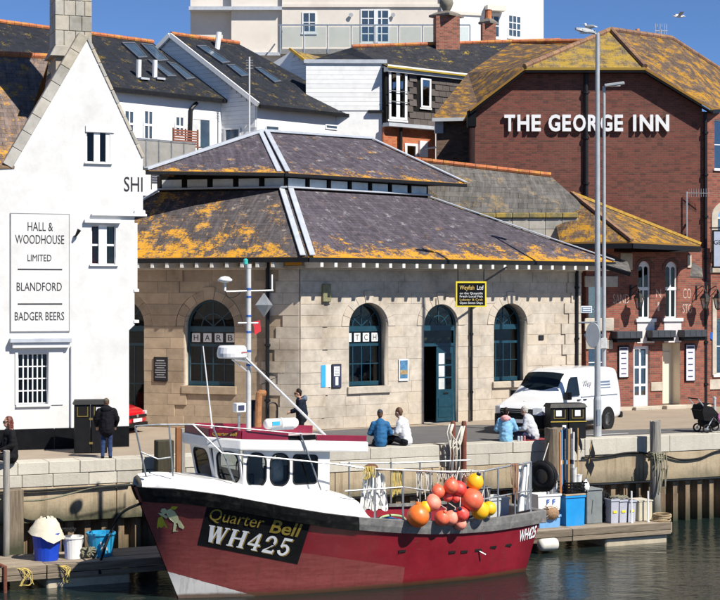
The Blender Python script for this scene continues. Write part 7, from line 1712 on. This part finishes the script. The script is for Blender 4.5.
def heap(f, r, h, m, n=26, seed=1, thick=.02):
    rg = random.Random(seed); mb = MB()
    for k_ in range(n):
        a = rg.uniform(0,6.28); p_ = [(r*rg.uniform(-.9,.9), r*rg.uniform(-.5,.5), rg.uniform(.02,h)) for _ in range(4)]; mb.tube(spl(p_, 4), thick, 5)
    o = mb.build('strands', m, f, smooth=True); o['kind'] = 'stuff'; return o
heap(pf(88, .6, 'net_heap', 'small tangle of grey netting between the two buckets', 'netting'), .22, .28, M['rope_g'], 26, 2)
heap(pf(68, .85, 'net_heap', 'dark net heap on top of the white bucket', 'netting', DZ+.62), .22, .12, M['cable'], 18, 3, .015)
# bow line and yellow ropes
tag(MB().tube(spl([BT.world((-1.0,-.1,2.3)), P.world((P.u(118,.4),.4,DZ+1.0)), P.world((P.u(101,.1),.1,DZ+.02)), P.world((P.u(99,.05),-.06,DZ-.3))]), .035, 7).build('bow_line', M['cable'], None, smooth=True), 'thick black mooring line from the bow to pontoon', 'rope')
tag(MB().tube(spl([Q.world((Q.u(-10,-.1),-.1,-.9)), qpt(40,500,-.5), qpt(95,488,-1.2), BT.world((-.8,.1,2.72))]), .028, 6).build('mooring_line', M['rope_g'], None, smooth=True), 'grey mooring line sagging from the bow to left quay wall', 'rope')
for px, lb in ((26,'yellow rope end looped over the pontoon edge, left one'), (66,'yellow rope end looped over the pontoon edge, right one')):
    f = pf(px, -.05, 'rope_end', lb, 'rope', DZ-.02, group='yellow rope ends on the pontoon'); mb = MB(); rg = random.Random(px)
    for k_ in range(6): mb.tube(spl([(rg.uniform(-.5,-.2),.1,.02),(rg.uniform(-.1,.1),-.04,-.08),(rg.uniform(-.15,.15),-.06,-.3-.1*rg.random()),(rg.uniform(-.2,.25),-.05,-.42)], 5), .009, 5)
    mb.build('strands', M['rope_y'], f, smooth=True)['kind'] = 'stuff'
f = pf(5, -.06, 'rusty_chain_bar', 'rusty steel mooring bar at left edge of pontoon', 'mooring bar'); MB().tube([(0,0,-.9),(0,0,.04),(-.1,.15,.06),(-.3,.3,.05)], .05, 8).build('bar', M['rust'], f)
# right hand group
f = pf(570, .75, 'blue_bin', 'tall bright blue plastic bin on pontoon beside the tyre', 'bin'); k = f.k; tub(f, 22*k, .6, zpix(f,494.5), cr_b2, .06); MB().box(-11.5*k, 11.5*k, -.32, .32, zpix(f,494), zpix(f,492.5)).build('lid_board', mat('tan_board', (.4,.3,.2), .8), f)
HB = DZ+zpix(f,492.5)
f = pf(590, .85, 'grey_locker', 'plain grey box standing right of the bright blue bin', 'box'); k = f.k; MB().box(-9*k, 9*k, -.25, .3, 0, zpix(f,489)).build('body', mat('slate_grey_ply', (.17,.19,.19), .7, .2, 4), f, bevel=.015); MB().box(-9.3*k, 9.3*k, -.28, .33, zpix(f,489), zpix(f,489)+.03).build('lid', mat('grey_lid', (.2,.22,.22), .7), f); MB().tube([(-.06,-.27,.7),(-.1,-.27,.3)], .008, 4).build('latch_cord', M['rope_g'], f)
f = pf(572, .75, 'black_crate', 'black plastic crate on top of the blue bin', 'crate', HB); k = f.k
for z in (0,.1,.2,.28): 
    for q in ((-12*k,12*k,-.28,-.26),(-12*k,12*k,.26,.28),(-12*k,-12*k+.02,-.28,.28),(12*k-.02,12*k,-.28,.28)): MB().box(*q, z, z+.045).build('crate_rail', M['black'], f)
for i in range(7): x = -12*k+.01+i*(24*k-.04)/6; MB().box(x, x+.025, -.282, -.262, 0, .32).build('crate_upright', M['black'], f)
MB().box(-12*k,12*k,-.28,.28,0,.02).build('crate_base', M['black'], f)
# dan poles with flags
cols = [mat('pole_%s' % n, c, .5, .1) for n, c in (('blue',(.12,.3,.5)),('white',(.6,.6,.58)),('tan',(.45,.28,.1)),('navy',(.02,.04,.09)),('orange',(.55,.2,.05)))]
for i, (px, yt, ci, nmn) in enumerate(((560.5,432,4,'tan'),(562,430,0,'pale blue'),(564,427,3,'navy'),(566.5,428,3,'dark navy'),(568.5,429,2,'tan orange'),(570.5,428,1,'white'),(573,432,1,'chalky white'))):
    f = pf(px, .62+.05*(i % 3), 'marker_pole', '%s marker pole in the bundle above the blue bin, %s from left' % (nmn, ['first','second','third','fourth','fifth','sixth','seventh'][i]), 'pole', HB+.03, group='marker poles in the black crate'); MB().tube([(0,0,0),(.02*(i-3)*.3,.0,zpix(f,yt))], .033, 8).build('pole', cols[ci], f); MB().lathe([(.036,0),(.036,.12)], (0,0,.8), 8).build('tape', cols[(ci+2) % 5], f)
def flag(pxb, yb, pxt, yt, tri, lb, off=.5):
    f = pf(pxb, off, 'flag_pole', lb, 'flag', HB); k = f.k; top = Vector(((pxt-pxb)*k, 0, zpix(f,yt))); bot = Vector((0,0,zpix(f,yb)))
    MB().tube([bot, top], .018, 6).build('pole', cols[2], f)
    for t in tri:
        pts = [Vector(((x-pxb)*k, -.03, zpix(f,y))) for x, y in t]; c = sum(pts, Vector())/len(pts)
        secs = [[pts[0].lerp(pts[1], s)+Vector((0,.03*math.sin(s*7),0)) for s in (0,.25,.5,.75,1)], [pts[3].lerp(pts[2], s)+Vector((0,.05*math.sin(s*5+1),0)) for s in (0,.25,.5,.75,1)]]
        MB().loft(secs).build('flag', mat('black_flag', (.015,.016,.02), .9, .3, 9) if 'bfl' not in M else M['bfl'], f, smooth=True)
flag(577.5, 486, 578, 428, [((574,430),(577.5,440),(576,457),(573,447)), ((579,432),(583,449),(580,453),(578,441))], 'flag pole with two ragged black flags behind the twin bin', .7)
flag(587, 478, 592.5, 440, [((592.5,440),(596,457),(590,458),(590,450)), ((588.5,455),(595.5,466),(590,477),(585,465))], 'flag pole with pointed black flags against pale wall', .5)
f = pf(578.5, .6, 'white_pail', 'small white pail on the black crate', 'bucket', HB+.3); bucket(f, 3.8*f.k, 8*f.k, M['bwhite'], False); f = pf(585.5, .55, 'white_bag', 'crumpled white bag hanging beside the black crate', 'bag', HB+.02); MB().ball((0,0,.16), .13, .1, .17, 9, 6).tube([(0,0,.3),(.02,0,.42)], [.05,.02], 6).build('bag', M['bwhite'], f)
f = pf(574, .6, 'white_pail', 'tall white pail among the marker poles', 'bucket', HB+.28); bucket(f, 3*f.k, 16*f.k, mat('offwhite_plastic', (.6,.6,.57), .5), False)
# stack beside the stern
f = pf(545, .7, 'blue_crate', 'light blue crate at the bottom of the stack by the tyre', 'crate'); k = f.k; tub(f, 24*k, .55, zpix(f,514), mat('pale_blue_plastic', (.15,.34,.6), .5, .12), .04); Z1 = DZ+zpix(f,514)
f = pf(551, .45, 'net_bundle', 'brown white netting bundle spilling over the blue crate', 'netting', Z1-.1); MB().ball((0,0,.16), .24, .2, .2, 12, 8).build('core', mat('brown_net', (.3,.18,.1), .95, .5, 20), f, smooth=True); heap(f, .26, .34, M['rope_w'], 24, 5, .014)
f = pf(545, .8, 'white_fish_box', 'white fish box with blue print on top of the stack', 'box', Z1+.15); tub(f, 26*k, .5, 15*k, M['bwhite'], .05); text('blue_print', 'F F', f, .05, 5*k, -.262, 5*k, mat('print_blue', (.03,.1,.4), .5), width=10*k)
f = pf(543, .15, 'dock_fender', 'black tyre hung beside the stern at the old pile', 'tyre', 0, R(-38)); zc = zpix(f,476); t_ = MB(); t_.lathe([(.2,-.1),(.3,-.13),(.4,-.11),(.43,-.04),(.43,.04),(.4,.11),(.3,.13),(.2,.1),(.19,0),(.2,-.1)], (0,0,zc), 26, axis='y', cap=False); t_.build('tread', mat('old_tyre', (.016,.016,.018), .55, .3, 12), f, smooth=True)
for s_ in (-.07,0,.07): MB().torus((0,s_,zc), .434, .008, 'y', 24, 4).build('tread_rib', tyrem, f)
MB().tube([(0,0,zc+.42),(0,.3,zc+.9)], .015, 5).build('hanging_rope', M['rope_w'], f)
f = pf(554.5, 1.0, 'white_drum', 'white drum standing behind the hanging tyre', 'drum', Z1+.45); MB().lathe([(.12,0),(.13,.05),(.13,.6),(.11,.65)], n=14).build('drum', M['bwhite'], f)
for i, px in enumerate((609.5, 618, 626.5)):
    f = pf(px, .7, 'lilac_tub', 'pale lilac grey tub on pontoon, %s of three' % ['left','middle','right'][i], 'tub', group='lilac tubs on the pontoon'); k = f.k; tub(f, 9*k, .6, zpix(f,498+i*.5), mat('lilac_plastic', (.4,.41,.47), .55, .12, 3) if 'lil' not in M else M['lil'], .1)
    MB().box(-.06,.06,-.305,-.285,.3,.36).build('yellow_mark', M['yellow'], f)
f = pf(640, .75, 'beige_box', 'beige box at right end of the pontoon group', 'box'); k = f.k; MB().box(-8*k, 8*k, -.3, .3, 0, zpix(f,500)).build('body', mat('beige_plastic', (.5,.45,.33), .6, .12, 3), f, bevel=.02); MB().box(-8.4*k, 8.4*k, -.32, .32, zpix(f,500), zpix(f,499)).build('lid', mat('beige_lid', (.55,.5,.4), .6), f)
heap(pf(603, .8, 'gear_tangle', 'dark tangle of lines and pots between grey box and tubs', 'fishing gear'), .2, .95, M['cable'], 34, 7, .016); heap(pf(617, .75, 'gear_tangle', 'tangle of grey lines lying on top of the lilac tubs', 'fishing gear', DZ+zpix(f,499)), .34, .14, M['rope_g'], 26, 8, .014)
for px, lb in ((631.5,'left thin white stanchion near the beige box'), (648,'right thin white stanchion near the beige box')):
    f = pf(px, .3, 'stanchion', lb, 'stanchion', group='white stanchions'); MB().tube([(0,0,0),(0,0,zpix(f,491))], .025, 6).build('post', M['trim'], f); MB().lathe([(.05,0),(.05,.03)], n=8).build('foot', M['trim'], f)
f = pf(661, .4, 'rope_coil', 'tan rope coiled at right end of the pontoon', 'rope'); mb = MB()
for k_ in range(6): mb.torus((rnd.uniform(-.08,.08),rnd.uniform(-.06,.06),.03+.03*k_), .24+rnd.uniform(-.05,.05), .022, 'z', 18, 5)
mb.build('coil', mat('tan_rope', (.36,.27,.16), .9, .3, 25), f, smooth=True)['kind'] = 'stuff'
f = pf(548, -.25, 'fender', 'white sausage fender floating between stern and pontoon', 'fender', DZ-.36); k = f.k; MB().lathe([(0,-11*k),(.06,-11*k),(.15,-9.5*k),(.17,-7*k),(.17,7*k),(.15,9.5*k),(.06,11*k),(0,11*k)], (0,0,.02), 16, axis='x').build('body', mat('dirty_white_fender', (.62,.6,.54), .5, .1, 5, dirt=(.3,.27,.2), dscale=3, damt=.5), f, smooth=True); MB().torus((11.5*k,0,.02), .04, .015, 'y', 10, 5).build('eye', M['cable'], f)
# steel bollard and pushchair at the right
b_ = atz(714.5, 414, 0); f = Frame('bollard', b_, 0, 'slim pale bollard in front of the inn at right edge', 'bollard'); MB().lathe([(.07,0),(.06,.02),(.055,.55),(.065,.56),(.065,.62),(.0,.66)], n=12).build('post', M['greyp'], f)
pc = atz(709, 432, 0); f = Frame('pushchair', pc, R(20), 'black pushchair with bright bag at right edge of the quay', 'pushchair')
pb = mat('black_fabric', (.012,.012,.014), .85, .3, 10)
MB().loft([[(-.28,-.25,.35),(.1,-.25,.3),(.1,.25,.3),(-.28,.25,.35)],[(-.34,-.27,.6),(.14,-.26,.5),(.14,.26,.5),(-.34,.27,.6)],[(-.3,-.26,.78),(-.05,-.25,.72),(-.05,.25,.72),(-.3,.26,.78)]], closed=True, cap=True).build('seat', pb, f, fix=True)
MB().loft([[(-.38+.0*a, y, .62) for y in (-.27,0,.27)] if a == 0 else [(-.38+.4*math.sin(a*.4), y, .62+.2*math.sin(a*.75)) for y in (-.27,0,.27)] for a in (0,.6,1.2,1.8,2.4,3.0)]).build('hood', pb, f, smooth=True)
for x, y in ((-.2,-.24),(-.2,.24),(.32,-.24),(.32,.24)):
    w__ = MB().torus((x,y,.12), .1, .022, 'y', 18, 6).build('wheel', tyrem, f)
    MB().lathe([(0,-.02),(.03,-.02),(.03,.02),(0,.02)], (x,y,.12), 10, axis='y').build('hub', rim, w__)
for y in (-.24,.24): MB().tube([(.32,y,.12),(-.1,y,.5),(-.45,y,.95)], .016, 6).build('frame_tube', M['alu'], f); MB().tube([(-.2,y,.12),(.05,y,.55)], .016, 6).build('frame_tube', M['alu'], f)
MB().tube([(-.45,-.24,.95),(-.45,.24,.95)], .018, 6).build('handle', pb, f)
f.o.scale = (1.3,1.2,1.15)
MB().ball((.0,0,.3), .3, .24, .2, 12, 8).build('basket', pb, f, smooth=True)
MB().ball((.2,-.28,.42), .13, .07, .16, 10, 7).build('bag', mat('pink_pattern', (.6,.2,.35), .8, .7, 14), f, smooth=True)
# ------------------------------------------------------------ people
def organic(vols, voxel, name, m, parent, smooth=2):
    mb = MB()
    for v in vols:
        if v[0] == 'c':
            _, p, q, r0, r1 = v; p, q = Vector(p), Vector(q)
            mb.tube([p, q], [r0, r1], 10); mb.ball(p, r0, n=10, m=7); mb.ball(q, r1, n=10, m=7)
        else:
            _, c, rx, ry, rz_, *qq = v; mb.ball(c, rx, ry, rz_, 16, 11, q=qq[0] if qq else None)
    o = finish('tmp', mb.mesh(), m)
    md = o.modifiers.new('r', 'REMESH'); md.mode = 'VOXEL'; md.voxel_size = voxel
    if smooth: ms = o.modifiers.new('s', 'SMOOTH'); ms.iterations = smooth; ms.factor = .5
    me = bpy.data.meshes.new_from_object(o.evaluated_get(bpy.context.evaluated_depsgraph_get())); bpy.data.objects.remove(o)
    amp, fq = {'jacket': (.014, 11), 'trousers': (.011, 12), 'hair': (.009, 30), 'hood': (.008, 16)}.get(name, (0, 1))
    if amp:
        me.update(); off = Vector((len(me.vertices)*.01, 0, 0))
        ds = [v.normal*amp*(mnoise.noise(Vector((v.co.x*fq*.7, v.co.y*fq*.7, v.co.z*fq*1.5))+off)+.5*mnoise.noise(v.co*fq*2.3+off)) for v in me.vertices]
        for v, d in zip(me.vertices, ds): v.co += d
    return finish(name, me, m, parent, True)
skin = mat('skin', (.5,.28,.19), .6, .1, 9, bmp=.05)
def person(lb, loc, rz, hip, shc, head, face, arms, legs, jac, tro, hair, jr=1.0, hood=None, cap=None, glasses=False, longhair=False, sleeve=True, coatlen=0, collar=None, sc=1.0, shoe=None, shw=.18):
    f = Frame('person', loc, rz, lb, 'person'); f.o.scale = (sc, sc, sc)
    hip, shc, head = Vector(hip), Vector(shc), Vector(head); fd = Vector(face).normalized(); sd = Vector((0,0,1)).cross(fd).normalized()
    qh = fd.to_track_quat('Y', 'Z')
    B = [('c', hip, hip.lerp(shc,.5), .13, .125), ('c', hip.lerp(shc,.5), shc, .125, .12), ('c', shc+Vector((-shw*.7,0,-.02)), shc+Vector((shw*.7,0,-.02)), .075, .075), ('c', shc, head-Vector((0,0,.09)), .058, .052),
        ('e', head, .074, .094, .115, qh), ('e', head+fd*.03-Vector((0,0,.06)), .055, .065, .06, qh), ('c', head+fd*.088+Vector((0,0,.012)), head+fd*.112-Vector((0,0,.018)), .009, .014)]
    for s_ in (-1, 1): B.append(('e', head+sd*s_*.077-Vector((0,0,.01)), .012, .022, .032, qh))
    J = [('c', hip-Vector((0,0,coatlen)), hip.lerp(shc,.45), .165*jr, .16*jr), ('c', hip.lerp(shc,.45), shc-Vector((0,0,.03)), .16*jr, .135*jr), ('c', shc+Vector((-shw*.62,0,-.04)), shc+Vector((shw*.62,0,-.04)), .09*jr, .09*jr), ('c', shc, shc.lerp(head,.35), .085, .07)]
    for s_, (el, wr) in zip((-1, 1), arms):
        S_ = shc+Vector((s_*shw,0,-.03)); el, wr = Vector(el), Vector(wr)
        B += [('c', S_, el, .05, .042), ('c', el, wr, .042, .03)]
        J += [('c', S_, el, .075*jr, .062*jr), ('c', el, el.lerp(wr,.88), .062*jr, .05*jr)]
        d = (wr-el).normalized(); px_ = d.cross(Vector((0,0,1))); px_ = px_.normalized() if px_.length > .1 else Vector((1,0,0)); nz = px_.cross(d)
        pc_ = wr+d*.05; B.append(('c', wr, wr+d*.085, .03, .034)); B.append(('e', pc_, .036, .036, .03))
        for k in range(4):
            b0 = wr+d*.085+px_*(-.03+.02*k); ln_ = (.055,.068,.064,.05)[k]; B += [('c', b0, b0+d*ln_*.55-nz*.008, .0098, .0092), ('c', b0+d*ln_*.55-nz*.008, b0+d*ln_-nz*.03, .0092, .0085)]
        tb = wr+d*.035-px_*.032*s_; B += [('c', tb, tb-px_*.022*s_+d*.03-nz*.01, .011, .0105), ('c', tb-px_*.022*s_+d*.03-nz*.01, tb-px_*.018*s_+d*.058-nz*.028, .0105, .009)]
    T = [('c', hip+Vector((-.07,0,-.01)), hip+Vector((.07,0,-.01)), .135, .135)]; SH = []
    for s_, (kn, an, to) in zip((-1, 1), legs):
        H_ = hip+Vector((s_*.09,0,-.02)); kn, an, to = Vector(kn), Vector(an), Vector(to)
        B += [('c', H_, kn, .075, .055), ('c', kn, kn.lerp(an,.4), .055, .05), ('c', kn.lerp(an,.4), an, .05, .035), ('c', an, to, .035, .03)]
        T += [('c', H_, kn, .098, .075), ('c', kn, an, .075, .058)]; SH.append((an, to))
    organic(B, .0125, 'body', skin, f, 1)
    organic(J, .022, 'jacket', jac, f, 3); organic(T, .022, 'trousers', tro, f, 3)
    for an, to in SH: organic([('c', an-Vector((0,0,.03)), to-Vector((0,0,.0)), .052, .04), ('c', an, an-Vector((0,0,.04)), .05, .05)], .016, 'shoe', shoe or M['black'], f, 1)
    up = Vector((0,0,1))
    if cap: organic([('e', head-fd*.012+up*.04, .086, .1, .085, qh), ('c', head+fd*.03+up*.05, head-fd*.05+up*.05, .075, .075)], .012, 'hat', cap, f, 1)
    hv = [('e', head-fd*.022+up*.028, .084, .096, .108, qh), ('e', head-fd*.05-up*.03, .068, .06, .08, qh)]
    if longhair: hv += [('c', head-fd*.06-up*.02, head-fd*.08-up*.18, .07, .055), ('c', head+sd*.06-up*.0, head+sd*.08-fd*.03-up*.17, .035, .03), ('c', head-sd*.06, head-sd*.08-fd*.03-up*.17, .035, .03)]
    if hair and not (cap and not longhair and False): organic(hv, .011, 'hair', hair, f, 1)
    for s_ in (-1, 1): MB().ball(head+sd*s_*.03+fd*.088+up*.008, .011, n=8, m=5).build('eye', M['ink'], f, smooth=True)
    MB().bar(head+sd*.024+fd*.094-up*.048, head-sd*.024+fd*.094-up*.048, .012, .008).build('mouth', mat('lips', (.35,.1,.09), .5) if 'lips' not in bpy.data.materials else bpy.data.materials['lips'], f)
    if glasses:
        for s_ in (-1, 1): MB().ball(head+sd*s_*.034+fd*.096+up*.01, .03, .012, .022, 10, 7, q=qh).build('sunglass_lens', M['black'], f, smooth=True); MB().bar(head+sd*s_*.066+fd*.085+up*.014, head+sd*s_*.08-fd*.02+up*.012, .008, .01).build('sunglass_arm', M['black'], f)
    if hood: 
        q_ = shc+Vector((0,0,.03)); organic([('c', q_-fd*.1+sd*.1, q_-fd*.1-sd*.1, .06, .06), ('e', q_-fd*.13+up*.0, .13, .075, .1, qh), ('c', q_+sd*.1-fd*.08, q_+sd*.08+fd*.05-up*.02, .05, .04), ('c', q_-sd*.1-fd*.08, q_-sd*.08+fd*.05-up*.02, .05, .04)], .018, 'hood', hood, f, 2)
    if collar: organic([('c', shc+fd*.06+up*.05+sd*.05, shc+fd*.06+up*.05-sd*.05, .04, .04), ('c', shc-fd*.06+up*.07+sd*.06, shc-fd*.06+up*.07-sd*.06, .05, .05)], .014, 'collar', collar, f, 1)
    return f
cl = lambda n, c, **k: mat(n, c, .85, .3, 7, bmp=.4, **k)
jeans = cl('blue_jeans', (.015,.035,.11)); blackc = cl('black_cloth', (.01,.01,.012)); darkt = cl('dark_trousers', (.012,.014,.02))
brownh = mat('brown_hair', (.1,.045,.02), .6, .5, 40); redh = mat('auburn_hair', (.12,.03,.018), .5, .5, 40); darkh = mat('dark_hair', (.018,.012,.01), .5, .4, 40); greyh = mat('grey_hair', (.42,.4,.37), .7, .3, 40)
def qg(px, off, z=0): return Q.world((Q.u(px, off), off, z))
# woman on the quay edge, facing left towards the viewer
person('seated woman in black with auburn hair and sunglasses at left edge', qg(10.5, -.02, .05), R(125), (0,0,.12), (0,.03,.66), (0,.06,.9), (.15,1,-.05), [((-.24,.06,.38),(-.12,.3,.26)),((.24,.06,.38),(.1,.32,.27))], [((-.11,.46,.14),(-.1,.5,-.33),(-.1,.66,-.38)),((.11,.46,.14),(.08,.52,-.3),(.08,.68,-.36))], blackc, blackc, redh, glasses=True, longhair=True, sc=1.15, jr=1.1, shoe=cl('brown_shoe', (.1,.04,.02)))
# standing man, back to us
person('standing man in black hooded jacket and blue jeans by the bin', qg(106.5, .32, -.03), R(12), (0,0,.9), (0,.0,1.42), (0,.03,1.64), (.2,1,-.1), [((-.3,.02,1.16),(-.27,.16,.96)),((.3,.02,1.16),(.27,.16,.96))], [((-.1,.02,.48),(-.11,0,.09),(-.12,.15,.05)),((.1,.02,.48),(.11,0,.09),(.12,.15,.05))], cl('black_puffer', (.008,.008,.011)), jeans, brownh, jr=1.4, hood=cl('black_hood', (.009,.009,.012)), cap=mat('olive_beanie', (.1,.09,.06), .9, .4, 14), coatlen=.05, sc=.93, shw=.2)
# person standing behind the wheelhouse in dark jacket
person('standing person in navy hooded jacket and sunglasses behind the wheelhouse', qg(302, .9, 0), R(95), (0,0,.9), (0,.04,1.4), (0,.12,1.6), (-.1,1,-.15), [((-.22,.1,1.14),(-.1,.33,1.05)),((.22,.1,1.14),(.1,.33,1.05))], [((-.1,.05,.48),(-.1,0,.09),(-.1,.14,.05)),((.1,.12,.48),(.1,.1,.09),(.1,.24,.05))], cl('navy_jacket', (.012,.017,.03)), darkt, darkh, hood=cl('grey_blue_hood', (.1,.13,.18)), glasses=True, jr=1.1, sc=.98)
sl_ = [((-.12,.42,.12),(-.12,.72,-.0),(-.12,.82,.06)),((.12,.42,.12),(.12,.72,-.0),(.12,.82,.06))]
# two men on the coping, backs to us
person('seated man in blue jacket and dark cap on quay wall', qg(380.5, .3, 0), R(4), (0,0,.12), (0,.06,.64), (0,.1,.88), (.15,1,-.25), [((-.29,.1,.36),(-.18,.34,.3)),((.29,.1,.36),(.16,.34,.3))], sl_, cl('blue_denim_jacket', (.01,.1,.24)), darkt, brownh, jr=1.16, cap=mat('charcoal_cap', (.03,.035,.05), .9, .3, 14), sc=1.06)
person('seated young man in white jacket with brown hair on quay wall', qg(406, .3, 0), R(62), (0,0,.12), (0,.1,.64), (0,.22,.87), (.0,1,-.45), [((-.24,.16,.36),(-.12,.42,.4)),((.24,.2,.36),(.1,.42,.42))], [((-.11,.46,.22),(-.12,.56,-.02),(-.12,.7,-.0)),((.11,.42,.16),(.11,.62,-.02),(.11,.76,-.0))], cl('white_jacket', (.62,.63,.65)), darkt, brownh, jr=1.08, sc=1.1)
# pair by the van
person('seated person in light blue coat with pink hood on quay wall', qg(506, .3, 0), R(-6), (0,0,.12), (0,.05,.62), (0,.09,.85), (.1,1,-.2), [((-.29,.08,.34),(-.14,.36,.28)),((.29,.12,.34),(.14,.38,.28))], sl_, cl('light_blue_coat', (.2,.42,.62)), darkt, darkh, jr=1.24, hood=cl('pink_lining', (.7,.33,.33)), coatlen=.06, sc=1.03)
person('seated grey haired person in pale grey jacket beside the bin', qg(533, .3, 0), R(72), (0,0,.12), (0,.14,.62), (0,.26,.84), (-.1,1,-.4), [((-.24,.2,.34),(-.1,.46,.3)),((.24,.22,.34),(.1,.46,.3))], [((-.11,.44,.2),(-.12,.52,-.04),(-.12,.66,-.0)),((.11,.42,.14),(.11,.62,-.02),(.11,.76,-.0))], cl('pale_grey_jacket', (.5,.51,.54)), cl('navy_trousers', (.015,.02,.06)), greyh, jr=1.18, sc=1.06)
bk = qg(536, .28, .0); f = Frame('picnic_blanket', bk, QTH, 'red edged dark blanket under the grey haired person', 'blanket'); MB().box(-.42,.42,-.22,.4,.0,.02).build('cloth', mat('dark_red_blanket', (.3,.04,.05), .95, .4, 12), f, bevel=.008)
for i, (px, c_) in enumerate(((518.5,(.6,.6,.62)),(521.5,(.55,.56,.6)),(524.5,(.55,.2,.2)))):
    f = Frame('drink_can', qg(px, .15, 0), 0, 'small drink can standing on quay wall between the seated pair, %s' % ['left','middle','right'][i], 'can', 'cans on the quay wall'); MB().lathe([(.03,0),(.034,.01),(.034,.13),(.028,.15),(.0,.148)], n=12).build('can', mat('can_%d' % i, c_, .35, .1, metal=.3), f)
f = Frame('food_box', qg(393, .36, .36), R(30), 'small food tray held between the two seated men', 'food tray'); MB().loft([[(-.07,-.05,0),(.07,-.05,0),(.07,.05,0),(-.07,.05,0)],[(-.1,-.075,.05),(.1,-.075,.05),(.1,.075,.05),(-.1,.075,.05)]], closed=True, cap=True).build('tray', M['paper'], f, fix=True)
bpy.context.view_layer.update()
